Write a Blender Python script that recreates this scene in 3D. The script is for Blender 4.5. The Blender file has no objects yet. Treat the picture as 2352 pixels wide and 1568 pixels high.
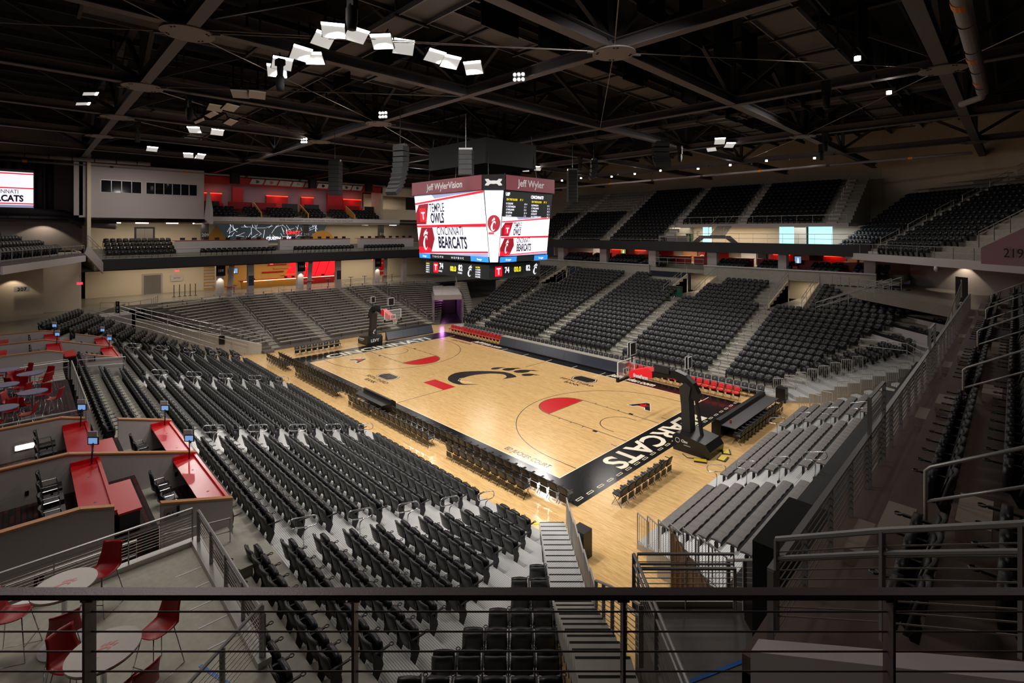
import bpy, math, random
import numpy as np
from mathutils import Matrix, Vector
random.seed(7); rng = np.random.default_rng(7)
S = bpy.context.scene; COL = S.collection; PI = math.pi
# ---------------------------------------------------------------- camera, world, exposure
CAM = np.array([29.418, -25.649, 11.692]); YAW = 2.3634
FW = np.array([math.cos(YAW), math.sin(YAW), 0.0]); RT = np.array([math.sin(YAW), -math.cos(YAW), 0.0])
cd = bpy.data.cameras.new('camera'); cam = bpy.data.objects.new('camera', cd); COL.objects.link(cam)
cd.sensor_width = 36; cd.lens = 36 * 1140.26 / 2352; cd.shift_y = -(784 - 528.6) / 2352; cd.clip_start = .05; cd.clip_end = 400
cam.location = CAM; cam.rotation_euler = (PI / 2, 0, YAW - PI / 2); S.camera = cam
w = bpy.data.worlds.new('world'); S.world = w; w.use_nodes = True
w.node_tree.nodes['Background'].inputs[0].default_value = (.75, .72, 1, 1); w.node_tree.nodes['Background'].inputs[1].default_value = .012
S.view_settings.view_transform = 'Standard'; S.view_settings.look = 'None'; S.view_settings.gamma = 1
S.view_settings.use_curve_mapping = False; S.view_settings.exposure = 0.0
try:
    S.cycles.use_denoising = True; S.cycles.max_bounces = 6; S.cycles.diffuse_bounces = 3; S.cycles.glossy_bounces = 3
    S.cycles.transmission_bounces = 4; S.cycles.transparent_max_bounces = 6; S.cycles.sample_clamp_indirect = 4; S.cycles.caustics_reflective = False
    S.cycles.use_light_tree = True
except Exception: pass
def lamp(name, kind, loc, energy, color=(1, 1, 1), aim=None, **kw):
    d = bpy.data.lights.new(name, kind); d.energy = energy; d.color = color
    for k, v in kw.items(): setattr(d, k, v)
    o = bpy.data.objects.new(name, d); COL.objects.link(o); o.location = loc
    if aim is not None:
        o.rotation_euler = (Vector(aim) - Vector(loc)).to_track_quat('-Z', 'Y').to_euler()
    return o
WARM = (1, .84, .62); NEUT = (1, .955, .90); COOL = (.80, .84, 1)
# sport light banks (the fixtures themselves are built further down at the same places)
BANKS = [(12.2, -16.8), (12.3, -15.8), (12.4, -14.9), (12.0, -17.6), (10.9, -17.5), (8.8, -17.5), (8.6, -16.9), (7.0, -17.6), (5.8, -17.4), (12.4, -13.4), (12.3, -12.5), (12.4, -11.3),
         (-24.8, -17.4), (-26.9, -14.2), (-26.8, -13.2), (12.3, 17.3), (10.4, 18.0), (12.5, 14.8), (-12, 17.5), (-12.4, 15), (-10, 17.5), (-12.3, -16.8), (-12, -15.4)]
SPOTS = [(12.3, -15.8), (12.0, -17.6), (8.8, -17.4), (6.0, -17.5), (12.4, -13.0), (12.4, -11.3), (-12.3, -16.6), (-10, -17.4), (12.2, 16.6), (10.0, 17.5), (-12, 16.4), (-9.5, 17.5), (-26.8, -13.8), (-26.8, 12), (23, -12), (23, 12)]
for i, (x, y) in enumerate(SPOTS):
    lamp('sport_light', 'SPOT', (x, y, 18.8), 3600, NEUT, aim=(x * .35, y * .3, 0), spot_size=math.radians(120), spot_blend=.8, shadow_soft_size=.32)
# fill lights: unseen soft lamps added to brighten the stands, no fixtures
for x, y, e in ((-30, -18, 520), (-28, 4, 620), (-27, 24, 420), (-6, -24, 620), (-4, 24, 330), (13, -22, 640), (24, 22, 260), (12, 24, 300), (31, -12, 90), (17, -29, 160)):
    lamp('fill_light', 'AREA', (x, y, 18.7), e, (1, .93, .86), shape='DISK', size=5)
# ---------------------------------------------------------------- colours and materials
def L(r, g=None, b=None):
    if g is None: g = b = r
    return tuple(((c / 255) / 12.92 if c / 255 <= .04045 else ((c / 255 + .055) / 1.055) ** 2.4) for c in (r, g, b)) + (1,)
MATS = {}
def mat(name, col=(128, 128, 128), rough=.6, metal=0., emit=None, es=0., noise=0., nscale=8., spec=.5, bump=0., alpha=1.):
    if name in MATS: return MATS[name]
    m = bpy.data.materials.new(name); m.use_nodes = True; nt = m.node_tree; b = nt.nodes['Principled BSDF']
    c = L(*col) if not isinstance(col, int) else L(col)
    b.inputs['Base Color'].default_value = c; b.inputs['Roughness'].default_value = rough; b.inputs['Metallic'].default_value = metal
    b.inputs['Specular IOR Level'].default_value = spec
    if emit is not None:
        b.inputs['Emission Color'].default_value = L(*emit); b.inputs['Emission Strength'].default_value = es
    if noise or bump:
        tc = nt.nodes.new('ShaderNodeTexCoord'); n = nt.nodes.new('ShaderNodeTexNoise'); n.inputs['Scale'].default_value = nscale; n.inputs['Detail'].default_value = 5
        nt.links.new(tc.outputs['Object'], n.inputs['Vector'])
        if noise:
            mx = nt.nodes.new('ShaderNodeMix'); mx.data_type = 'RGBA'
            mx.inputs[6].default_value = tuple(v * (1 - noise) for v in c[:3]) + (1,); mx.inputs[7].default_value = tuple(min(1, v * (1 + noise)) for v in c[:3]) + (1,)
            nt.links.new(n.outputs['Fac'], mx.inputs[0]); nt.links.new(mx.outputs[2], b.inputs['Base Color'])
        if bump:
            bp = nt.nodes.new('ShaderNodeBump'); bp.inputs['Strength'].default_value = bump; bp.inputs['Distance'].default_value = .02
            nt.links.new(n.outputs['Fac'], bp.inputs['Height']); nt.links.new(bp.outputs[0], b.inputs['Normal'])
    MATS[name] = m; return m
def wood_floor():
    m = mat('court_maple', (222, 182, 124), .15); nt = m.node_tree; b = nt.nodes['Principled BSDF']; N = nt.nodes.new
    tc = N('ShaderNodeTexCoord'); br = N('ShaderNodeTexBrick'); br.offset = .37
    br.inputs['Scale'].default_value = 1; br.inputs['Brick Width'].default_value = 1.1; br.inputs['Row Height'].default_value = .07; br.inputs['Mortar Size'].default_value = .0015
    br.inputs['Color1'].default_value = L(226, 188, 130); br.inputs['Color2'].default_value = L(209, 166, 107); br.inputs['Mortar'].default_value = L(176, 134, 84); br.inputs['Bias'].default_value = -.35
    nt.links.new(tc.outputs['Object'], br.inputs['Vector'])
    mp = N('ShaderNodeMapping'); mp.inputs['Scale'].default_value = (1.2, 22, 1); nt.links.new(tc.outputs['Object'], mp.inputs[0])
    no = N('ShaderNodeTexNoise'); no.inputs['Scale'].default_value = 1.6; no.inputs['Detail'].default_value = 6; nt.links.new(mp.outputs[0], no.inputs['Vector'])
    rp = N('ShaderNodeValToRGB'); rp.color_ramp.elements[0].position = .32; rp.color_ramp.elements[0].color = (.66, .60, .52, 1); rp.color_ramp.elements[1].position = .62; rp.color_ramp.elements[1].color = (1.05, 1.05, 1.05, 1)
    nt.links.new(no.outputs['Fac'], rp.inputs[0])
    mx = N('ShaderNodeMix'); mx.data_type = 'RGBA'; mx.blend_type = 'MULTIPLY'; mx.inputs[0].default_value = .75
    nt.links.new(br.outputs['Color'], mx.inputs[6]); nt.links.new(rp.outputs[0], mx.inputs[7]); nt.links.new(mx.outputs[2], b.inputs['Base Color'])
    n2 = N('ShaderNodeTexNoise'); n2.inputs['Scale'].default_value = 9; nt.links.new(mp.outputs[0], n2.inputs['Vector'])
    bp = N('ShaderNodeBump'); bp.inputs['Strength'].default_value = .06; bp.inputs['Distance'].default_value = .01; nt.links.new(n2.outputs['Fac'], bp.inputs['Height']); nt.links.new(bp.outputs[0], b.inputs['Normal'])
    return m
def striped(name, c1, c2, scale, axis=0, rough=.6, metal=0.):
    m = mat(name, c1, rough, metal); nt = m.node_tree; b = nt.nodes['Principled BSDF']; N = nt.nodes.new
    tc = N('ShaderNodeTexCoord'); wv = N('ShaderNodeTexWave'); wv.bands_direction = 'XYZ'[axis]; wv.inputs['Scale'].default_value = scale; wv.inputs['Distortion'].default_value = 0
    rp = N('ShaderNodeValToRGB'); rp.color_ramp.elements[0].color = L(*c2); rp.color_ramp.elements[0].position = .3; rp.color_ramp.elements[1].color = L(*c1); rp.color_ramp.elements[1].position = .5
    nt.links.new(tc.outputs['Object'], wv.inputs['Vector']); nt.links.new(wv.outputs['Fac'], rp.inputs[0]); nt.links.new(rp.outputs[0], b.inputs['Base Color'])
    return m
def carpet():
    m = mat('carpet', (30, 12, 14), .95); nt = m.node_tree; b = nt.nodes['Principled BSDF']; N = nt.nodes.new
    tc = N('ShaderNodeTexCoord'); br = N('ShaderNodeTexBrick'); br.inputs['Scale'].default_value = 1; br.inputs['Brick Width'].default_value = .5; br.inputs['Row Height'].default_value = .12
    br.inputs['Color1'].default_value = L(74, 20, 24); br.inputs['Color2'].default_value = L(24, 22, 26); br.inputs['Mortar'].default_value = L(18, 14, 16); br.inputs['Mortar Size'].default_value = .02
    nt.links.new(tc.outputs['Object'], br.inputs['Vector']); nt.links.new(br.outputs['Color'], b.inputs['Base Color']); return m
M_WOOD = wood_floor(); M_CARPET = carpet()
M_APRON = mat('court_black_paint', (22, 21, 22), .16, noise=.2, nscale=3, bump=.05)
M_WPAINT = mat('court_cream_paint', (232, 222, 200), .25); M_RPAINT = mat('court_red_paint', (196, 26, 30), .22, noise=.12, nscale=14); M_KPAINT = mat('court_line_black', (34, 26, 24), .25)
M_SEAT = mat('seat_black_plastic', (30, 30, 32), .42, spec=.5); M_SEATB = mat('seat_shell_grey', (58, 59, 58), .5); M_PAD = mat('seat_pad_vinyl', (24, 24, 27), .38, bump=.15, nscale=60)
M_BLK = mat('black_metal', (16, 16, 17), .35); M_BLKM = mat('black_matte', (9, 9, 10), .8)
M_CONC = mat('concrete', (150, 146, 136), .75, noise=.16, nscale=4, bump=.1); M_CONCF = mat('concrete_floor_polished', (140, 134, 124), .28, noise=.15, nscale=.9)
M_CONCW = mat('concrete_wall', (158, 154, 146), .8, noise=.15, nscale=3)
M_ALU = striped('aluminium_deck', (196, 196, 194), (150, 150, 150), 6, 1, .4, .25); M_ALUX = striped('aluminium_deck_across', (196, 196, 194), (150, 150, 150), 6, 0, .4, .25)
M_BENCH = mat('bleacher_aluminium', (176, 170, 160), .42, .35, noise=.06); M_BFRAME = mat('bleacher_frame', (74, 70, 66), .6)
M_RAIL = mat('rail_grey_paint', (158, 156, 156), .35, .3); M_RAILW = mat('rail_galvanised', (186, 184, 180), .35, .4); M_CABLE = mat('steel_cable', (150, 140, 132), .35, .8)
M_CHROME = mat('chrome_rail', (200, 200, 205), .2, .9); M_RAILP = mat('rail_mauve_paint', (98, 84, 88), .45, .2, bump=.1, nscale=80)
M_WHITE = mat('white_panel', (196, 190, 192), .6); M_WALL = mat('painted_wall_cream', (214, 200, 178), .8); M_WALLG = mat('painted_wall_grey', (170, 160, 160), .8); M_LOGE = mat('loge_wall', (168, 160, 158), .85, noise=.05, nscale=60)
M_RED = mat('red_laminate', (190, 22, 30), .28, noise=.05); M_REDW = mat('red_wall', (170, 18, 24), .6); M_REDC = mat('red_shell_plastic', (150, 12, 20), .4); M_REDF = mat('red_vinyl', (214, 34, 44), .4)
M_CAP = mat('wood_cap', (176, 122, 76), .5, noise=.15, nscale=20); M_DCAP = mat('dark_steel_fascia', (44, 44, 50), .6); M_FASC = striped('ribbed_fascia', (48, 47, 52), (30, 30, 34), 5, 0, .55, .3); M_FASCY = striped('ribbed_fascia_west', (48, 47, 52), (30, 30, 34), 5, 1, .55, .3)
M_STEEL = mat('roof_steel_grey', (92, 86, 88), .6, noise=.06); M_STEELD = mat('roof_steel_dark', (44, 40, 40), .7); M_PLATE = mat('gusset_plate', (120, 112, 110), .55, noise=.08, nscale=6); M_ROOF = mat('roof_deck_black', (14, 13, 14), .95); M_PIPE = mat('pipe_grey', (132, 124, 128), .5)
M_GRATE = striped('catwalk_grating', (104, 96, 92), (10, 9, 9), 12, 1, .7)
M_GLASS = mat('dark_glass', (14, 17, 20), .06, spec=.8); M_BLUET = mat('blue_tape', (30, 108, 190), .5); M_WTAPE = mat('pale_strip', (200, 204, 205), .4); M_YEL = mat('yellow_tape', (206, 214, 30), .5); M_CORD = mat('rail_bright', (210, 212, 214), .4)
M_LEDP = mat('led_board_off', (46, 52, 66), .3, bump=.02); M_ORANGE = mat('rim_orange', (236, 92, 36), .4, .3); M_NET = mat('net_white', (226, 220, 208), .8); M_SFRED = mat('padding_red', (226, 22, 34), .5)
M_OAK = mat('bar_oak', (206, 150, 66), .45, noise=.12, nscale=3); M_TTOP = mat('table_top_grey', (176, 166, 160), .35); M_TTOPB = mat('table_top_blue_grey', (116, 120, 150), .35); M_LOGOR = mat('logo_red_faded', (206, 108, 92), .4); M_GREEN = mat('bin_green', (20, 92, 66), .5); M_BROWN = mat('curtain_brown', (120, 92, 66), .9)
M_CUSH = mat('bench_cushion', (104, 99, 96), .5, noise=.5, nscale=34, bump=.3); M_BDECK = mat('deck_brown_concrete', (104, 84, 78), .6, noise=.1, nscale=2); M_DUCT = mat('duct_grey', (70, 66, 74), .6)
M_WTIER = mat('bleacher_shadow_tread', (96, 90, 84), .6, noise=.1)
def glow(name, c, s): return mat(name, c, .5, emit=c, es=s)
G_LIGHT = glow('lamp_white', (255, 246, 232), 26); G_PANEL = glow('lamp_panel', (190, 188, 184), .9); G_SCRW = glow('screen_white', (236, 234, 246), 1.05); G_SCRR = glow('screen_red', (206, 12, 34), 1.1); G_SCRG = glow('screen_grey', (138, 140, 170), .9); G_SCRB = glow('screen_blue', (40, 120, 200), 1.1)
G_TXTN = glow('screen_navy', (24, 22, 52), .15); G_TXTW = glow('screen_text_white', (240, 240, 255), 1.2); G_TXTY = glow('screen_text_yellow', (250, 224, 40), 1.2); G_BLACK = glow('screen_black', (16, 20, 20), .5); G_TXTR = glow('screen_text_red', (240, 40, 40), 1.4)
G_REDL = glow('red_led_strip', (255, 60, 30), 4); G_WARML = glow('warm_strip', (255, 220, 160), 7); G_REDB = glow('red_lit_glass', (220, 16, 34), 1.2); G_EXIT = glow('exit_red', (255, 40, 60), 3); G_MAP = glow('map_wall', (52, 62, 66), .5); G_TV = glow('tv_blue', (110, 150, 200), 1.0); G_COOLW = glow('cool_window', (150, 200, 215), 1.6); G_HDR = glow('header_red', (96, 18, 34), .55)
# ---------------------------------------------------------------- mesh tools
class MB:
    def __init__(s): s.v = []; s.f = []; s.m = []; s.n = 0
    def add(s, vs, fs, m=0):
        s.v.append(np.asarray(vs, float).reshape(-1, 3)); s.f += [tuple(i + s.n for i in f) for f in fs]; s.m += [m] * len(fs); s.n += len(vs); return s
    def box(s, x0, y0, z0, x1, y1, z1, m=0):
        v = [(x, y, z) for z in (z0, z1) for y in (y0, y1) for x in (x0, x1)]
        return s.add(v, [(0, 2, 3, 1), (4, 5, 7, 6), (0, 1, 5, 4), (1, 3, 7, 5), (3, 2, 6, 7), (2, 0, 4, 6)], m)
    def bar(s, p, q, w, h, m=0, up=(0, 0, 1)):
        p, q = np.array(p, float), np.array(q, float); d = q - p; d /= max(np.linalg.norm(d), 1e-9); u = np.array(up, float)
        if abs(d @ u) > .99: u = np.array([1., 0, 0])
        a = np.cross(d, u); a /= np.linalg.norm(a); b = np.cross(a, d)
        v = [c + a * i * w / 2 + b * j * h / 2 for c in (p, q) for i, j in ((-1, -1), (1, -1), (1, 1), (-1, 1))]
        return s.add(v, [(3, 2, 1, 0), (4, 5, 6, 7), (0, 1, 5, 4), (1, 2, 6, 5), (2, 3, 7, 6), (3, 0, 4, 7)], m)
    def tube(s, pts, r, n=6, m=0, closed=False):
        P = [np.array(p, float) for p in pts]; K = len(P); V = []; u = None
        for i in range(K):
            a = P[(i - 1) % K] if (closed or i) else P[0]; b = P[(i + 1) % K] if (closed or i < K - 1) else P[-1]
            d = b - a; d /= max(np.linalg.norm(d), 1e-9)
            if u is None:
                u = np.array([0, 0, 1.]) if abs(d[2]) < .9 else np.array([1., 0, 0])
            u = u - d * (u @ d); u /= max(np.linalg.norm(u), 1e-9); w_ = np.cross(d, u)
            rr = r[i] if hasattr(r, '__len__') else r
            V += [P[i] + (u * math.cos(2 * PI * k / n) + w_ * math.sin(2 * PI * k / n)) * rr for k in range(n)]
        F = []
        for i in range(K if closed else K - 1):
            j = (i + 1) % K
            F += [(i * n + k, i * n + (k + 1) % n, j * n + (k + 1) % n, j * n + k) for k in range(n)]
        if not closed: F += [tuple(range(n))[::-1], tuple((K - 1) * n + k for k in range(n))]
        return s.add(V, F, m)
    def cyl(s, c, r, h, n=20, m=0, r2=None):
        return s.tube([c, (c[0], c[1], c[2] + h)], [r, r if r2 is None else r2], n, m)
    def prism(s, pts, d, m=0):   # planar outline (3-D points) pushed by vector d
        P = [np.array(p, float) for p in pts]; n = len(P); d = np.array(d, float)
        return s.add(P + [p + d for p in P], [tuple(range(n))[::-1], tuple(range(n, 2 * n))] + [(i, (i + 1) % n, n + (i + 1) % n, n + i) for i in range(n)], m)
    def grid(s, fn, nu, nv, m=0, th=None):
        A = [np.array(fn(i / nu, j / nv), float) for j in range(nv + 1) for i in range(nu + 1)]; n = len(A); F = []
        idx = lambda i, j: j * (nu + 1) + i
        for j in range(nv):
            for i in range(nu): F.append((idx(i, j), idx(i + 1, j), idx(i + 1, j + 1), idx(i, j + 1)))
        if th is not None:
            B = [a + np.array(th, float) for a in A]
            G = [tuple(n + k for k in f[::-1]) for f in F]
            ring = [idx(i, 0) for i in range(nu)] + [idx(nu, j) for j in range(nv)] + [idx(i, nv) for i in range(nu, 0, -1)] + [idx(0, j) for j in range(nv, 0, -1)]
            for k in range(len(ring)):
                a, b = ring[k], ring[(k + 1) % len(ring)]; G.append((b, a, a + n, b + n))
            return s.add(A + B, F + G, m)
        return s.add(A, F, m)
    def mesh(s, name, mats, smooth=False):
        me = bpy.data.meshes.new(name); me.from_pydata(np.concatenate(s.v).tolist(), [], s.f)
        for m in (mats if isinstance(mats, (list, tuple)) else [mats]): me.materials.append(m)
        if isinstance(mats, (list, tuple)) and len(mats) > 1: me.polygons.foreach_set('material_index', s.m)
        if smooth: me.polygons.foreach_set('use_smooth', [True] * len(s.f))
        me.update(); return me
    def build(s, name, mats, parent=None, smooth=False, world=False, loc=None, rot=None):
        o = bpy.data.objects.new(name, s.mesh(name, mats, smooth)); COL.objects.link(o)
        if parent is not None:
            o.parent = parent
            if world: o.matrix_parent_inverse = wm(parent).inverted()
        if loc is not None: o.location = loc
        if rot is not None: o.rotation_euler = rot
        return o
def wm(o):
    m = Matrix.LocRotScale(o.location, o.rotation_euler, o.scale)
    return m if o.parent is None else wm(o.parent) @ o.matrix_parent_inverse @ m
def tag(o, label=None, cat=None, group=None, kind=None):
    for k, v in (('label', label), ('category', cat), ('group', group), ('kind', kind)):
        if v: o[k] = v
    return o
def thing(name, label, cat, loc=(0, 0, 0), rz=0., group=None):
    o = bpy.data.objects.new(name, None); COL.objects.link(o); o.location = loc; o.rotation_euler = (0, 0, rz); o.empty_display_size = .2
    return tag(o, label, cat, group)
def struct(name, mb, m, smooth=False): return tag(mb.build(name, m, smooth=smooth), kind='structure')
def box_thing(name, label, cat, m, *b, group=None): return tag(MB().box(*b).build(name, m), label, cat, group)
def dup(root, loc, rz, label=None, group=None):
    r = root.copy(); COL.objects.link(r); r.location = loc; r.rotation_euler = (0, 0, rz)
    if label: r['label'] = label
    if group: r['group'] = group
    for ch in list(root.children):
        c = ch.copy(); COL.objects.link(c); c.parent = r
        for g in list(ch.children):
            d = g.copy(); COL.objects.link(d); d.parent = c
    return r
ORD = 'first second third fourth fifth sixth seventh eighth ninth tenth eleventh twelfth thirteenth fourteenth fifteenth sixteenth seventeenth eighteenth nineteenth twentieth twenty-first twenty-second twenty-third twenty-fourth twenty-fifth twenty-sixth twenty-seventh twenty-eighth twenty-ninth thirtieth'.split()
def ordn(k): return ORD[k] if k < len(ORD) else str(k + 1) + 'th'
def text(name, s, org, xd, ud, size, m, parent=None, align='LEFT', sx=1., bold=0., ext=.004, label=None, shear=0.):
    c = bpy.data.curves.new(name, 'FONT'); c.body = s; c.size = size; c.align_x = align; c.align_y = 'BOTTOM_BASELINE'; c.extrude = ext; c.offset = bold; c.resolution_u = 3; c.shear = shear
    tmp = bpy.data.objects.new('tmp_text', c); COL.objects.link(tmp); me = bpy.data.meshes.new_from_object(tmp); bpy.data.objects.remove(tmp); bpy.data.curves.remove(c)
    me.materials.clear(); me.materials.append(m); o = bpy.data.objects.new(name, me); COL.objects.link(o)
    x = Vector(xd).normalized(); u = Vector(ud).normalized(); z = x.cross(u)
    R = Matrix((x, u, z)).transposed().to_4x4()
    M = Matrix.Translation(Vector(org)) @ R @ Matrix.Diagonal((sx, 1, 1, 1))
    if parent is not None: o.parent = parent; o.matrix_parent_inverse = wm(parent).inverted()
    o.matrix_basis = M
    if label: o['label'] = label
    return o
# the paw-over-C emblem as outlines in a flat x,y frame (feet of the C down, claws up)
PAW = [[(0.87, -0.92), (0.57, -1.39), (0.16, -1.84), (-0.21, -2.10), (-0.80, -2.19), (-1.43, -2.09), (-1.84, -1.91), (-2.33, -1.49), (-2.64, -1.00), (-2.81, -0.46), (-2.71, 0.14), (-2.38, 0.74), (-1.87, 1.37), (-1.28, 1.93), (-0.62, 2.43), (-0.11, 2.68), (0.50, 2.74), (1.09, 2.62), (1.50, 2.40), (1.32, 1.85), (1.13, 1.16), (1.05, 1.57), (0.86, 1.91), (0.53, 2.11), (0.17, 2.14), (-0.27, 1.92), (-0.71, 1.51), (-1.03, 0.99), (-1.27, 0.42), (-1.35, -0.20), (-1.29, -0.83), (-1.08, -1.29), (-0.77, -1.57), (-0.36, -1.74), (-0.01, -1.70), (0.39, -1.40)],
 [(-1.68, 2.49), (-1.49, 2.44), (-1.29, 2.58), (-1.19, 2.91), (-1.24, 3.19), (-1.22, 3.46), (-1.07, 3.75), (-1.28, 3.61), (-1.44, 3.38), (-1.60, 3.24), (-1.75, 2.95), (-1.76, 2.69)],
 [(-0.87, 3.03), (-0.52, 2.98), (-0.23, 3.17), (-0.08, 3.59), (-0.20, 3.93), (-0.13, 4.13), (0.02, 4.47), (-0.26, 4.36), (-0.42, 4.13), (-0.58, 3.99), (-0.85, 3.68), (-0.97, 3.32)],
 [(0.25, 3.24), (0.67, 3.23), (1.03, 3.53), (1.19, 4.04), (1.09, 4.44), (1.31, 4.60), (1.59, 4.94), (1.13, 4.79), (0.85, 4.54), (0.59, 4.37), (0.27, 4.02), (0.14, 3.57)],
 [(1.34, 3.09), (1.59, 3.00), (1.81, 3.10), (2.07, 3.45), (2.07, 3.74), (2.23, 3.81), (2.47, 4.08), (2.01, 3.94), (1.76, 3.92), (1.50, 3.71), (1.28, 3.36)]]
def paw(mb, org, xd, ud, h, m=0, th=.004, sx=1.):   # emblem of height h centred at org
    xd, ud = np.array(xd, float), np.array(ud, float); n = np.cross(xd, ud); k = h / 7.1
    for l in PAW: mb.prism([np.array(org, float) + xd * x * k * sx + ud * (y - 1.5) * k for x, y in l], n * th, m)
    return mb
# ---------------------------------------------------------------- court floor and markings
struct('floor', MB().box(-24, -19, -.3, 27, 17.5, 0), M_WOOD)
struct('floor_slab', MB().box(-70, -60, -.8, 70, 70, -.31), M_CONC)
A = MB()
A.box(-16.8, -8.93, 0, 16.4, -7.62, .003).box(-16.8, 7.62, 0, 16.4, 9.0, .003).box(-16.8, -7.62, 0, -14.325, 7.62, .003).box(14.325, -7.62, 0, 16.4, 7.62, .003)
struct('floor_apron_surface', A, M_APRON)
T = .004
B = MB()
for y in (-7.62, 7.57): B.box(-14.325, y, 0, 14.325, y + .05, T)
for x in (-14.325, 14.275): B.box(x, -7.57, 0, x + .05, 7.57, T)
B.box(-14.35, 7.62, 0, -14.30, 8.55, T + .001).box(14.30, 7.62, 0, 14.35, 8.55, T + .001)
for x in (-5.8, 5.75): B.box(x, 6.7, 0, x + .05, 8.45, T + .001)
for x in (-2.9, 0, 2.9): B.box(x - .03, 7.6, 0, x + .03, 8.4, T + .001)
for y in np.arange(-8.6, 8.8, .78):   # outlined dashes along the outer edge of the east apron
    for a in ((16.02, y, 16.05, y + .42), (16.13, y, 16.16, y + .42), (16.05, y, 16.13, y + .03), (16.05, y + .39, 16.13, y + .42)): B.box(a[0], a[1], 0, a[2], a[3], T + .001)
struct('floor_boundary_line', B, M_WPAINT)
K = MB()
def arc(mb, cx, cy, r, a0, a1, w=.05, n=48, m=0, z=T):
    P = [(cx + (r - w) * math.cos(a), cy + (r - w) * math.sin(a), 0) for a in np.linspace(a0, a1, n + 1)]; Q = [(cx + r * math.cos(a), cy + r * math.sin(a), 0) for a in np.linspace(a0, a1, n + 1)]
    for i in range(n): mb.add([P[i], Q[i], Q[i + 1], P[i + 1]] + [(p[0], p[1], z) for p in (P[i], Q[i], Q[i + 1], P[i + 1])], [(4, 5, 6, 7), (0, 3, 2, 1), (1, 2, 6, 5), (3, 0, 4, 7)], m)
RD = MB()
for sg in (1, -1):
    bx = lambda x0, y0, x1, y1, z=T: K.box(min(sg * x0, sg * x1), y0, 0, max(sg * x0, sg * x1), y1, z)
    for y in (-1.83, 1.78): bx(8.534, y, 14.275, y + .05)
    bx(8.51, -1.83, 8.56, 1.83)
    for s2 in (-1, 1):
        for d in (2.1, 3.0, 3.9, 4.8):
            x = 14.325 - d; y0 = s2 * 1.83
            if d == 2.1: bx(x - .15, min(y0, y0 + s2 * .2), x + .15, max(y0, y0 + s2 * .2))
            else: bx(x - .025, min(y0, y0 + s2 * .16), x + .025, max(y0, y0 + s2 * .16))
        bx(13.9, s2 * 2.75 - .025, 14.27, s2 * 2.75 + .025)
        bx(12.725, s2 * 6.3 - .025, 14.27, s2 * 6.3 + .025)
    a0 = PI / 2 if sg > 0 else -PI / 2
    arc(K, sg * 12.725, 0, 6.325, a0, a0 + PI, n=90); arc(K, sg * 8.534, 0, 1.83, a0, a0 + PI, n=40); arc(K, sg * 12.725, 0, 1.25, a0, a0 + PI, n=30)
    for s2 in (-1, 1): bx(12.725, s2 * 1.225 - .025, 13.05, s2 * 1.225 + .025)
    pts = [(sg * 8.49 + 1.74 * math.cos(a), 1.74 * math.sin(a), .001) for a in np.linspace(a0, a0 + PI, 40)]
    RD.prism(pts if sg > 0 else pts, (0, 0, T))
K.box(-.025, -7.57, 0, .025, -3.72, T).box(-.025, 5.0, 0, .025, 7.57, T)
struct('floor_line_marking', K, M_KPAINT)
RD.box(-2.55, -3.72, .0005, .05, -2.62, T)
struct('floor_key_marking', RD, M_RPAINT)
P_ = MB(); paw(P_, (0, 1.5, .001), (1, 0, 0), (0, 1, 0), 7.1, th=T); struct('floor_emblem_marking', P_, M_KPAINT)
arcpts = MB().tube([(-1.25, -.9, .006), (-1.28, -1.2, .006), (-1.0, -1.55, .006), (-.5, -1.4, .006), (.1, -1.1, .006)], .02, 4); struct('floor_emblem_inline_marking', arcpts, M_WPAINT)
def ftext(name, s, x, y, rd, ud, size, m, **k): return tag(text(name, s, (x, y, .004), rd, ud, size, m, ext=.001, **k), kind='structure')
ftext('floor_lettering_line', 'CINCINNATI', -14.62, 0, (0, 1, 0), (-1, 0, 0), 1.75, M_WPAINT, align='CENTER', sx=1.13, bold=.045)
ftext('floor_lettering_line', 'BEARCATS', 14.68, 0, (0, -1, 0), (1, 0, 0), 1.78, M_WPAINT, align='CENTER', sx=1.14, bold=.045)
ftext('floor_lettering_line', 'ED JUCKER COURT', 10.15, -7.28, (1, 0, 0), (0, 1, 0), .50, M_KPAINT, sx=.72, bold=.01)
ftext('floor_lettering_line', 'ED JUCKER COURT', -9.8, 7.25, (-1, 0, 0), (0, -1, 0), .50, M_KPAINT, sx=.72, bold=.01)
for xx, s in ((-10.5, 'JeffWyler.com'), (6.4, 'JeffWyler.com')): ftext('floor_lettering_line', s, xx, 7.95, (1, 0, 0), (0, 1, 0), .95, M_WPAINT, sx=.72, bold=.03, shear=.2)
for cx, cy in ((5.65, 5.75), (-5.8, -4.85)):
    o = [(cx - 1.05, cy + .2), (cx - .8, cy + .62), (cx + .8, cy + .62), (cx + 1.05, cy + .2), (cx + 1.05, cy - .2), (cx + .8, cy - .62), (cx - .8, cy - .62), (cx - 1.05, cy - .2)]
    for k, m_, z in ((1., M_KPAINT, .004), (.93, M_WPAINT, .005), (.86, M_KPAINT, .006)):
        struct('floor_bank_marking', MB().prism([(cx + (a - cx) * k, cy + (b - cy) * k, .0005) for a, b in o], (0, 0, z)), m_)
    ftext('floor_lettering_line', '5/3', cx, cy - .42, (1, 0, 0), (0, 1, 0), 1.05, M_WPAINT, align='CENTER', sx=1.05, bold=.05)['kind'] = 'structure'
    ftext('floor_lettering_line', 'FIFTH THIRD', cx, cy - 1.15, (1, 0, 0), (0, 1, 0), .5, M_KPAINT, align='CENTER', sx=1.1, bold=.008); ftext('floor_lettering_line', 'BANK', cx, cy - 1.7, (1, 0, 0), (0, 1, 0), .5, M_KPAINT, align='CENTER', sx=1.1, bold=.008)
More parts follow.
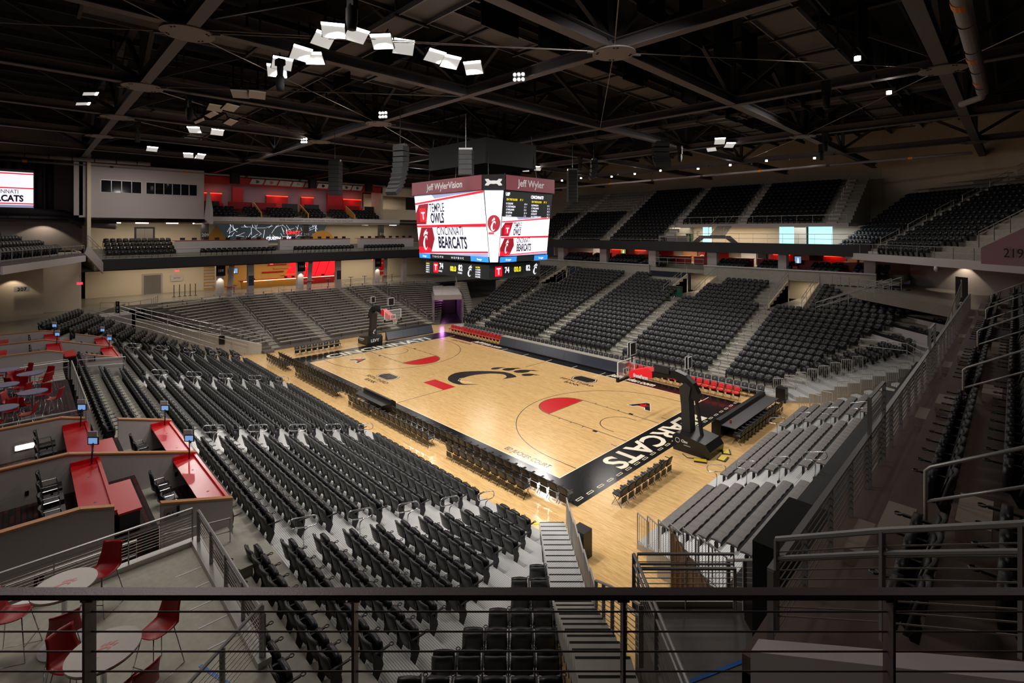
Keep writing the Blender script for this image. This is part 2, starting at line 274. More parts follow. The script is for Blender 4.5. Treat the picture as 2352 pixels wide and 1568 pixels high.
for cx, cy, sg in ((12.0, 3.85, 1), (-12.05, -4.05, -1)):
    for k, m_, z in ((.045, M_WPAINT, .004), (.0, M_KPAINT, .006)):
        t_ = ftext('floor_lettering_line', 'A', cx, cy - .55 - (.02 if k else 0), (1, 0, 0), (0, 1, 0), 1.6, m_, align='CENTER', sx=1.35, bold=.05 + k); t_.location.z = z
    st = [(cx + (.42 if i % 2 == 0 else .17) * math.cos(PI / 2 + i * PI / 5), cy + (.42 if i % 2 == 0 else .17) * math.sin(PI / 2 + i * PI / 5), .001) for i in range(10)]
    struct('floor_star_marking', MB().prism(st, (0, 0, .008)), M_RPAINT)
# ---------------------------------------------------------------- stepped tiers
def tier(name, org, out, al, rows, s0, s1, m, skirt=0., dep=.9, back=None, kind='structure', label=None, cat=None, sfun=None, backdrop=True):
    """rows: list of (offset of the tread's front edge along out, tread height); al: direction along the rows"""
    org, out, al = np.array(org, float), np.array(out, float), np.array(al, float); mb = MB()
    for k, (o, z) in enumerate(rows):
        o1 = rows[k + 1][0] if k + 1 < len(rows) else o + dep
        a0, a1 = sfun(k) if sfun else (s0, s1)
        zb = max(skirt, rows[k - 1][1] - .12 if k else skirt) if not backdrop else skirt
        P = [org + out * o + al * a0, org + out * o + al * a1, org + out * o1 + al * a1, org + out * o1 + al * a0]
        if np.cross(P[1] - P[0], P[2] - P[1])[2] < 0: P = P[::-1]
        mb.prism([(p[0], p[1], zb) for p in P], (0, 0, z - zb))
    o = mb.build(name, m)
    tag(o, label, cat, kind=kind); return o
# ---------------------------------------------------------------- arena seats (tip-up)
SW = .56
def seat_parts(lo=False):
    n = 4 if not lo else 2
    bk = MB(); bk.grid(lambda u, v: ((u - .5) * (.50 - .05 * v), -.02 - .13 * v + .05 * (1 - (2 * u - 1) ** 2) * -1, .36 + .50 * v - .035 * (2 * u - 1) ** 4 * (v > .99)), n, 3 if not lo else 1, 0, (0, .045, .004))
    pad = MB(); pad.grid(lambda u, v: ((u - .5) * .40, .02 - .115 * v - .035 * (1 - (2 * u - 1) ** 2) + .0, .42 + .38 * v), n, 1, 0, (0, .03, 0))
    se = MB(); se.grid(lambda u, v: ((u - .5) * .46, .07 + .02 * math.sin(PI * v), .36 + .36 * v + .03 * math.sin(PI * u) * v), n, 3 if not lo else 1, 0, (0, .10, 0))
    arm = MB(); arm.bar((SW / 2, -.08, .60), (SW / 2, .30, .60), .045, .03)
    ring = MB(); ring.tube([(SW / 2 + .045 * math.cos(a), .35 + .045 * math.sin(a), .60) for a in np.linspace(0, 2 * PI, 9)[:-1]], .012, 4, closed=True)
    leg = MB(); leg.prism([(SW / 2 - .02, -.10, .62), (SW / 2 - .02, -.02, .62), (SW / 2 - .02, .14, .40), (SW / 2 - .02, .16, .28), (SW / 2 - .02, .02, 0), (SW / 2 - .02, -.12, 0), (SW / 2 - .02, -.06, .3)], (.03, 0, 0))
    return bk, pad, se, arm, ring, leg
_p = seat_parts()
_nm = [('backrest', M_SEATB, True), ('back_pad', M_PAD, True), ('seat_cushion', M_PAD, True), ('armrest', M_SEAT, False), ('cup_holder', M_SEAT, False), ('leg', M_BLK, False)]
SEATMESH = [(nm, mb.mesh('arena_seat_' + nm, m, sm)) for mb, (nm, m, sm) in zip(_p, _nm)]
lo_v, lo_f, lo_m = [], [], []; _c = 0
for i, mb in enumerate(seat_parts(True)):
    if i == 4: continue
    v = np.concatenate(mb.v); lo_v.append(v); lo_f += [tuple(a + _c for a in f) for f in mb.f]; lo_m += [{0: 0, 1: 1, 2: 1, 3: 2, 5: 2}[i]] * len(mb.f); _c += len(v)
lo_v.append(np.array([(-.03, -.165 + .09, .66), (.03, -.165 + .09, .66), (.03, -.17 + .09, .74), (-.03, -.17 + .09, .74)])); lo_f.append((_c + 3, _c + 2, _c + 1, _c)); lo_m.append(3)
lo_v = np.concatenate(lo_v)
SEATS = []   # x, y, z, rz, label, group, cushion logo
def uvd(p):
    d = np.array(p) - CAM; dp = d @ FW
    return (1176 + 1140.26 * (d @ RT) / dp, 528.6 - 1140.26 * d[2] / dp, dp) if dp > .2 else (9e9, 9e9, dp)
def seat_row(p0, al, n, face, z, stand, rown, off=0, lbl=None, gap=SW):
    rz = math.atan2(face[1], face[0]) - PI / 2
    for i in range(n):
        x, y = p0[0] + al[0] * gap * (i + .5), p0[1] + al[1] * gap * (i + .5)
        SEATS.append((x, y, z, rz, (lbl or 'black tip-up seat, {s}, {r} row up, {n} from the {e}').format(s=stand, r=ordn(rown), n=ordn(i + off), e='stairs'), stand))
# south stand: rows run along x, facing +y; treads every .9 m
def sxr(k): return [16.9, 17.4, 17.95, 18.4, 18.75, 19.2, 19.6, 19.9, 20.2, 20.5, 20.7, 20.7, 20.7][k]
SROW = [(-(11.55 + .9 * k), .2 + .24 * k) for k in range(10)] + [(-20.55, 2.6), (-21.5, 2.88), (-22.4, 3.16)]
tier('retractable_floor_deck', (0, 0, 0), (0, -1, 0), (1, 0, 0), [(-a, z) for a, z in SROW[:10]], -24.5, 17.6, M_ALU, skirt=0, sfun=lambda k: (-18.6 - .35 * k, sxr(k) - .3))
tier('floor_concrete_tier', (0, 0, 0), (0, -1, 0), (1, 0, 0), [(-a, z) for a, z in SROW[10:]], -26, 22.0, M_CONC, skirt=0, dep=1.1)
AISX = [14.5, 4.75, -7.3, -17.2]; AW = .62
struct('floor_deck_black_edge_strip', MB().box(-26, -20.62, 2.0, 20.6, -20.5, 2.42), M_BLK)
def sxr(k): return [16.9, 17.4, 17.95, 18.4, 18.75, 19.2, 19.6, 19.9, 20.2, 20.5, 20.7, 20.7, 20.7][k]
SECN = ['far west section', 'west section', 'middle section', 'east section', 'corner section']
for k in range(13):
    yb, z = SROW[k][0] - .80, SROW[k][1]
    xs = [-20.4 - .3 * k] + AISX[::-1] + [sxr(k)]
    for j in range(5):
        a, b = xs[j] + (AW if j else 0), xs[j + 1] - (AW if j < 4 else 0)
        if k >= 10 and j == 4: a, b = 14.5 + AW, (20.6 if k < 12 else 14)
        if k >= 10 and j in (0, 1) and True:
            if k >= 10 and j == 0: continue
            if j == 1: a, b = -16, -9.3
        if k >= 10 and j == 2: a, b = -8.6, 4.3
        if k >= 10 and j == 3: a, b = 5.3, 13.1
        if k == 12 and j in (3, 4): continue
        if k >= 10 and j == 3 and k > 10: continue
        n = int((b - a) / SW)
        if n < 1: continue
        # rows begin at the aisle on their right except the corner wedge
        x0 = b - n * SW if j < 4 else a
        for i in range(n):
            nn = (n - 1 - i) if j < 4 else i
            SEATS.append((x0 + SW * (i + .5), yb, z, 0., 'black tip-up seat, near stand %s, %s row up from court, %s from its aisle' % (SECN[j], ordn(k), ordn(nn)), 'seats of the near stand'))
# corner stand at the south east, rows run square to the 45 degree stair
OC = np.array([-.7121, .7020]); TC = np.array([.7020, .7121]); C2 = CAM[:2]
def cpt(d, o): return C2 + OC * d + TC * o
crow = []
for k in range(9):
    d = 15.2 - .92 * k; z = .62 + .25 * k; n = [1, 2, 2, 3, 4, 5, 6, 6, 6][k]
    crow.append((d, z, n))
    for i in range(n):
        p = cpt(d + .0, 1.05 - SW * (i + .5))
        SEATS.append((p[0], p[1], z, math.atan2(OC[1], OC[0]) - PI / 2, 'black tip-up seat in the corner wedge, %s row up, %s from the corner stair' % (ordn(k), ordn(i)), 'seats of the south east corner'))
mb = MB()
for d, z, n in crow:
    P = [cpt(d + .55, 1.08), cpt(d - .37, 1.08), cpt(d - .37, .9 - SW * n), cpt(d + .55, 1.0 - SW * (n + .0))]
    mb.prism([(p[0], p[1], 0) for p in P][::-1], (0, 0, z))
struct('floor_corner_tier', mb, M_ALU)
st = MB()
for k in range(26):
    d0 = 19.7 - .486 * k if k < 14 else 12.9 - .42 * (k - 14); d1 = d0 - (.486 if k < 14 else .42); z = .12 + k * .13 if k < 14 else min(4.27, 1.86 + (k - 13) * .215)
    P = [cpt(d0, 1.08), cpt(d0, 2.08), cpt(d1, 2.08), cpt(d1, 1.08)]; st.prism([(p[0], p[1], max(0, z - .5)) for p in P][::-1], (0, 0, z - max(0, z - .5)), 0 if k < 14 else 1)
    e = MB();
    st.prism([(p[0], p[1], z) for p in (cpt(d0, 1.1), cpt(d0, 2.06), cpt(d0 - .05, 2.06), cpt(d0 - .05, 1.1))][::-1], (0, 0, .006), 2)
tag(st.build('floor_corner_stairs', [M_ALUX, M_CONC, M_BLK]), kind='structure')
# aluminium walkway between the stand and the corner wedge
wk = MB()
xl = lambda y: 16.62 + (-11.55 - y) * 1.0 if y > -14.25 else 19.32 + (-14.25 - y) * .24
for k in range(10):
    a = sxr(k) - .3; y0, y1 = SROW[k][0], SROW[k][0] - .9; z = SROW[k][1]
    wk.prism([(a, y0, 0), (xl(y0), y0, 0), (xl(y1), y1, 0), (a, y1, 0)][::-1], (0, 0, z))
struct('floor_corner_walkway', wk, M_ALU)
# north stand
NROW = [(12.55 + .86 * k, .25 + .285 * k) for k in range(21)]
AISN = [-15.0, -4.85, 3.8, 13.05]
tier('floor_seating_tier', (0, 0, 0), (0, 1, 0), (1, 0, 0), NROW[:14], -23, 22, M_CONC, skirt=-.3, dep=.86, sfun=lambda k: (-18.4 - .33 * k, 18.2 + .42 * k))
for x0, x1 in ((-25, -16.6), (-13.8, 1.9), (5.3, 12.9), (15.6, 26)): tier('floor_seating_tier', (0, 0, 0), (0, 1, 0), (1, 0, 0), NROW[14:], x0, x1, M_CONC, skirt=-.3, dep=1.0)
struct('floor_deck_front_surface', MB().box(-18.6, 11.45, .0, 17.9, 12.55, .22), M_ALUX)
NSECN = ['far west', 'west', 'middle', 'east', 'far east']
PORT = {0: (14, 21, -16.4, -13.9), 2: (13, 21, 3.0, 5.6), 3: (13, 21, 12.7, 15.6)}   # portals cut into rows
for k in range(21):
    y, z = NROW[k][0] + .62, NROW[k][1]
    xs = [-18.4 - .3 * k] + AISN + [17.6 + .42 * k]
    for j in range(5):
        a, b = xs[j] + (AW if j else 0), xs[j + 1] - (AW if j < 4 else 0)
        if k >= 14:
            if j == 0: b = -17.2
            if j == 1: a = -13.2
            if j == 2: b = 1.9 if k > 15 else b
            if j == 3: a, b = (7.0 if k > 17 else 5.6), 11.6
            if j == 4: a = 16.3
        if k > 17 and j == 2: b = -1.5
        if k > 16 and j == 4: b = 23.5
        if k == 20: continue
        n = int((b - a) / SW)
        for i in range(max(0, n)):
            SEATS.append((a + SW * (i + .5), y, z, PI, 'black seat, far stand %s section, %s row up from court, %s along from aisle' % (NSECN[j], ordn(k), ordn(i)), 'seats of the far stand'))
# north east corner wedge, mirrored from the south east one
OE = np.array([.7071, .7071]); TE = np.array([-.7071, .7071]); C3 = np.array([17.7, 11.45])
def ept(d, o): return C3 + OE * d + TE * o
mb = MB()
for k in range(17):
    d = .2 + .86 * k; z = .15 + .24 * k; wl = .7 + .62 * k
    P = [ept(d, -.75), ept(d, wl), ept(d + .86, wl), ept(d + .86, -.75)]; mb.prism([(p[0], p[1], 0) for p in P][::-1] if False else [(p[0], p[1], 0) for p in P], (0, 0, z))
    if 3 <= k < 12:
        for i in range(min(4, int((wl - .6) / SW))):
            p = ept(d + .6, .75 + SW * (i + .5)); SEATS.append((p[0], p[1], z, math.atan2(-OE[1], -OE[0]) - PI / 2, 'black seat in the far corner wedge, %s row up, %s from the railed stair' % (ordn(k), ordn(i)), 'seats of the north east corner'))
struct('floor_far_corner_tier', mb, M_ALU)
# south west corner stand (rows turned about 22 degrees)
TS = np.array([-.93, .37]); OS = np.array([-.37, -.93])
RE = [(-20.93, -14.79, .95), (-21.3, -15.49, 1.25), (-21.46, -16.26, 1.55), (-22.05, -16.85, 1.85), (-22.48, -17.55, 2.15), (-22.82, -18.17, 2.45), (-23.27, -18.92, 2.75), (-23.82, -19.51, 3.05), (-24.47, -20.19, 3.35), (-24.92, -20.84, 3.65), (-25.07, -21.51, 3.95), (-26.24, -22.1, 4.25)]
mb = MB()
for k, (x, y, z) in enumerate(RE):
    e = np.array([x, y]); ln = [1.2, 1.8, 2.3, 3.0, 3.4, 3.9, 4.4, 5.0, 5.6, 6.2, 6.8, 7.8][k]
    a, b = e + TS * .3 - OS * .6, e - TS * (ln + .8) - OS * .6
    mb.prism([(a[0], a[1], 0), (b[0], b[1], 0), (b[0] + OS[0] * .85, b[1] + OS[1] * .85, 0), (a[0] + OS[0] * .85, a[1] + OS[1] * .85, 0)][::-1], (0, 0, z))
    for i in range(int(ln / SW)):
        p = e - TS * SW * (i + .5); SEATS.append((p[0], p[1], z, math.atan2(-OS[1], -OS[0]) - PI / 2, 'black seat in the south west corner, %s row up, %s from the stair rail' % (ordn(k + 3), ordn(i)), 'seats of the south west corner'))
tag(mb.build('floor_west_corner_tier', M_CONC), kind='structure')
# east upper deck beside the camera
EROW = [(27.9, 7.15), (28.75, 7.6), (29.6, 8.05), (30.45, 8.5), (31.3, 8.95)]
tier('floor_east_deck_tier', (0, 0, 0), (1, 0, 0), (0, 1, 0), EROW, -19.6, 17, M_BDECK, skirt=6.3, dep=3)
struct('floor_east_deck', MB().box(27.15, -19.6, 6.3, 27.95, 17, 6.7), M_BDECK)
EA = [-16.3, -8.9, -2.2, 4.6, 11.4]
for k in range(4):
    ys = [-19.3] + EA + [17.5]
    for j in range(len(ys) - 1):
        a, b = ys[j] + (.55 if j else .1), ys[j + 1] - .55; n = int((b - a) / .56)
        for i in range(n): SEATS.append((EROW[k][0] + .72, a + .56 * (i + .5), EROW[k][1], PI / 2, 'black upper deck seat beside the long rail, %s row, %s block, %s along' % (ordn(k), ordn(j), ordn(i)), 'upper deck seats along the east side'))
# south west and west decks, north upper bowl, north east upper bowl
def tier2(name, org, out, al, n, dep, rise, z0, s0, s1, m, skirt): return tier(name, org, out, al, [(dep * k, z0 + rise * k) for k in range(n)], s0, s1, m, skirt=skirt, dep=dep)
NU0, NUZ, ND, NR_ = 31.6, 10.0, .84, .47
tier2('floor_upper_bowl_tier', (0, NU0, 0), (0, 1, 0), (1, 0, 0), 18, ND, NR_, NUZ, -26, -1.2, M_CONC, 9.2)
tier('floor_upper_balcony_tier', (0, NU0, 0), (0, 1, 0), (1, 0, 0), [(ND * k, NUZ + NR_ * k) for k in range(5, 18)], -1.2, 17.2, M_CONC, skirt=12.2)
UA = [(-19.5, 0), (-10.5, 0), (-1.9, 0), (6.2, 5), (15.5, 5)]
for k in range(16):
    xs = [-26] + [a for a, _ in UA] + [17.2]
    for j in range(len(xs) - 1):
        if j >= 3 and k < 5: continue
        if j <= 1 and k > 8: continue
        a, b = xs[j] + .6, xs[j + 1] - .6
        if j == 1 and k < 4: b = a + 1.6 if False else b
        for i in range(int((b - a) / SW)): SEATS.append((a + SW * (i + .5), NU0 + ND * k + .6, NUZ + NR_ * k, PI, None, None))
for j in (0, 1):
    a, b = (-26, -19.5)[j] + .6, (-19.5, -10.5)[j] - .6
    for k in range(9, 17):
        o = MB(); y, z = NU0 + ND * k + .35, NUZ + NR_ * k
        o.box(a, y, z + .38, b, y + .28, z + .43)
        for xx in np.arange(a + .3, b, 1.8): o.box(xx, y + .1, z, xx + .05, y + .2, z + .39)
        tag(o.build('bleacher_bench', M_BENCH), 'aluminium bench high in the far upper bowl, %s of its block, %s bench up' % ('left block' if j == 0 else 'right block', ordn(k - 9)), 'bench', 'benches high in the far upper bowl')
# north east upper bowl (45 degrees)
O2 = np.array([.7071, .7071]); T2 = np.array([.7071, -.7071]); C4 = np.array([18.6, 31.6])
def npt(s, o): return C4 + T2 * s + O2 * o
mb = MB()
for k in range(20):
    z = 9.5 + .45 * k; P = [npt(-4.2 - .34 * k, .84 * k), npt(17, .84 * k), npt(17, .84 * k + .84), npt(-4.2 - .34 * k, .84 * k + .84)]
    mb.prism([(p[0], p[1], 9.0) for p in P][::-1], (0, 0, z - 9.0))
    for s0, s1 in ((-3.6 - .32 * k, 1.1), (2.3, 9.5 if k > 1 else 8.0)):
        if k > 12:
            o = MB(); p, q = npt(s0, .84 * k + .4), npt(s1, .84 * k + .4); o.bar((p[0], p[1], z + .42), (q[0], q[1], z + .42), .26, .05)
            tag(o.build('bleacher_bench', M_BENCH), 'aluminium bench at the top of the corner bowl, %s bench up, %s the stair' % (ordn(k - 13), 'left of' if s0 < 0 else 'right of'), 'bench', 'benches at the top of the corner bowl')
        else:
            for i in range(int((s1 - s0) / SW)):
                p = npt(s0 + SW * (i + .5), .84 * k + .55); SEATS.append((p[0], p[1], z, math.atan2(-O2[1], -O2[0]) - PI / 2, None, None))
struct('floor_upper_corner_tier', mb, M_CONC)
# far suites terrace seats, west deck seats, south west deck seats
for x0, x1 in ((-18.5, -14.5), (-13.8, -11), (-10, -5.5), (-4.8, -1), (4.7, 8.6), (9.4, 13), (14.4, 17.6), (18.2, 21.0)):
    for k in range(3):
        for i in range(int((x1 - x0) / SW)): SEATS.append((x0 + SW * (i + .5), 32.0 + .85 * k, 7.0 + .25 * k, PI, None, None))
for k, (x, z) in enumerate([(-36.9, 8.75), (-37.8, 9.15), (-38.7, 9.55), (-39.6, 9.95)]):
    for y0, y1 in ((-19.5, -12.8),) if k else ((-19.5, -12.8), (-11, -2.1), (-.4, 8.0), (9.6, 16.5)):
        for i in range(int((y1 - y0) / SW)): SEATS.append((x, y0 + SW * (i + .5), z, -PI / 2, None, None))
for y0, y1 in ((-9.6, -6.6), (-5.8, -3.6), (-3.0, .6), (1.4, 4.6), (5.4, 8.2), (9, 12.6)):
    for k in range(3):
        for i in range(int((y1 - y0) / SW)): SEATS.append((-37.6 - .85 * k, y0 + SW * (i + .5), 13.1 + .38 * k, -PI / 2, None, None))
SWD0, SWD1 = np.array([-17.6, -26.7]), np.array([-32.5, -21.5]); ud = (SWD1 - SWD0) / np.linalg.norm(SWD1 - SWD0); un = np.array([-ud[1], ud[0]]); un = un if un[1] < 0 else -un
for k in range(4):
    for i in range(int((13.0 - 1.2 * k) / SW)):
        p = SWD0 + ud * (SW * (i + .5)) + un * (.9 + .85 * k); SEATS.append((p[0], p[1], 9.6 + .42 * k, math.atan2(-un[1], -un[0]) - PI / 2, None, None))
# choose the 300 that show largest; the rest are one mass
cand = []
for i, s in enumerate(SEATS):
    u, v, d = uvd((s[0], s[1], s[2] + .6))
    if s[4] and -30 < u < 2380 and 0 < v < 1600 and d > 1.2: cand.append((d if d > 0 else 99, i))
cand.sort(); NEAR = {i for _, i in cand[:300]}
proto = None; cnt = {}
for i, s in enumerate(SEATS):
    if i not in NEAR: continue
    if proto is None:
        proto = thing('arena_seat', s[4], 'seat', s[:3], s[3], s[5])
        for nm, me in SEATMESH:
            o = bpy.data.objects.new(nm, me); COL.objects.link(o); o.parent = proto
    else: dup(proto, s[:3], s[3], s[4], s[5])
rest = [s for i, s in enumerate(SEATS) if i not in NEAR]
def mass(name, lst, label):
    n = len(lst); nv = len(lo_v); A_ = np.array([(s[0], s[1], s[2], s[3]) for s in lst]); c, sn = np.cos(A_[:, 3]), np.sin(A_[:, 3])
    V = np.empty((n, nv, 3)); V[:, :, 0] = A_[:, 0, None] + c[:, None] * lo_v[:, 0] - sn[:, None] * lo_v[:, 1]; V[:, :, 1] = A_[:, 1, None] + sn[:, None] * lo_v[:, 0] + c[:, None] * lo_v[:, 1]; V[:, :, 2] = A_[:, 2, None] + lo_v[:, 2]
    lt = np.array([len(f) for f in lo_f]); li = np.concatenate([np.array(f) for f in lo_f]); NL = len(li)
    me = bpy.data.meshes.new(name); me.vertices.add(n * nv); me.vertices.foreach_set('co', V.ravel())
    me.loops.add(n * NL); me.loops.foreach_set('vertex_index', (li[None] + (np.arange(n) * nv)[:, None]).ravel().astype(np.int32))
    me.polygons.add(n * len(lt)); ls = np.concatenate([[0], np.cumsum(lt)[:-1]]); me.polygons.foreach_set('loop_start', (ls[None] + (np.arange(n) * NL)[:, None]).ravel().astype(np.int32))
    me.polygons.foreach_set('material_index', np.tile(np.array(lo_m, np.int32), n))
    for m in (M_SEATB, M_PAD, M_SEAT, M_CORD): me.materials.append(m)
    me.update(calc_edges=True); me.validate(); o = bpy.data.objects.new(name, me); COL.objects.link(o)
    return tag(o, label, 'seats', kind='stuff')
mass('arena_seating', rest, 'black tip-up seats filling the farther rows of the arena bowl')
print('seats', len(SEATS), 'near', len(NEAR), 'far', len(rest))
# ---------------------------------------------------------------- rails
def lerp(a, b, t): return tuple(a[i] + (b[i] - a[i]) * t for i in range(3))
def rail(label, pts, h=1.05, cables=0, sp=1.5, m=None, post=.045, top=.025, flat=False, mid=False, name='guard_rail', group=None, picket=0, cat='railing', cab_r=.006, z0=.12):
    """pts: floor points of the run; posts every sp metres, a top rail, optional mid rail, cables or pickets"""
    m = m or M_RAILW; t = thing(name, label, cat, pts[0], 0, group); up = lambda p, z: (p[0], p[1], p[2] + z)
    tp = MB()
    if flat:
        for a, b in zip(pts[:-1], pts[1:]): tp.bar(up(a, h), up(b, h), top * 2, top)
    else: tp.tube([up(p, h) for p in pts], top, 6)
    tp.build('top_rail', m, t, world=True)
    if mid: MB().tube([up(p, h - mid) for p in pts], top * .8, 6).build('mid_rail', m, t, world=True)
    for a, b in zip(pts[:-1], pts[1:]):
        L_ = math.dist(a, b); n = max(1, round(L_ / sp))
        for i in range(n + 1):
            if i == n and b is not pts[-1]: continue
            p = lerp(a, b, i / n); q = MB(); d = np.array(b) - np.array(a); d[2] = 0; d /= max(1e-6, np.linalg.norm(d))
            q.bar(p, up(p, h), post * .4, post, up=tuple(np.cross(d, (0, 0, 1)))) if post > .03 else q.bar(p, up(p, h), post, post)
            q.build('post', m, t, world=True)
        if picket:
            q = MB(); k = int(L_ / picket)
            for i in range(1, k): p = lerp(a, b, i / k); q.bar(up(p, .12), up(p, h), .014, .014)
            q.bar(up(a, .12), up(b, .12), .025, .025); q.build('picket_panel', m, t, world=True)
        for c in range(cables):
            z = z0 + (h - z0 - .1) * (c + .5) / cables; MB().bar(up(a, z), up(b, z), cab_r * 2, cab_r * 2).build('cable', M_CABLE if m is not M_RAILP else M_RAILP, t, world=True)
    return t
def loop_rail(label, p, al, group, lean=(0, 0, 0)):   # hoop handrail on a bent post; al = direction of the hoop
    t = thing('aisle_handrail', label, 'handrail', p, 0, group); al = np.array(al, float); c = np.array([0, 0, .92]) + np.array(lean)
    P = []
    for a in np.linspace(PI / 2, 3 * PI / 2, 9): P.append(c + al * (-.30 + .15 * math.cos(a)) + np.array([0, 0, .15 * math.sin(a)]))
    A_ = [c + al * .08 - np.array([0, 0, .15])]
    R_ = [c + al * (.30 + .15 * math.cos(a)) + np.array([0, 0, .15 * math.sin(a)]) for a in np.linspace(PI / 2, -PI / 2 + .2, 8)]
    path = A_[::-1][:1] + [x for x in P[::-1]] + R_ + [c + al * .12 - np.array([0, 0, .17]), c + al * .0 - np.array([0, 0, .26]), c - al * .03 - np.array([0, 0, .4]), np.array([0, 0, 0.])]
    MB().tube(path, .02, 6).build('hoop', M_CHROME, t, True)
    MB().box(-.05, -.05, 0, .05, .05, .09).build('post_clamp', M_BLK, t)
    return t
AN = ['eastern', 'second', 'third', 'far western']
for j, x in enumerate(AISX):
    for q, k in enumerate((0, 2, 4, 6, 8)):
        loop_rail('steel hoop handrail, near stand, %s aisle, %s up from the court' % (AN[j], ordn(q)), (x + .1, SROW[k][0] - .95, SROW[k][1]), (0, .97, -.22), 'hoop handrails of the near stand')
for j, x in enumerate(AISN):
    for q, k in enumerate((0, 2, 4, 6, 8, 10, 12)):
        p = (x, NROW[k][0] + .75, NROW[k][1])
        loop_rail('hoop handrail, far stand, %s aisle from tunnel, %s up' % (ordn(j), ordn(q)), p, (0, .8, .25), 'hoop handrails of the far stand')
# intermediate steps of the aisles
for j, x in enumerate(AISX):
    mb = MB()
    for k in range(10): mb.box(x - .5, SROW[k][0] - .9 - .28, SROW[k][1] - .02, x + .5, SROW[k][0] - .9 + .02, SROW[k][1] + .12)
    struct('floor_aisle_step', mb, M_ALU)
for j, x in enumerate(AISN):
    mb = MB()
    for k in range(20 if j == 1 else 14): mb.box(x - .55, NROW[k][0] + .86 - .3, NROW[k][1] - .02, x + .55, NROW[k][0] + .865, NROW[k][1] + .142)
    struct('floor_aisle_step', mb, M_BENCH)
# ---------------------------------------------------------------- folding chairs
def fold_chair(label, col, name='folding_chair', pad=M_PAD, logo=False, arms=True):
    t = thing(name, label, 'chair')
    bk = MB(); bk.grid(lambda u, v: ((u - .5) * .46 * (1 - .25 * max(0, v - .6)), -.20 - .09 * v - .03 * (1 - (2 * u - 1) ** 2), .50 + .36 * v - .05 * (2 * u - 1) ** 2 * v), 6, 4, 0, (0, .035, .004)); bk.build('backrest', col, t, True)
    se = MB(); se.prism([(-.22, -.18, .42), (.22, -.18, .42), (.23, .2, .45), (.19, .24, .45), (-.19, .24, .45), (-.23, .2, .45)], (0, 0, .045)); se.build('seat', col, t)
    for s in (-1, 1):
        MB().tube([(s * .235, -.27, .80), (s * .235, .02, .40), (s * .235, .24, 0)], .012, 5).build('leg', M_BLK, t)
        MB().tube([(s * .215, .18, .42), (s * .215, -.02, .22), (s * .215, -.24, 0)], .012, 5).build('leg', M_BLK, t)
        if arms: MB().bar((s * .25, -.22, .66), (s * .25, .14, .66), .04, .025).build('armrest', M_SEAT, t)
    MB().tube([(-.235, .20, .06), (.235, .20, .06)], .009, 4).build('crossbar', M_BLK, t)
    MB().prism([(-.2, -.235, .42), (.2, -.235, .42), (.2, -.225, .16), (-.2, -.225, .16)], (0, .01, 0)).build('rear_panel', M_BLK, t)
    if logo: paw(MB(), (0, -.235 + .04, .70), (-1, 0, 0), (0, 0, 1), .15).build('emblem_print', M_CORD, t)
    return t
bc = fold_chair('x', M_SEAT, arms=True); used = [False]
def put(proto_, flag, loc, rz, label, group):
    if not flag[0]:
        flag[0] = True; proto_.location = loc; proto_.rotation_euler = (0, 0, rz); proto_['label'] = label; proto_['group'] = group; return proto_
    return dup(proto_, loc, rz, label, group)
for nm, a, b, y, tx in (('front', -16.95, -1.9, -9.1, 'front courtside row left of the scoring table'), ('front', 2.2, 16.4, -9.1, 'front courtside row right of the scoring table'), ('b', -17.4, -12.4, -9.98, 'second courtside row, far end block'), ('b', -10.9, -3.6, -9.98, 'second courtside row, second block'), ('b', 1.2, 7.5, -9.98, 'second courtside row, block right of the scoring table'), ('b', 8.9, 15.0, -9.98, 'second courtside row, block nearest the corner stair'), ('t', -1.7, 1.2, -10.05, 'pair of rows behind the scoring table')):
    n = int((b - a) / .56)
    for i in range(n): put(bc, used, (a + .56 * (i + .5), y, 0), 0, 'black padded folding chair, %s, %s chair along' % (tx, ordn(i)), 'black folding chairs along the near sideline')
for i in range(8): put(bc, used, (17.55, -7.5 + .56 * i, 0), PI / 2, 'black folding chair beside the near basket, %s from the sideline end' % ordn(i), 'black folding chairs on the east baseline')
bl = fold_chair('x', M_SEATB, logo=True, arms=False); u2 = [False]
for i in range(8): put(bl, u2, (-17.75, -7.3 + .56 * i, 0), -PI / 2, 'dark folding chair with white emblem beside the far basket, %s from the sideline end' % ordn(i), 'emblem folding chairs on the west baseline')
for i in range(13): put(bc, used, (18.75, 2.3 + .54 * i, 0), PI / 2, 'black folding chair tucked behind the east baseline table, %s along' % ordn(i), 'black folding chairs behind the east table')
rc = fold_chair('x', M_REDF, arms=False); u3 = [False]
for i in range(16): put(rc, u3, (-15.9 + .54 * i, 9.25, 0), PI, 'red team folding chair of the bench next to the player tunnel, %s along' % ordn(i), 'red bench chairs by the tunnel')
for i in range(17): put(rc, u3, (7.2 + .54 * i, 9.45, 0), PI, 'red team folding chair of the bench behind the near basket, %s along' % ordn(i), 'red bench chairs behind the near basket')
for a, n, tx in ((-15.6, 20, 'behind the bench by the tunnel'), (7.2, 19, 'behind the bench by the near basket'), (-5.2, 22, 'behind the long board')):
    for i in range(n): put(bl, u2, (a + .54 * i, 10.9, 0), PI, 'grey folding chair with white emblem %s, %s along' % (tx, ordn(i)), 'emblem chairs %s' % tx)
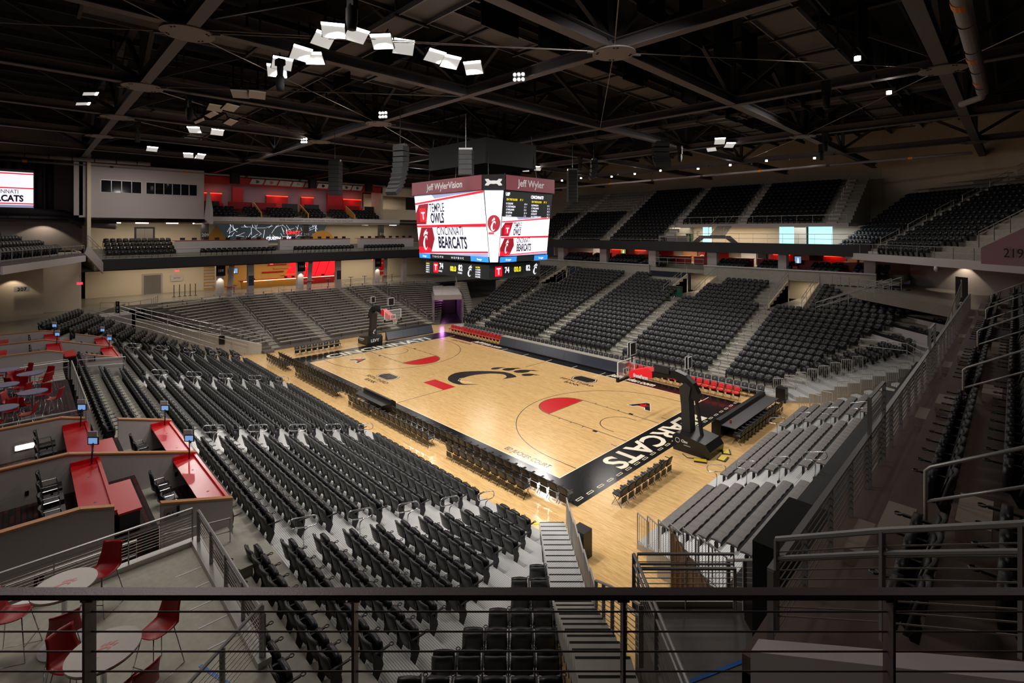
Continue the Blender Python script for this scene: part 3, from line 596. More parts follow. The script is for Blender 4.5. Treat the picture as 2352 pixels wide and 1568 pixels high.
# ---------------------------------------------------------------- tables and LED boards
t = thing('led_board', 'long unlit LED advertising board in front of the far stand', 'advertising board', (-7.4, 8.6, 0))
for i in range(7):
    a = -7.35 + 2.085 * i; MB().prism([(a, 8.75, .12), (a, 9.1, .88), (a, 9.2, .88), (a, 9.2, 0), (a, 8.75, 0)], (2.075, 0, 0)).build('board_panel', M_LEDP, t, world=True)
MB().box(-7.35, 8.7, 0, 7.2, 8.8, .1).build('base', M_BLK, t, world=True); MB().box(-7.35, 9.1, .88, 7.2, 9.75, .92).build('table_top', M_BENCH, t, world=True)
t = thing('led_board', 'unlit LED advertising board table beside the far basket', 'advertising board', (-17.2, 1.7, 0))
for i in range(3):
    a = 1.8 + 1.95 * i; MB().prism([(-17.1, a, .12), (-17.45, a, .88), (-17.6, a, .88), (-17.6, a, 0), (-17.1, a, 0)], (0, 1.94, 0)).build('board_panel', M_LEDP, t, world=True)
MB().box(-18.3, 1.8, .88, -17.45, 7.6, .92).build('table_top', M_BLK, t, world=True)
t = thing('broadcast_table', 'long black courtside table with raised front behind the east baseline', 'table', (17.6, 5.5, 0))
MB().prism([(17.25, 2.3, 0), (17.25, 2.3, .75), (17.5, 2.3, 1.0), (17.75, 2.3, 1.0), (17.8, 2.3, .76), (17.75, 2.3, 0)], (0, 7.1, 0)).build('front_panel', M_BLK, t, world=True)
MB().box(17.8, 2.3, .72, 18.6, 9.4, .76).build('table_top', mat('table_charcoal', (62, 60, 64), .45), t, world=True)
for y in (2.6, 5.8, 9.1): MB().bar((18.5, y, 0), (18.5, y, .72), .04, .04).build('leg', M_BLK, t, world=True)
box_thing('cup', 'small orange cup on the east baseline table', 'cup', M_ORANGE, 18.0, 3.0, .76, 18.08, 3.08, .92)
t = thing('scorers_table', 'black scoring table with rolled front at the middle of the near sideline', 'table', (0, -9.3, 0))
MB().prism([(-1.75, -8.75, 0), (-1.75, -8.75, .8), (-1.75, -9.0, .98), (-1.75, -9.15, .98), (-1.75, -9.1, .74), (-1.75, -9.0, 0)], (3.5, 0, 0)).build('front_panel', M_BLK, t, world=True)
MB().box(-1.75, -9.75, .72, 1.75, -9.1, .76).build('table_top', M_SEAT, t, world=True)
for x in (-1.6, 0, 1.6): MB().bar((x, -9.7, 0), (x, -9.7, .72), .04, .04).build('leg', M_BLK, t, world=True)
# ---------------------------------------------------------------- basket stanchions
def stanchion(sg, lab):
    t = thing('basketball_goal', lab, 'basketball hoop', (sg * 16.3, 0, 0)); X = lambda x: sg * x
    M2 = lambda pts: [(X(a), b, c) for a, b, c in pts]
    b_ = MB().prism(M2([(16.55, -.85, 0), (16.5, -.85, .75), (16.75, -.85, .95), (18.3, -.85, .72), (18.55, -.85, .4), (18.5, -.85, 0)]), (0, 1.7, 0)); b_.build('base_padding', M_BLK, t, world=True)
    MB().prism(M2([(16.75, -.3, .9), (17.25, -.3, .9), (17.15, -.3, 2.7), (17.25, -.3, 3.3), (16.95, -.3, 3.5), (16.6, -.3, 3.2), (16.72, -.3, 2.2)]), (0, .6, 0)).build('upright_padding', mat('dark_padding', (34, 32, 32), .5), t, world=True)
    MB().bar((X(17.75), 0, .8), (X(17.35), 0, 3.15), .14, .14).build('rear_brace', M_BLK, t, world=True)
    arm = MB(); pr = [(17.55, 2.55), (17.62, 3.0), (17.35, 3.5), (16.9, 3.85), (16.3, 4.0), (15.3, 3.78), (13.6, 3.3)]; pl = [(13.6, 3.06), (15.3, 3.42), (16.25, 3.55), (16.75, 3.4), (17.1, 3.1), (17.25, 2.7)]
    P = [(X(a), -.2, b) for a, b in pr + pl]; arm.prism(P, (0, .4, 0)); arm.build('boom_arm', M_BLK, t, world=True)
    MB().prism(M2([(13.45, -.24, 3.02), (14.95, -.24, 3.3), (14.95, -.24, 3.62), (14.7, -.24, 3.85), (13.45, -.24, 3.42)]), (0, .48, 0)).build('boom_pad', M_SFRED, t, world=True)
    text('pad_lettering', 'StateFarm', (X(13.75) if sg > 0 else X(14.85), -.26, 3.16), (1, 0, .0), (0, 0, 1), .27, M_CORD, t, sx=.85, bold=.012) if sg > 0 else text('pad_lettering', 'StateFarm', (X(13.6), .26, 3.16), (-1, 0, 0), (0, 0, 1), .27, M_CORD, t, sx=.85, bold=.012)
    g = mat('board_glass', (200, 206, 206), .04); bs = g.node_tree.nodes['Principled BSDF']; bs.inputs['Alpha'].default_value = .14
    MB().box(min(X(13.105), X(13.12)), -.915, 2.9, max(X(13.105), X(13.12)), .915, 3.96).build('backboard_glass', g, t, world=True)
    fr = MB()
    for y0, y1, z0, z1 in ((-.93, -.88, 2.88, 3.98), (.88, .93, 2.88, 3.98), (-.88, .88, 2.88, 2.93), (-.88, .88, 3.93, 3.98)): fr.box(min(X(13.09), X(13.15)), y0, z0, max(X(13.09), X(13.15)), y1, z1)
    fr.build('backboard_frame', M_CORD, t, world=True)
    f2 = MB()
    for y0, y1, z0, z1 in ((-.305, -.255, 3.05, 3.5), (.255, .305, 3.05, 3.5), (-.255, .255, 3.05, 3.1), (-.255, .255, 3.45, 3.5)): f2.box(min(X(13.085), X(13.10)), y0, z0, max(X(13.085), X(13.10)), y1, z1)
    f2.build('target_square', M_CORD, t, world=True)
    MB().prism([(X(13.02), -.95, 2.82), (X(13.02), -.95, 3.1), (X(13.02), -.85, 3.1), (X(13.02), -.85, 2.95), (X(13.02), .85, 2.95), (X(13.02), .85, 3.1), (X(13.02), .95, 3.1), (X(13.02), .95, 2.82)], (.15 * sg, 0, 0)).build('edge_padding', M_BLK, t, world=True)
    r = MB(); r.tube([(X(12.72) + .23 * math.cos(a), .23 * math.sin(a), 3.05) for a in np.linspace(0, 2 * PI, 21)[:-1]], .012, 6, closed=True); r.bar((X(12.95), 0, 3.04), (X(13.1), 0, 3.0), .14, .06); rim = r.build('rim', M_ORANGE, t, world=True)
    nt = MB()
    for i in range(12):
        a = 2 * PI * i / 12
        for sgn in (1, -1):
            Q = []
            for q in range(5): rr = .23 - .022 * q * (1 if q < 4 else 1.05); aa = a + sgn * q * PI / 12; Q.append((X(12.72) + rr * math.cos(aa), rr * math.sin(aa), 3.04 - .1 * q))
            nt.tube(Q, .005, 3)
    o = nt.build('net', M_NET, t, world=True)
    for nm, x, y, z0, z, wd, h, ro in (('shot_clock', 13.5, 0, 3.9, 4.35, .62, .72, 1), ('rear_shot_clock', 17.0, -.0, 3.9, 4.25, .42, .6, 0)):
        c = MB().bar((X(x), y, z0), (X(x), y, z), .06, .06); k = c.build(nm + '_post', M_BLK, t, world=True)
        q = MB().box(min(X(x - .08), X(x + .06)), y - wd / 2, z, max(X(x - .08), X(x + .06)), y + wd / 2, z + h).build(nm, M_BLK, t, world=True)
        fr = MB()
        for a in (1, -1):
            x_ = X(x) + a * .085
            fr.bar((x_, y - wd / 2, z), (x_, y - wd / 2, z + h), .03, .03).bar((x_, y + wd / 2, z), (x_, y + wd / 2, z + h), .03, .03).bar((x_, y - wd / 2, z), (x_, y + wd / 2, z), .03, .03).bar((x_, y - wd / 2, z + h), (x_, y + wd / 2, z + h), .03, .03)
        fr.build('clock_frame', M_CORD, t, world=True)
    MB().box(min(X(15.1), X(16.0)), -.3, 3.75, max(X(15.1), X(16.0)), -.2, 4.15).build('side_display', M_SEAT, t, world=True)
    sd = -.86
    xs = (1, 0, 0) if sg > 0 else (1, 0, 0)
    text('base_lettering', 'Cincinnati Bell', (min(X(17.0), X(18.2)) + (.0), sd, .52), (1, 0, -.08 * sg), (0, 0, 1), .19, M_CORD, t, bold=.006)
    text('base_lettering', 'connecting what matters', (min(X(17.15), X(18.2)), sd, .38), (1, 0, -.08 * sg), (0, 0, 1), .085, M_CORD, t)
    MB().tube([(min(X(16.8), X(18.35)) + .12 * math.cos(a), sd - .004, .56 + .12 * math.sin(a)) for a in np.linspace(0, 2 * PI, 17)[:-1]], .012, 4, closed=True).build('base_emblem_ring', M_CORD, t, world=True)
    if sg < 0:
        text('front_lettering', 'LEVY', (X(16.5) + .01, -.5, .32), (0, 1, 0), (0, 0, 1), .42, M_CORD, t, bold=.012)
        paw(MB(), (X(16.68) + .05, 0, 1.35), (0, 1, 0), (0, 0, 1), .45).build('emblem_print', M_CORD, t, world=True)
    return t
stanchion(1, 'black padded portable basket stanchion with red arm pad at the near baseline')
stanchion(-1, 'black padded portable basket stanchion with red arm pad at the far baseline')
for k, (x, y, rz, tx) in enumerate([(18.7, .75, .5, 'rear of'), (18.9, -.15, .1, 'right behind'), (18.2, -1.2, -1.1, 'on the stair side of')]):
    t = thing('cable_ramp', 'yellow and black cable ramp lying %s the near stanchion base' % tx, 'cable ramp', (x, y, 0), rz)
    MB().box(-.22, -.3, 0, .22, .3, .05).build('base', M_BLK, t); MB().box(-.15, -.3, .05, .15, .3, .065).build('hinged_lid', M_YEL if False else mat('ramp_yellow', (210, 180, 40), .5), t)
tag(MB().tube([(18.5, -.3, .02), (18.1, -1.0, .02), (17.6, -1.35, .02), (17.2, -1.1, .02)], .02, 6).build('power_cable', M_BLK), 'black cable trailing from the near stanchion base', 'cable')
# ---------------------------------------------------------------- east retractable bleachers with cushioned benches
mb = MB()
for k in range(7): mb.box(19.66 + .64 * k, [-9.6, -10.0, -10.4, -10.8, -11.2, -11.7, -12.3][k], 0, 19.66 + .64 * (k + 1), 9.6, .22 + .3 * k)
struct('floor_east_bleacher_deck', mb, M_ALUX)
struct('floor_tape_strip', MB().box(19.60, -9.4, 0, 19.72, 9.6, .01).box(15.98, -11.42, 0, 16.0, -11.4, .01), M_YEL)
tt = text('tape_lettering', 'NO FLOOR ACCESS   ' * 9, (19.62, 9.4, .012), (0, -1, 0), (1, 0, 0), .1, M_BLK, None, ext=.001); tag(tt, kind='structure'); tt.name = 'floor_tape_marking'
p0 = cpt(19.78, .1); tt = MB().prism([tuple(cpt(19.85, -.1)) + (0,), tuple(cpt(19.85, 2.05)) + (0,), tuple(cpt(19.74, 2.05)) + (0,), tuple(cpt(19.74, -.1)) + (0,)], (0, 0, .01)); struct('floor_tape_strip', tt, M_YEL)
tt = text('floor_tape_marking', 'NO FLOOR ACCESS', tuple(cpt(19.77, 1.08)) + (.012,), tuple(TC) + (0,), tuple(OC) + (0,), .09, M_BLK, None, ext=.001); tag(tt, kind='structure')
BN = ['nearest', 'middle', 'farthest']
ends = [[(-8.6, -4.45), (-9.0, -4.55), (-9.3, -4.65), (-9.6, -4.75), (-9.95, -4.9), (-10.3, -4.95), (-10.9, -5.1)], [(-3.1, 3.6)] * 7, [(4.9, 9.3)] * 7]
for j in range(3):
    for k in range(7):
        y0, y1 = ends[j][k]; x = 19.66 + .64 * k + .5; z = .22 + .3 * k + .44
        t = thing('cushioned_bench', 'grey cushioned bench of the retractable end bleacher, %s block, %s row up' % (BN[j], ordn(k)), 'bench', (x, y0, z - .44), 0, 'cushioned benches of the end bleacher')
        nn = int((y1 - y0) / .46); q = MB()
        q.grid(lambda u, v: (x - .17 + .34 * v - .02 * abs(math.sin(PI * u * nn)) * (v > .9), y0 + (y1 - y0) * u, z + .02 * math.sin(PI * min(1, v * 1.1)) - .012 * (abs(math.sin(PI * u * nn)) < .2)), nn * 6, 3, 0, (0, 0, -.06))
        q.build('cushion', M_CUSH, t, world=True)
        MB().prism([(x + .15, y0, z - .06), (x + .19, y0, z - .06), (x + .19, y0, z - .3), (x + .15, y0, z - .3)], (0, y1 - y0, 0)).build('rear_gap_shade', M_BLK, t, world=True)  # black strip stands in for the shadowed gap behind the cushion
        for y in (y0 + .05, (y0 + y1) / 2, y1 - .05): MB().bar((x, y, z - .44), (x, y, z - .06), .2, .05).build('bracket', M_BLK, t, world=True)
for j, y in enumerate((-3.75, 4.2)):
    for q, k in enumerate((0, 2, 4, 6)):
        loop_rail('steel hoop handrail, %s aisle of the cushioned end bleacher, %s up' % (('nearer', 'farther')[j], ordn(q)), (19.9 + .64 * k + .2, y, .22 + .3 * k), (-.93, 0, -.3), 'hoop handrails of the end bleacher')
struct('wall_east_bleacher', MB().box(24.2, -13.2, 0, 24.75, 9.6, 2.55).box(24.75, -14.5, 0, 27.15, 17, 2.9), M_BLKM)
struct('wall_east_deck', MB().box(27.15, -19.6, 2.9, 27.4, 17, 6.5), M_BLKM)
for k in range(3): rail('picket guard rail at the far end of the cushioned bleacher, %s from the floor' % ordn(k), [(19.7 + .62 * k, 9.75, .0 + .3 * k), (20.28 + .62 * k, 9.75, .0 + .3 * k)], 1.1, picket=.12, sp=.6, m=M_RAILW, post=.03, name='end_guard_rail', group='end rails of the bleacher')
for k in range(7):
    y = [-9.6, -10.0, -10.4, -10.8, -11.2, -11.7, -12.3][k]
    rail('picket guard rail at the near end of the cushioned bleacher, %s from the floor' % ordn(k), [(19.68 + .64 * k, y + .02, .22 + .3 * k), (20.28 + .64 * k, y - .25, .22 + .3 * k)], 1.12, picket=.12, sp=.6, m=M_RAIL, post=.03, name='end_guard_rail', group='end rails of the bleacher')
box_thing('equipment_bin', 'black bin standing on the hardwood beside the corner stair', 'bin', M_BLK, 18.2, -11.6, 0, 18.75, -11.1, 1.0)
# long rail on the east deck, end rail, aisle rails
rail('long grey cable guard rail running along the edge of the upper east deck', [(27.4, -19.4, 6.7), (27.4, 16.8, 6.7)], 1.0, 7, 1.35, M_RAIL, .07, .04, flat=True)
rail('raised rail panel standing above the long deck rail', [(27.42, -13.9, 6.7), (27.42, -12.4, 6.7)], 1.72, 11, 1.5, M_RAIL, .07, .03, flat=True, name='raised_guard_panel')
rail('second raised rail panel farther along the deck rail', [(27.42, -4.2, 6.7), (27.42, -2.8, 6.7)], 1.72, 11, 1.4, M_RAIL, .07, .03, flat=True, name='raised_guard_panel')
rail('sloping end guard rail closing the upper deck seating', [(27.45, -19.35, 7.0), (28.5, -19.65, 7.68), (29.45, -19.95, 8.27), (30.4, -20.2, 8.9)], 1.07, 8, 1.1, M_RAIL, .07, .03, mid=.22)
struct('wall_east_deck_end', MB().prism([(27.3, -19.5, 4.2), (27.3, -19.5, 6.9), (32, -20.6, 9.9), (32, -20.6, 4.2)], (0, -.25, 0)), M_WALLG)
for j, y in enumerate(EA):
    for s2 in (0,):
        t = thing('aisle_stair_rail', 'pale tubular stair rail on the upper east deck, %s aisle from the end rail' % ordn(j), 'handrail', (28.55, y, 7.15), 0, 'stair rails of the upper east deck')
        MB().tube([(28.5, y, 7.15), (28.5, y, 8.2), (28.56, y, 8.27), (29.75, y, 9.0), (29.85, y, 8.95), (29.87, y, 8.85), (29.87, y, 7.95)], .026, 8).build('hand_rail', M_RAILW, t, True, world=True)
        MB().tube([(28.5, y, 7.75), (29.87, y, 8.55)], .022, 8).build('mid_rail', M_RAILW, t, True, world=True)
    mb = MB(); mb.box(28.0, y - .5, 7.1, 28.35, y + .5, 7.38).box(28.85, y - .5, 7.55, 29.2, y + .5, 7.83).box(29.7, y - .5, 8.0, 30.05, y + .5, 8.28).box(27.6, y - .55, 6.7, 27.95, y + .5, 6.93)
    struct('floor_aisle_step', mb, mat('step_tan', (150, 134, 122), .6))
# ---------------------------------------------------------------- west bleachers
def bench(label, p, q, z, group, back=(0, 0)):
    t = thing('bleacher_bench', label, 'bench', (p[0], p[1], z), 0, group)
    MB().bar((p[0], p[1], z + .42), (q[0], q[1], z + .42), .27, .05).build('seat_plank', M_BENCH, t, world=True)
    n = max(2, int(math.dist(p[:2], q[:2]) / 1.9)); fr = MB(); d = np.array(q[:2]) - np.array(p[:2])
    for i in range(n):
        c = np.array(p[:2]) + d * (i + .5) / n; MB().bar((c[0], c[1], z), (c[0], c[1], z + .4), .05, .16).build('bracket', M_BFRAME, t, world=True)
WR = [(21.25 + .78 * k, .22 + .195 * k) for k in range(19)]
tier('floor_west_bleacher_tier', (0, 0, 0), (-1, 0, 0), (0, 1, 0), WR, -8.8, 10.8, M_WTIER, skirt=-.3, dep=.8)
for j, (y0, y1) in enumerate(((-7.5, -3.45), (-2.3, 4.85), (6.0, 9.6))):
    for k in range(19): bench('aluminium bench of the far end bleacher, %s block from the left corner, %s bench up' % (ordn(j), ordn(k)), (-WR[k][0] - .45, y0, 0), (-WR[k][0] - .45, y1, 0), WR[k][1], 'benches of the far end bleacher')
for y in (-8.15, -2.88, 5.42, 10.2):
    mb = MB()
    for k in range(19): mb.box(-WR[k][0] - .78, y - .55, WR[k][1], -WR[k][0], y + .55, WR[k][1] + .012).box(-WR[k][0] - .78, y - .5, WR[k][1], -WR[k][0] - .42, y + .5, WR[k][1] + .1)
    struct('floor_aisle_step', mb, M_BENCH)
d1, n1 = np.array([.37, -.93]), np.array([-.93, -.37]); d2, n2 = np.array([.37, .93]), np.array([-.93, .37])
mbc = MB()
for k in range(19):
    z = WR[k][1]; e = np.array([-21.0 - .80 * k, -8.8]); ln = .6 + .42 * k; f_ = e + d1 * ln
    mbc.prism([(e[0] + .6, e[1] + .3, -.3), (e[0] - 1.2, e[1] + .9, -.3), (f_[0] - .9, f_[1] - .35, -.3), (f_[0] + .3, f_[1], -.3)], (0, 0, z + .3))
    if k > 0: bench('aluminium bench of the left corner bleacher, %s bench up beside the ramp wall' % ordn(k), (e[0] - .3, e[1] + .4, 0), (f_[0] - .5, f_[1] + .15, 0), z, 'benches of the left corner bleacher')
    e = np.array([-21.4 - .74 * k, 10.8]); ln = (.5 + .5 * k) if k < 12 else 8.2; f_ = e + d2 * ln
    mbc.prism([(e[0] + .4, e[1] - .3, -.3), (f_[0] + .4, f_[1], -.3), (f_[0] - .8, f_[1] + .35, -.3), (e[0] - 1.1, e[1] - .6, -.3)], (0, 0, z + .3))
    if k > 0: bench('aluminium bench of the right corner bleacher, %s bench up beside the player tunnel' % ordn(k), (e[0] - .4, e[1] + .3, 0), (f_[0] - .4, f_[1], 0), z, 'benches of the right corner bleacher')
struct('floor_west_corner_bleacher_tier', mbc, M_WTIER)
for j, y in enumerate((-8.15, -2.88, 5.42, 10.2)):
    for q, k in enumerate(range(1, 18, 3)):
        a, b = WR[k], WR[min(18, k + 2)]
        t = thing('stair_loop_rail', 'stair rail of the far end bleacher, %s aisle from left, %s up' % (ordn(j), ordn(q)), 'handrail', (-a[0], y, a[1]), 0, 'stair rails of the far end bleacher')
        MB().tube([(-a[0], y, a[1]), (-a[0], y, a[1] + .9), (-b[0], y, b[1] + .9), (-b[0], y, b[1])], .022, 6).build('hand_rail', M_RAILW, t, world=True)
        MB().tube([(-a[0], y, a[1] + .5), (-b[0], y, b[1] + .5)], .018, 6).build('mid_rail', M_RAILW, t, world=True)
# ramp wall and rails of the south west vomitory
rw = MB().prism([(-20.7, -9.6, 0), (-20.7, -9.6, .9), (-27.2, -18.3, 3.6), (-27.2, -18.3, 0)], (-.2, .15, 0)); struct('wall_ramp', rw, mat('white_block_wall', (176, 170, 160), .8, noise=.2, nscale=5))
rail('pale guard rail climbing beside the ramp wall to the corner bleacher', [(-20.7, -9.6, .9), (-23.9, -13.9, 2.2), (-27.2, -18.3, 3.6)], 1.0, sp=1.6, mid=.4, m=M_RAILW)
rail('pale guard rail on the seat side of the corner ramp', [(-20.2, -13.5, .6), (-23.4, -18.0, 2.6), (-26.4, -21.6, 3.9)], 1.0, sp=1.5, mid=.4, m=M_RAILW)
rail('low rail running beside the corner ramp wall', [(-20.9, -10.6, .2), (-24.2, -15.2, 2.0), (-27.3, -19.4, 3.8)], 1.05, sp=1.5, mid=.35, m=M_RAILW)
rail('square guard rail of the corner landing with the 107 sign', [(-30.5, -20.5, 3.9), (-28.6, -18.6, 3.9), (-30.3, -16.6, 3.9), (-33.5, -15.6, 3.9)], 1.05, sp=1.3, mid=.5, m=M_RAILW)
struct('wall_corner_landing', MB().box(-31, -20.6, 2.6, -28.4, -18.4, 3.85), M_WALLG)
def sign(label, p, xd, wd, h, lines, size, fg=M_CORD, bg=M_BLKM, cat='sign', th=.03):
    t = thing('section_sign', label, cat, p); xd = np.array(xd, float); nrm = np.cross(xd, (0, 0, 1.)); P = np.array(p, float)
    MB().prism([P - xd * wd / 2, P + xd * wd / 2, P + xd * wd / 2 + (0, 0, h), P - xd * wd / 2 + (0, 0, h)], -nrm * th).build('panel', bg, t, world=True)
    n = len(lines)
    for i, s in enumerate(lines): text('lettering', s, tuple(P + nrm * .006 + np.array([0, 0, h * (n - i - .5) / n - size * .36])), xd, (0, 0, 1), size, fg, t, align='CENTER', bold=.004)
    return t
XW = (0, 1, 0)
sign('black vertical sign reading 107 on the corner landing rail', (-29.0, -19.4, 4.0), (.7, .7, 0), .35, 1.1, ['1', '0', '7'], .34)
sign('black floor sign on the ramp wall of the left corner', (-22.6, -12.4, 1.05), (-.6, -.8, 0), .5, .8, ['108', '107'], .25, bg=M_BLKM)
# player tunnel at the north west
tn = MB(); a, b = np.array([-21.4, 10.9]), np.array([-19.5, 13.7]); o_ = np.array([-.83, .56]) * 9
for p in (a, b): tn.prism([(p[0], p[1], 0), (p[0] + o_[0], p[1] + o_[1], 0), (p[0] + o_[0], p[1] + o_[1], 3.0), (p[0], p[1], 3.0)], (.12 * (1 if p is b else -1), .2 * (1 if p is b else -1), 0))
struct('wall_player_tunnel', tn, mat('tunnel_side', (120, 104, 120), .7, noise=.4, nscale=3))
struct('ceiling_player_tunnel', MB().prism([(a[0], a[1], 3.0), (b[0], b[1], 3.0), (b[0] + o_[0], b[1] + o_[1], 3.0), (a[0] + o_[0], a[1] + o_[1], 3.0)], (0, 0, .6)), M_WALLG)
struct('wall_tunnel_end', MB().prism([(a[0] + o_[0], a[1] + o_[1], 0), (b[0] + o_[0], b[1] + o_[1], 0), (b[0] + o_[0], b[1] + o_[1], 3), (a[0] + o_[0], a[1] + o_[1], 3)], (-.1, .1, 0)), mat('tunnel_end_wall', (110, 84, 140), .6))
lamp('tunnel_glow', 'POINT', (-26.2, 15.6, 2.4), 60, (.7, .25, .8), shadow_soft_size=.3)
struct('floor_tunnel_rubber', MB().prism([(a[0], a[1], 0), (b[0], b[1], 0), (b[0] + o_[0], b[1] + o_[1], 0), (a[0] + o_[0], a[1] + o_[1], 0)], (0, 0, .01)), mat('rubber_floor', (40, 34, 40), .3))
rail('guard rail above the player tunnel mouth', [(-22.0, 11.1, 3.6), (-20.2, 13.9, 3.6)], 1.0, sp=1.0, mid=.5)
st = MB()
for k in range(18): st.box(-19.4 - .55 * k, 13.9 + .35 * k, 0, -18.4 - .55 * k + .3, 14.6 + .35 * k + .5, .25 + .22 * k)
struct('floor_tunnel_side_stairs', st, M_BENCH)
rail('stair rail between the player tunnel and the black seats', [(-19.3, 13.8, .3), (-24, 16.8, 2.3), (-28.5, 19.8, 4.1)], 1.0, sp=1.4, mid=.4)
# ---------------------------------------------------------------- west concourse, z 3.8
struct('floor_concourse_west', MB().box(-52, -30, 3.3, -35.9, 34, 3.8), M_CONCF)
struct('floor_concourse_southwest', MB().prism([(-26.5, -22.6, 3.0), (-36, -18, 3.0), (-36, -40, 3.0), (-19, -40, 3.0), (-19, -25.4, 3.0)], (0, 0, 1.05)), M_CONCF)
for y0, y1 in ((-10.9, -3.5), (-2.2, 4.8), (6.0, 13.4)):
    struct('floor_platform_edge_beam', MB().box(-36.2, y0, 3.05, -35.5, y1, 3.85), M_WHITE)
    rail('low rail on the platform edge above the far end bleacher, between y marks %s' % {-10.9: 'one', -2.2: 'two', 6.0: 'three'}[y0] if False else {-10.9: 'low rail on the platform edge in front of the wood panelled bar', -2.2: 'low rail on the platform edge in front of the red lit bar', 6.0: 'low rail on the platform edge in front of the cream wall'}[y0], [(-35.6, y0 + .1, 3.85), (-35.6, y1 - .1, 3.85)], .75, sp=1.0, post=.035, top=.02)
struct('wall_west_lower', MB().box(-46.3, -20.5, 3.8, -46, -8.6, 7.8).box(-46.3, 9.8, 3.8, -46, 34, 7.8), M_WALL)
struct('wall_southwest_lower', MB().box(-33.6, -28, 4.0, -33.3, -24.3, 9.6).box(-34.2, -24.3, 4.0, -33.9, -21.7, 9.6).box(-46, -21.9, 4.0, -34.2, -21.6, 9.6), M_WALL)
struct('wall_bar_oak', MB().box(-46.3, -8.6, 3.8, -46, 3.5, 7.8), mat('oak_panel', (206, 156, 78), .5, noise=.1, nscale=2))
sm = MB()
for i, (y, l) in enumerate([(-8.6, 1.6), (-8.5, 1.2), (-8.6, 2.0), (-8.6, 1.1), (-8.55, 2.3), (-8.6, 1.5), (-8.6, 1.9), (-8.6, 1.0), (-8.6, 2.2)]): sm.box(-45.99, y, 4.0 + .41 * i, -45.94, y + l, 4.2 + .41 * i)
struct('wall_bar_white_strip', sm, M_WHITE)
rp = MB()
for i in range(5): rp.prism([(-45.9, 1.6 + 1.5 * i, 4.4), (-45.9, 3.0 + 1.5 * i, 4.4), (-45.9, 4.1 + 1.5 * i, 7.3), (-45.9, 2.7 + 1.5 * i, 7.3)], (.05, 0, 0))
tag(rp.build('backlit_panel', G_REDB), 'red backlit slanted glass panels on the concourse bar wall', 'panel')
struct('wall_bar_red', MB().box(-46.3, 3.5, 3.8, -46, 9.8, 7.8), M_REDW)
for i, (y, z, l) in enumerate([(-.6, 6.6, 2.6), (.2, 6.1, 2.4), (-1.4, 5.6, 3.0), (1.2, 5.1, 2.2), (-.4, 6.95, 1.8), (.9, 7.2, 3.2)]): box_thing('wall_plank', 'short %s plank strip on the bar wall, %s' % ('red' if i % 2 == 0 else 'oak', ('under the ceiling', 'at eye height', 'longest of the set', 'above the counter', 'beside the glass', 'topmost of the set')[i]), 'wall panel', M_RED if i % 2 == 0 else M_OAK, -45.89, y, z, -45.82, y + l, z + .18)
t = thing('bar_counter', 'long oak and red concourse bar counter with glowing front', 'bar', (-43.5, -4.8, 3.8))
MB().prism([(-43.6, -4.6, 3.8), (-43.2, -4.8, 4.85), (-44.0, -4.8, 4.85), (-44.0, -4.6, 3.8)], (0, 7.2, 0)).build('oak_front', M_OAK, t, world=True)
MB().prism([(-43.6, 2.6, 3.8), (-43.2, 2.4, 4.85), (-44.0, 2.4, 4.85), (-44.0, 2.6, 3.8)], (0, 5.6, 0)).build('red_front', M_RED, t, world=True)
MB().box(-44.1, -5.0, 4.85, -43.05, 8.3, 4.93).build('counter_top', M_RED, t, world=True); MB().box(-43.2, -4.6, 4.78, -43.16, 8, 4.82).build('light_strip', G_WARML, t, world=True)
for i, y in enumerate((-3.4, .9, 1.9, 3.2, 6.3)): box_thing('register', 'small black register screen on the bar counter, %s along' % ordn(i), 'register', M_BLK, -43.8, y, 4.94, -43.55, y + .35, 5.15, group='registers on the bar')
text('wall_lettering', 'BAR', (-45.8, 3.8, 6.2), XW, (0, 0, 1), .55, G_TXTW, None); tag(bpy.data.objects['wall_lettering'], kind='structure')
def tv(label, p, xd, w_, h_, mt=None):
    t = thing('wall_television', label, 'television', p); xd = np.array(xd, float); n = np.cross(xd, (0, 0, 1.)); P = np.array(p, float)
    q = lambda a, c, z: P + xd * a + np.array([0, 0, c]) + n * z
    MB().prism([q(-w_ / 2, 0, 0), q(w_ / 2, 0, 0), q(w_ / 2, h_, 0), q(-w_ / 2, h_, 0)], -n * .07).build('case', M_BLK, t, world=True)
    m = .05; MB().prism([q(-w_ / 2 + m, m, .004), q(w_ / 2 - m, m, .004), q(w_ / 2 - m, h_ - m, .004), q(-w_ / 2 + m, h_ - m, .004)], n * .003).build('screen', mt or G_TV, t, world=True)
    MB().prism([q(-w_ * .1, m, .008), q(w_ * .16, m, .008), q(w_ * .1, h_ * .7, .008), q(-.02, h_ * .8, .008)], n * .003).build('picture_figure', G_TXTW, t, world=True)
tv('television on the oak bar wall', (-45.9, -5.1, 5.75), XW, 1.2, .75)
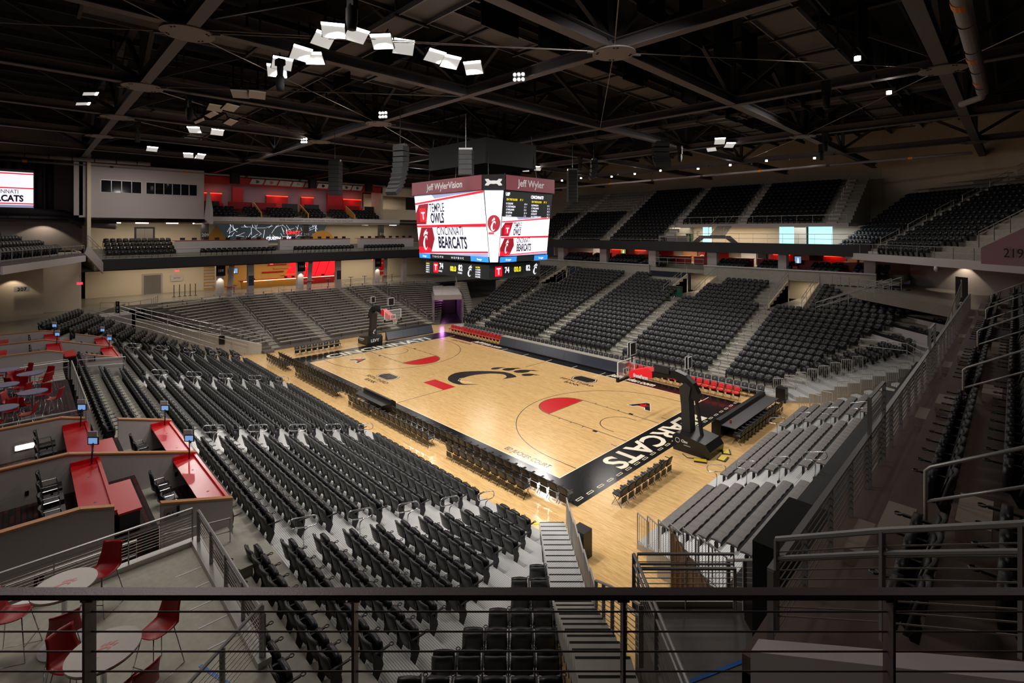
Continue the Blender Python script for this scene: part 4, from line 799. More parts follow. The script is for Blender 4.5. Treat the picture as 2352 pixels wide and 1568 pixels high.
for nm, y, x, wh in (('109', -9.0, -37.5, 'left of the oak bar'), ('110', .6, -37.5, 'where the bar turns red'), ('111', 12.0, -37.5, 'right of the bar')):
    struct('column_west', MB().bar((x + .55, y + 1.0, 3.85), (x, y + 1.5, 7.6), .45, .4), M_WALLG)
    struct('pillar_west', MB().box(x - 1.0, y - .1, 3.8, x - .4, y + .7, 7.6), M_WHITE)
    sign('black section sign reading %s, hanging %s' % (nm, wh), (x - .1, y + .3, 6.2), XW, 1.0, 1.3, [nm], .42)
    t = thing('drink_ledge', 'small red ledge on the leaning column %s' % wh, 'ledge', (x + .4, y + 1.1, 4.9)); MB().box(x + .1, y + .5, 4.88, x + .9, y + 1.7, 4.93).build('ledge_top', M_RED, t, world=True); MB().bar((x + .5, y + 1.1, 4.6), (x + .5, y + 1.1, 4.9), .08, .08).build('bracket', M_BLK, t, world=True)
    lamp('column_light', 'SPOT', (x - .1, y + .3, 6.1), 60, WARM, aim=(x - .5, y + .3, 3.8), spot_size=1.4, shadow_soft_size=.1)
for y in (-5.6, 5.7, 16.3): struct('pillar_steel', MB().box(-37.3, y - .33, 3.8, -36.7, y + .33, 7.6), M_WALLG)
for y, s in ((-5.6, 'K'), (5.7, 'K')): sign('letter %s sign on the steel column %s' % (s, 'in front of the oak bar' if y < 0 else 'right of the red bar'), (-36.66, y, 4.9), XW, .6, 1.2, ['K'], .45, fg=M_BLKM, bg=M_LEDP)
for i, y in enumerate((-9.0, -7.0, 2.4, 5.0, 8.4, 10.6, 13.6, 15.2)):
    t = thing('standing_table', 'tall round drink table on the far concourse, %s from the left' % ordn(i), 'table', (-38.6, y, 3.8), 0, 'drink tables of the far concourse')
    MB().cyl((0, 0, 1.04), .38, .04, 16).build('table_top', M_STEEL, t); MB().cyl((0, 0, .02), .04, 1.02, 8).build('pole', M_BLK, t); MB().cyl((0, 0, 0), .28, .02, 14).build('base', M_STEEL, t)
for i, (u0, u1) in enumerate(((-15.0, -13.3),)):
    t = thing('elevator', 'stainless elevator on the lower far concourse', 'elevator', (-45.95, -14.2, 3.8)); MB().box(-46, -15.2, 3.8, -45.94, -13.1, 6.3).build('surround', M_WALLG, t, world=True); MB().box(-45.94, -15.0, 3.8, -45.9, -14.16, 6.1).build('door_panel', mat('stainless', (150, 144, 136), .3, .8), t, world=True); MB().box(-45.94, -14.14, 3.8, -45.9, -13.3, 6.1).build('door_panel', MATS['stainless'], t, world=True)
sign('red and white notice board beside the elevator', (-45.9, -11.6, 5.2), XW, 1.3, .8, ['NOTICE'], .2, fg=M_RED, bg=M_WHITE)
def exit_sign(label, p, xd=XW): 
    t = thing('exit_sign', label, 'sign', p); xd = np.array(xd, float); n = np.cross(xd, (0, 0, 1.)); P = np.array(p, float)
    MB().prism([P - xd * .2, P + xd * .2, P + xd * .2 + (0, 0, .2), P - xd * .2 + (0, 0, .2)], -n * .05).build('case', G_EXIT, t, world=True); MB().bar(P + (0, 0, .2), P + (0, 0, .9), .02, .02).build('drop_rod', M_BLK, t, world=True)
    text('lettering', 'EXIT', tuple(P + n * .01 + np.array([0, 0, .04])), xd, (0, 0, 1), .15, M_CORD, t, align='CENTER')
exit_sign('red exit sign near the lower elevator', (-41.5, -12.4, 6.7)); exit_sign('red exit sign in front of the left corner wall', (-31.0, -21.9, 6.7)); exit_sign('red exit sign over the oak bar', (-42, -1.4, 7.0)); exit_sign('red exit sign near the far right concourse', (-41, 13.4, 7.0))
sign('small 207 wall sign by the left corner', (-32.9, -25.7, 6.2), (.3, .95, 0) if False else XW, 1.0, .5, ['207'], .4, fg=M_BLKM, bg=M_WHITE)
for i in range(5): t = thing('stanchion_post', 'dark queue post by the lower concourse, %s from the left' % ordn(i), 'post', (-40.5, -12.9 + .55 * i, 3.8), 0, 'queue posts of the lower concourse'); MB().cyl((0, 0, .03), .04, 1.4, 8).build('pole', M_STEELD, t); MB().cyl((0, 0, 0), .2, .03, 10).build('base', M_STEELD, t)
sign('tall red banner on the far right concourse wall', (-45.8, 17.6, 4.2), XW, .9, 2.6, ['UC', 'Health'], .3, fg=M_CORD, bg=M_RED)
# ---------------------------------------------------------------- west deck, z 8.7 and up
struct('floor_deck_west', MB().box(-38.2, -20.5, 7.6, -35.9, 20, 8.7).box(-52, -20.5, 7.6, -38.2, 20, 9.1).box(-52, -20.5, 9.1, -39.3, 34, 9.7), M_CONC)
struct('wall_west_fascia', MB().box(-36.0, -19.9, 7.6, -35.85, 20.5, 8.72), M_FASCY)
rail('thin pale rail along the west deck fascia', [(-35.9, -19.8, 8.72), (-35.9, 20, 8.72)], .28, sp=3.0, post=.035, top=.02)
struct('wall_west_upper', MB().box(-48.3, -20.5, 9.7, -48, 34, 13.2).box(-46.2, -21, 9.7, -36.6, -20.7, 20), M_WALL)
struct('ceiling_west_concourse', MB().box(-52, -21, 12.6, -38.2, 34, 12.8), M_BLKM)
for i, (y0, y1, tx) in enumerate(((-13.2, -3.0, 'leftmost'), (-1.6, 8.2, 'middle'), (9.7, 19.0, 'rightmost'))):
    t = thing('press_desk', 'long white fronted desk on the west deck, %s of the three' % tx, 'desk', (-38.6, y0, 9.1))
    MB().box(-39.2, y0, 9.1, -38.4, y1, 10.45).build('front_panel', M_WHITE, t, world=True); MB().box(-39.9, y0, 10.45, -38.35, y1, 10.52).build('desk_top', M_REDC, t, world=True); MB().box(-38.4, y0, 9.55, -38.36, y1, 9.6).build('light_lip', M_WTAPE, t, world=True)
    for q in range(8): box_thing('monitor', 'black monitor on the %s west deck desk, %s along' % (tx, ordn(q)), 'monitor', M_BLK, -39.5, y0 + .7 + 1.2 * q, 10.53, -39.4, y0 + 1.2 + 1.2 * q, 10.8, group='monitors on the %s desk' % tx)
for nm, y in (('209', -9.0), ('210', 3.9), ('211', 16.2)):
    struct('column_deck', MB().box(-44.0, y - .4, 9.7, -43.4, y + .4, 12.6), M_DCAP); tt = text('wall_lettering', nm, (-43.38, y, 10.9), XW, (0, 0, 1), .55, M_CORD, None, align='CENTER'); tag(tt, kind='structure')
t = thing('map_mural', 'dark city map mural with glowing QUEEN CITY lettering', 'mural', (-47.9, 0, 9.7))
MB().prism([(-47.9, -5.2, 9.9), (-47.9, 7.6, 9.9), (-47.9, 9.0, 12.55), (-47.9, -7.2, 12.55)], (.05, 0, 0)).build('panel', G_MAP, t, world=True)
ln = MB()
for i in range(70):
    a_ = rng.uniform(-5.5, 7.5); z_ = rng.uniform(10, 12.3); g_ = rng.uniform(0, PI); l_ = rng.uniform(.4, 1.6); p1 = (-47.83, np.clip(a_ + l_ * math.cos(g_), -5, 7.6), np.clip(z_ + l_ * math.sin(g_), 9.95, 12.5)); ln.bar((-47.83, a_, z_), p1, .035, .02)
ln.build('street_lines', G_TXTW, t, world=True)
text('lettering', 'QUEEN CITY', (-47.78, -.2, 10.3), XW, (0, 0, 1), .62, G_TXTW, t, bold=.02); text('lettering', 'CINCY', (-47.78, 2.6, 11.1), XW, (0, 0, 1), .7, G_TXTR, t, bold=.03)
tag(MB().prism([(-47.7, -8.4, 9.75), (-47.7, -5.0, 9.75), (-47.7, -6.7, 12.4)], (.1, 0, 0)).build('wood_panel', M_OAK), 'triangular oak panel left of the city map mural', 'wall panel')
tag(MB().prism([(-47.7, 6.1 + 2.0 - 2.0 * math.cos(a), 9.75 + 1.9 * math.sin(a)) for a in np.linspace(0, PI, 16)], (.1, 0, 0)).build('wood_panel', M_OAK), 'half round oak panel in front of the city map mural', 'wall panel')
t = thing('elevator', 'bluish lit elevator doors on the upper west concourse', 'elevator', (-47.95, -15, 9.7)); MB().box(-48, -15.7, 9.7, -47.94, -13.6, 12.1).build('surround', M_BLK, t, world=True); MB().box(-47.94, -15.5, 9.7, -47.9, -14.66, 11.9).build('door_panel', MATS['stainless'], t, world=True); MB().box(-47.94, -14.64, 9.7, -47.9, -13.8, 11.9).build('door_panel', MATS['stainless'], t, world=True)
for i, y in enumerate((-18.8, -16.2, -13.2, -10.4, 12.5, 17.5)):
    tag(MB().box(-43.2, y, 12.5, -43.0, y + 1.2, 12.58).build('ceiling_light', G_LIGHT), 'slim strip light under the west box, %s from the left' % ordn(i), 'light', 'strip lights under the west box')
lamp('concourse_light', 'AREA', (-42, -14, 12.4), 260, WARM, shape='RECTANGLE', size=8, size_y=10); lamp('concourse_light', 'AREA', (-43, 9, 12.4), 420, WARM, shape='RECTANGLE', size=8, size_y=22)
lamp('concourse_light', 'AREA', (-41.5, -13.5, 7.4), 300, WARM, shape='RECTANGLE', size=7, size_y=10); lamp('concourse_light', 'AREA', (-42, 2, 7.4), 420, WARM, shape='RECTANGLE', size=5, size_y=14); lamp('concourse_light', 'AREA', (-42, 14, 7.4), 280, WARM, shape='RECTANGLE', size=5, size_y=9)
struct('ceiling_west_lower', MB().box(-46, -21.6, 7.5, -36, 34, 7.6), M_BLKM)
# enclosed box with windows
wb = MB(); x = -36.9
for z0, z1 in ((13.0, 15.6), (16.95, 18.6)): wb.box(-38, -21.6, z0, x, -10.6, z1)
for y0, y1 in ((-21.6, -19.9), (-16.5, -16.1), (-11.3, -10.6)): wb.box(-38, y0, 15.6, x, y1, 16.95)
struct('wall_west_box', wb, M_WALLG)
for j, (y0, y1, n) in enumerate(((-19.9, -16.5, 4), (-16.1, -11.3, 6))):
    o = thing('window_%d' % (j + 1), None, None, (x, y0, 15.6)); o['kind'] = 'structure'; wdt = (y1 - y0) / n; fr = MB()
    for i in range(n + 1): fr.box(x - .1, y0 + wdt * i - .03, 15.6, x + .03, y0 + wdt * i + .03, 16.95)
    fr.box(x - .1, y0, 15.6, x + .03, y1, 15.66).box(x - .1, y0, 16.89, x + .03, y1, 16.95); fr.build('window_frame', M_RAILW, o, world=True)
    for i in range(n): MB().box(x - .08, y0 + wdt * i + .04, 15.67, x - .05, y0 + wdt * (i + 1) - .04, 16.88).build('pane', M_GLASS, o, world=True)
struct('wall_wing', MB().prism([(-36.9, -10.6, 13.0), (-35.6, -10.3, 12.4), (-35.6, -10.3, 14.0), (-36.9, -10.3, 16.2)], (0, .3, 0)), M_WALLG)
# recessed suites
struct('wall_suite_back', MB().box(-44, -10.3, 13.0, -43.8, 13, 18.2), mat('suite_back', (150, 128, 134), .8))
struct('floor_suite_terrace', MB().box(-38.6, -10.3, 12.5, -36.9, 15.5, 13.1).box(-44, -10.3, 12.5, -38.6, 15.5, 13.5).box(-44, -10.3, 13.5, -40.5, 15.5, 14.2), M_CONC)
struct('wall_suite_fascia', MB().box(-36.95, -10.3, 12.75, -36.8, 15.5, 13.3), M_WHITE); tt = text('wall_lettering', 'THE MARGARET AND MICHAEL VALENTINE INCLINE', (-36.78, 2.8, 12.87), XW, (0, 0, 1), .34, M_PLATE, None, align='CENTER', sx=1.25); tag(tt, kind='structure')
struct('wall_suite_header', MB().box(-38.2, -10.6, 17.3, -38, 14, 18.2), M_REDW)
for i in range(9):
    y = -5.4 + 1.7 * i; t = thing('league_panel', 'white slanted header panel above the suites, %s from the left' % ordn(i), 'panel', (-37.95, y, 17.55), 0, 'white header panels'); z_ = 17.5 - .0 * i
    MB().prism([(-37.98, y, z_), (-37.98, y + 1.5, z_), (-37.98, y + 1.8, z_ + .65), (-37.98, y + .3, z_ + .65)], (.04, 0, 0)).build('panel', M_WHITE, t, world=True)
    mt = (M_LEDP, M_RED, M_RED, M_LEDP, M_YEL, M_BLKM, M_BLKM, M_LEDP, M_GREEN)[i]; MB().prism([(-37.93, y + .9 + .22 * math.cos(a) * (1 + .3 * math.cos(3 * a)), z_ + .32 + .2 * math.sin(a)) for a in np.linspace(0, 2 * PI, 13)[:-1]], (.01, 0, 0)).build('emblem', mt, t, world=True)
for i, (y, w_) in enumerate(((-9.3, 2.2), (-1.6, 2.9), (3.2, 1.8), (9.6, 3.0))):
    t = thing('suite_bar', 'red glowing back bar in the west suites, %s from the left' % ordn(i), 'bar', (-43.7, y, 14.2), 0, 'red bars of the west suites'); MB().box(-43.8, y, 15.0, -43.5, y + w_, 16.5).build('back_panel', M_REDW, t, world=True); MB().box(-43.5, y, 16.45, -43.42, y + w_, 16.52).build('light_strip', G_REDL, t, world=True); MB().box(-43.5, y, 14.2, -42.8, y + w_, 15.2).build('counter', M_RED, t, world=True)
    lamp('suite_red_light', 'POINT', (-42.8, y + w_ / 2, 16.2), 16, (1, .12, .08), shadow_soft_size=.3)
for y0, y1 in ((-5.9, -4.6), (7.0, 9.4)): struct('partition_red', MB().box(-43.5, y0, 14.2, -43.2, y1, 17.4), M_REDW)
for i, (y0, y1, mt) in enumerate(((-7.2, -4.4, M_REDW), (-4.1, -1.4, M_REDW), (5.6, 8.1, M_REDW), (8.4, 10.6, M_REDW), (-10.1, -8.2, M_DCAP), (-.6, 1.4, M_DCAP), (2.4, 4.4, M_DCAP), (11.5, 13.1, M_DCAP))): tag(MB().box(-40.4, y0, 14.2, -40.2, y1, 15.3).build('suite_parapet', mt), '%s parapet in front of the west suites, %s' % ('red' if mt is M_REDW else 'charcoal', ('far left red', 'second red', 'third red', 'right hand red', 'leftmost', 'left of the central column', 'right of the central column', 'by the box')[i]), 'parapet')
for i, y in enumerate((-4.3, 1.6, 8.3)): tag(MB().prism([(-40.1, y, 14.2), (-37.2, y, 13.2), (-37.2, y, 13.9), (-40.1, y, 15.3)], (0, .12, 0)).build('suite_divider', M_OAK), 'sloping wood topped divider of the west suites, %s from the left' % ordn(i), 'divider', 'dividers of the west suites')
struct('wall_west_right_box', MB().box(-38, 13.2, 13.3, -37.8, 21, 14.9).box(-41, 13.0, 13.3, -38, 13.3, 18).box(-44, 13.2, 14.9, -43.8, 21, 17.5).box(-38, 13.2, 16.9, -37.8, 24, 18.4), M_WALL)
lamp('suite_warm_light', 'AREA', (-40.5, 16.5, 17), 110, WARM, shape='RECTANGLE', size=3, size_y=5); lamp('suite_warm_light', 'AREA', (-41.5, 1.5, 17.8), 120, (1, .75, .75), shape='RECTANGLE', size=2, size_y=20)
for i, y in enumerate((-7.4, 2.0, 10.2, 19.0)):
    t = thing('wall_speaker', 'black box speaker hung at the west suite header, %s from the left' % ordn(i), 'speaker', (-36.6, y, 17.3), 0, 'speakers on the west header'); MB().prism([(-.2, -.55, 0), (.25, -.45, 0), (.25, .45, 0), (-.2, .55, 0)], (0, 0, 1.3)).build('cabinet', M_BLKM, t); MB().bar((-.1, 0, 1.3), (-.6, 0, 1.6), .08, .08).build('bracket', M_BLKM, t)
for nm, y, xd in (('reflecting glass screen', -6.6, 0), ('second glass screen', 6.9, 0)):
    pass
# south west deck and wall board
struct('floor_deck_southwest', MB().prism([tuple(SWD0) + (8.9,), tuple(SWD1) + (8.9,), tuple(SWD1 + un * 6) + (8.9,), tuple(SWD0 + un * 6) + (8.9,)], (0, 0, .62)), M_STEEL)
struct('trim_southwest_edge', MB().prism([tuple(SWD0) + (8.75,), tuple(SWD1) + (8.75,), tuple(SWD1 - un * .12) + (8.75,), tuple(SWD0 - un * .12) + (8.75,)], (0, 0, .55)), M_WHITE)
for k in range(4):
    a_, b_ = SWD0 + un * (.5 + .85 * k), SWD0 + ud * (13.4 - 1.2 * k) + un * (.5 + .85 * k); struct('floor_southwest_tier', MB().prism([tuple(a_) + (9.4,), tuple(b_) + (9.4,), tuple(b_ + un * .85) + (9.4,), tuple(a_ + un * .85) + (9.4,)], (0, 0, .2 + .42 * k)), M_CONC)
rail('silver guard rail along the left upper deck edge', [tuple(SWD0) + (9.5,), tuple(SWD1) + (9.5,)], .75, sp=1.6, m=M_RAIL, post=.05)
rail('sloping stair guard rail between the left upper deck and the west deck', [(-33.0, -21.2, 10.2), (-35.9, -19.9, 8.8)], 1.0, sp=1.1, m=M_RAILW, mid=.3)
struct('wall_stair_side', MB().prism([(-32.6, -21.5, 9.4), (-35.9, -19.9, 7.3), (-35.9, -19.9, 8.4), (-33.4, -21.2, 10.2)], (.1, .1, 0)), M_WALLG)
struct('wall_southwest_upper', MB().box(-46, -34, 9.5, -42.8, -21, 23).box(-37.2, -22.0, 13.2, -36.9, -21.3, 18.6), M_WALLG)
lamp('downlight', 'SPOT', (-41.6, -24.0, 12.6), 120, WARM, aim=(-42.4, -24.2, 9.5), spot_size=1.9, shadow_soft_size=.1); lamp('downlight', 'SPOT', (-32.6, -26.2, 7.6), 60, WARM, aim=(-33.2, -26.4, 4), spot_size=1.7, shadow_soft_size=.1)
t = thing('video_board', 'curved corner video board at the left edge showing CINCINNATI BEARCATS', 'video board', (-34, -25, 13.9))
def vb(mb, y0, y1, z0, z1, e=0): mb.box(-34.0 + e, y0, z0, -33.9 + e, y1, z1); return mb
MB().box(-34.8, -31, 13.6, -34.0, -24.9, 17.2).build('cabinet', M_DCAP, t, world=True); vb(MB(), -31, -24.95, 13.95, 16.95).build('screen_field', G_SCRW, t, world=True)
for z in (14.05, 15.45, 16.75): vb(MB(), -31, -24.95, z, z + .1, .02).build('red_band', G_SCRR, t, world=True)
vb(MB(), -31, -24.95, 13.75, 13.98, .02).build('grey_band', G_SCRG, t, world=True)
text('lettering', 'CINCINNATI', (-33.86, -25.9, 15.0), XW, (0, 0, 1), .5, G_TXTN, t, align='RIGHT', sx=.75); text('lettering', 'BEARCATS', (-33.86, -25.6, 14.3), XW, (0, 0, 1), .78, G_TXTN, t, align='RIGHT', sx=.75, bold=.03)
box_thing('air_duct', 'large grey duct with flanges under the left upper wall', 'duct', M_DUCT, -42.6, -32, 12.7, -41.6, -21.2, 13.4)
tag(MB().tube([(-41, -34, 14), (-41, -22.5, 13.4), (-40.2, -20.6, 12.4), (-39.5, -18.4, 12.2)], .42, 12).build('round_duct', M_DUCT, smooth=True), 'round insulated duct bending under the west box', 'duct')
for i in range(7): tag(MB().cyl((-42.4, -28.4 + .8 * i, 13.5), .32, 6, 12).build('riser_duct', M_DUCT, smooth=True), 'vertical grey riser duct behind the left wall, %s from the left' % ordn(i), 'duct', 'riser ducts in the left corner')
# ---------------------------------------------------------------- north suites and upper concourse
YW = 30.9; XD = (1, 0, 0)
XN = (-1, 0, 0)
struct('wall_north_bowl_top', MB().box(-22, YW, 5.5, -16.6, YW + .3, 7.25).box(-16.6, YW, 6.5, -13.8, YW + .3, 7.25).box(-13.8, YW, 5.5, -3.2, YW + .3, 7.25).box(3.9, YW, 6.5, 5.3, YW + .3, 7.55).box(5.3, YW, 5.5, 12.9, YW + .3, 7.55).box(12.9, YW, 6.5, 15.6, YW + .3, 7.55).box(15.6, YW, 5.5, 20.3, YW + .3, 7.55), M_CONCW)
struct('trim_north_bowl_cap', MB().box(-22, YW - .1, 7.25, -3.2, YW + .4, 7.33).box(3.9, YW - .1, 7.55, 20.3, YW + .4, 7.63), M_WTAPE)
struct('floor_suite_terrace', MB().box(-24, YW + .3, 6.6, 22, 33.4, 7.0).box(-24, 33.4, 6.7, 22, 44, 7.45), M_CONC)
struct('wall_north_suites', MB().box(-26, 39, 7.4, 22, 39.2, 9.3), mat('suite_wall', (196, 178, 166), .8))
struct('wall_north_fascia', MB().box(-20.5, 31.2, 9.15, 19.8, 31.5, 10.3), M_FASC)
struct('floor_upper_concourse', MB().box(-26, 31.5, 9.15, 22, 46, 9.95), M_CONC)
rail('thin pale rail on top of the far deck fascia', [(-20.4, 31.35, 10.3), (-1.5, 31.35, 10.3)], .2, sp=3, post=.03, top=.02)
rail('pale open guard rail in front of the far upper concourse', [(-1.2, 31.4, 10.3), (19.6, 31.4, 10.3)], 1.0, sp=1.5, post=.04, mid=.5)
for x0, x1 in ((-19.0, -17.9), (-11.4, -10.3), (-3.8, -2.8), (3.9, 5.0), (11.6, 12.4), (19.2, 20.1)): struct('pillar_north', MB().box(x0, 31.8, 7.0, x1, 32.7, 9.15), M_WALLG)
for i, (x0, x1, mt) in enumerate(((-17.5, -14.6, M_WHITE), (-14.4, -11.6, M_REDW), (-10, -7.8, M_WHITE), (-7.6, -4.0, M_REDW), (-2.5, -.5, M_CAP), (-.2, .6, M_REDW), (1.5, 3.6, M_REDW), (5.2, 7.0, M_WHITE), (7.2, 8.2, M_BLKM), (8.6, 11.2, M_REDW), (12.8, 14.0, M_BLKM), (14.2, 16.4, M_REDW), (16.8, 17.4, M_CAP), (17.6, 18.9, M_WHITE))):
    struct('partition_suite', MB().box(x0, 38.6, 7.45, x1, 38.9, 9.15), mt)
for i, (x0, x1) in enumerate(((-17.7, -15.0), (-14.2, -11.6), (-10.0, -7.0), (-6.8, -4.0), (-2.6, .4), (.8, 3.7), (5.2, 8.0), (8.4, 11.5), (12.6, 15.6), (16.2, 19.0))):
    t = thing('suite_counter', 'red fronted counter of the far suites, %s from the left' % ordn(i), 'counter', (x0, 35, 7.45), 0, 'counters of the far suites'); MB().box(x0, 34.9, 7.45, x1, 35.1, 8.35).build('front_panel', M_REDC, t, world=True); MB().box(x0, 34.7, 8.35, x1, 35.4, 8.41).build('counter_top', M_RED, t, world=True)
for i, (x, e) in enumerate(((-13, 60), (-9, 30), (9.9, 70), (15.2, 70))): lamp('suite_red_light', 'POINT', (x, 37.9, 8.9), e * .3, (1, .12, .08), shadow_soft_size=.25); tag(MB().box(x - .9, 38.45, 8.75, x + .9, 38.52, 8.8).build('light_strip', G_REDL), 'glowing red strip at the back of the far suites, %s from the left' % ordn(i), 'light', 'red strips of the far suites')
for x in (-16, -1, 6.5, 18): lamp('suite_warm_light', 'AREA', (x, 37, 9.05), 70, WARM, shape='RECTANGLE', size=3, size_y=2)
tv('television showing a green game in the far suites', (-11.9, 38.5, 8.1), XD, .9, .8, glow('tv_green', (120, 150, 40), 1)); tv('television on the pillar of the right far suites', (12.9, 34.0, 8.1), XD, .7, .8)
tt = text('wall_lettering', 'G', (.2, 38.5, 7.8), XD, (0, 0, 1), .9, M_CORD, None, align='CENTER', bold=.04); tag(tt, kind='structure')
rail('guard rail on the balcony over the 115 portal', [(-3.0, 31.0, 7.3), (3.8, 31.0, 7.3)], 1.0, sp=1.1, post=.04, mid=.5)
# portal openings: bright passage seen through the far stand
def portal(x0, x1, y0, z0, lab, lit=1.):
    struct('floor_portal', MB().box(x0, y0, z0 - .3, x1, 36, z0), M_CONCF); struct('wall_portal', MB().prism([(x0 - .12, y0, z0 - .3), (x0 - .12, 31, z0 - .3), (x0 - .12, 31, 6.5), (x0 - .12, y0, 4.6)], (.12, 0, 0)).prism([(x1, y0, z0 - .3), (x1, 31, z0 - .3), (x1, 31, 6.5), (x1, y0, 4.6)], (.12, 0, 0)), M_WALL); struct('wall_portal_end', MB().box(x0 - 2, 36, z0 - .3, x1 + 2, 36.2, 6.2), M_WALL)
    lamp('portal_light', 'AREA', ((x0 + x1) / 2, 33.5, 6.0), 90 * lit, WARM, shape='RECTANGLE', size=x1 - x0, size_y=3)
    for s_, x in (('left', x0 - .05), ('right', x1 + .05)):
        rail('sloping pale rail on the %s side of the %s' % (s_, lab), [(x, 25.2, 4.5), (x, 28.0, 5.5), (x, 30.8, 6.4)], 1.0, sp=1.2, post=.04, mid=.35)
portal(1.9, 5.3, 25.0, 4.3, 'wide 115 portal', 1.6); portal(12.9, 15.6, 25.2, 4.3, 'portal near the right end'); portal(-16.6, -13.8, 25.4, 4.3, 'portal behind the video cube', .6)
tt = text('wall_lettering', '115', (1.7, 25.6, 5.2), (.0, 1, 0), (0, 0, 1), .9, M_BLKM, None); tag(tt, kind='structure')
for i in range(2): t = thing('recycling_bin', 'green recycling bin in the 115 portal, %s' % ('left one' if i == 0 else 'right one'), 'bin', (2.3 + .75 * i, 26.4, 4.3)); MB().box(-.33, -.3, 0, .33, .3, 1.0).build('body', M_GREEN, t); MB().box(-.35, -.32, 1.0, .35, .32, 1.12).build('lid', M_BLK, t)
# upper concourse back wall with windows
struct('wall_upper_concourse', MB().box(-4, 39, 9.9, .1, 39.2, 12.2).box(1.3, 39, 9.9, 9.5, 39.2, 12.2).box(11.4, 38, 9.9, 12.6, 38.3, 12.2).box(15, 39, 9.9, 20, 39.2, 12.2), M_WALL)
for i, (x0, x1) in enumerate(((.1, 1.3), (9.5, 11.4), (12.6, 15.0))): tag(MB().box(x0, 39.05, 9.95, x1, 39.15, 12.2).build('window_%d' % (i + 3), G_COOLW), kind='structure')
tt = text('wall_lettering', '215', (-2.2, 38.97, 10.4), XD, (0, 0, 1), 1.7, M_CONC, None, sx=.8); tag(tt, kind='structure')
struct('floor_balcony', MB().box(-1.3, 34.6, 12.1, 17.4, 40, 12.45), M_WALLG)
rail('guard rail along the far balcony above the concourse', [(-1.2, 34.7, 12.45), (17.2, 34.7, 12.45)], .85, sp=1.5, post=.04)
lamp('upper_concourse_light', 'AREA', (3, 36.5, 12.0), 330, WARM, shape='RECTANGLE', size=12, size_y=3); lamp('upper_concourse_light', 'AREA', (14, 36.5, 12.0), 150, (.8, .9, 1), shape='RECTANGLE', size=6, size_y=3)
t = thing('concourse_stair', 'steel double stair with arched base up to the far balcony', 'staircase', (4.6, 32.6, 9.95))
ss = MB()
for k in range(12): ss.box(3.9 + .0 * k, 32.3 + .27 * k, 11.0 + .15 * k - .1, 5.6, 32.6 + .27 * k, 11.0 + .15 * k)
ss.build('flight', M_STEEL, t, world=True); MB().prism([(1.6, 32.0, 9.95), (2.3, 32.0, 9.95), (3.3, 32.0, 10.7), (6.0, 32.0, 10.7), (7.0, 32.0, 9.95), (7.7, 32.0, 9.95), (6.4, 32.0, 11.05), (2.9, 32.0, 11.05)], (0, .25, 0)).build('arched_stringer', M_STEEL, t, world=True)
for x in (3.85, 5.65): MB().tube([(x, 32.3, 11.0), (x, 32.3, 12.0), (x, 35.2, 13.5)], .03, 6).build('hand_rail', M_RAILW, t, world=True)
t = thing('recycling_bin', 'green bin standing under the far balcony', 'bin', (.9, 33.5, 9.95)); MB().box(-.3, -.3, 0, .3, .3, 1.2).build('body', M_GREEN, t); MB().box(-.32, -.32, 1.2, .32, .32, 1.3).build('lid', M_BLK, t)
t = thing('low_cabinet', 'long grey cabinet on the far upper concourse left of the stair', 'cabinet', (-2.2, 32.4, 9.95)); MB().box(-2.6, 32.2, 9.95, 1.2, 32.9, 11.0).build('body', M_PLATE, t, world=True); MB().box(-2.3, 32.15, 10.3, -1.5, 32.22, 10.8).build('vent', M_BLK, t, world=True)
# aisle stairs and rails of the upper bowl
for j, (x, k0) in enumerate(UA):
    mb = MB()
    for k in range(k0, 17): mb.box(x - .5, NU0 + ND * (k + 1) - .3, NUZ + NR_ * k - .02, x + .5, NU0 + ND * (k + 1) + .01, NUZ + NR_ * k + .235)
    struct('floor_aisle_step', mb, M_WHITE)
    for q, k in enumerate(range(k0 + 1, 16, 3)):
        a_, b_ = (x, NU0 + ND * k, NUZ + NR_ * k), (x, NU0 + ND * (k + 2), NUZ + NR_ * (k + 2)); t = thing('stair_loop_rail', 'pale stair rail in the far upper bowl, %s aisle from the left, %s up' % (ordn(j), ordn(q)), 'handrail', a_, 0, 'stair rails of the far upper bowl')
        MB().tube([a_, (x, a_[1], a_[2] + .95), (x, b_[1], b_[2] + .95), b_], .03, 5).build('hand_rail', M_RAILW, t, world=True); MB().tube([(x, a_[1], a_[2] + .5), (x, b_[1], b_[2] + .5)], .02, 5).build('mid_rail', M_RAILW, t, world=True)
mb = MB()
for k in range(19):
    p = npt(1.1, .84 * k + .55); q = npt(2.3, .84 * k + .55); z = 9.5 + .45 * k; mb.bar((p[0], p[1], z + .1), (q[0], q[1], z + .1), .3, .24)
    p = npt(-4.2 - .34 * k, .84 * k + .55); q = npt(-3.2 - .34 * k, .84 * k + .55); mb.bar((p[0], p[1], z + .1), (q[0], q[1], z + .1), .3, .24)
struct('floor_corner_aisle_step', mb, M_WHITE)
for q, k in enumerate(range(1, 18, 3)):
    p, p2 = npt(1.7, .84 * k + .3), npt(1.7, .84 * k + 2.0); z, z2 = 9.5 + .45 * k, 9.5 + .45 * (k + 2); t = thing('stair_loop_rail', 'pale stair rail in the upper corner bowl, %s up' % ordn(q), 'handrail', (p[0], p[1], z), 0, 'stair rails of the upper corner bowl')
    MB().tube([(p[0], p[1], z), (p[0], p[1], z + .95), (p2[0], p2[1], z2 + .95), (p2[0], p2[1], z2)], .035, 5).build('hand_rail', M_RAILW, t, world=True); MB().tube([(p[0], p[1], z + .5), (p2[0], p2[1], z2 + .5)], .025, 5).build('mid_rail', M_RAILW, t, world=True)
E0, E1 = npt(-1, -.1), npt(17.5, -.1)
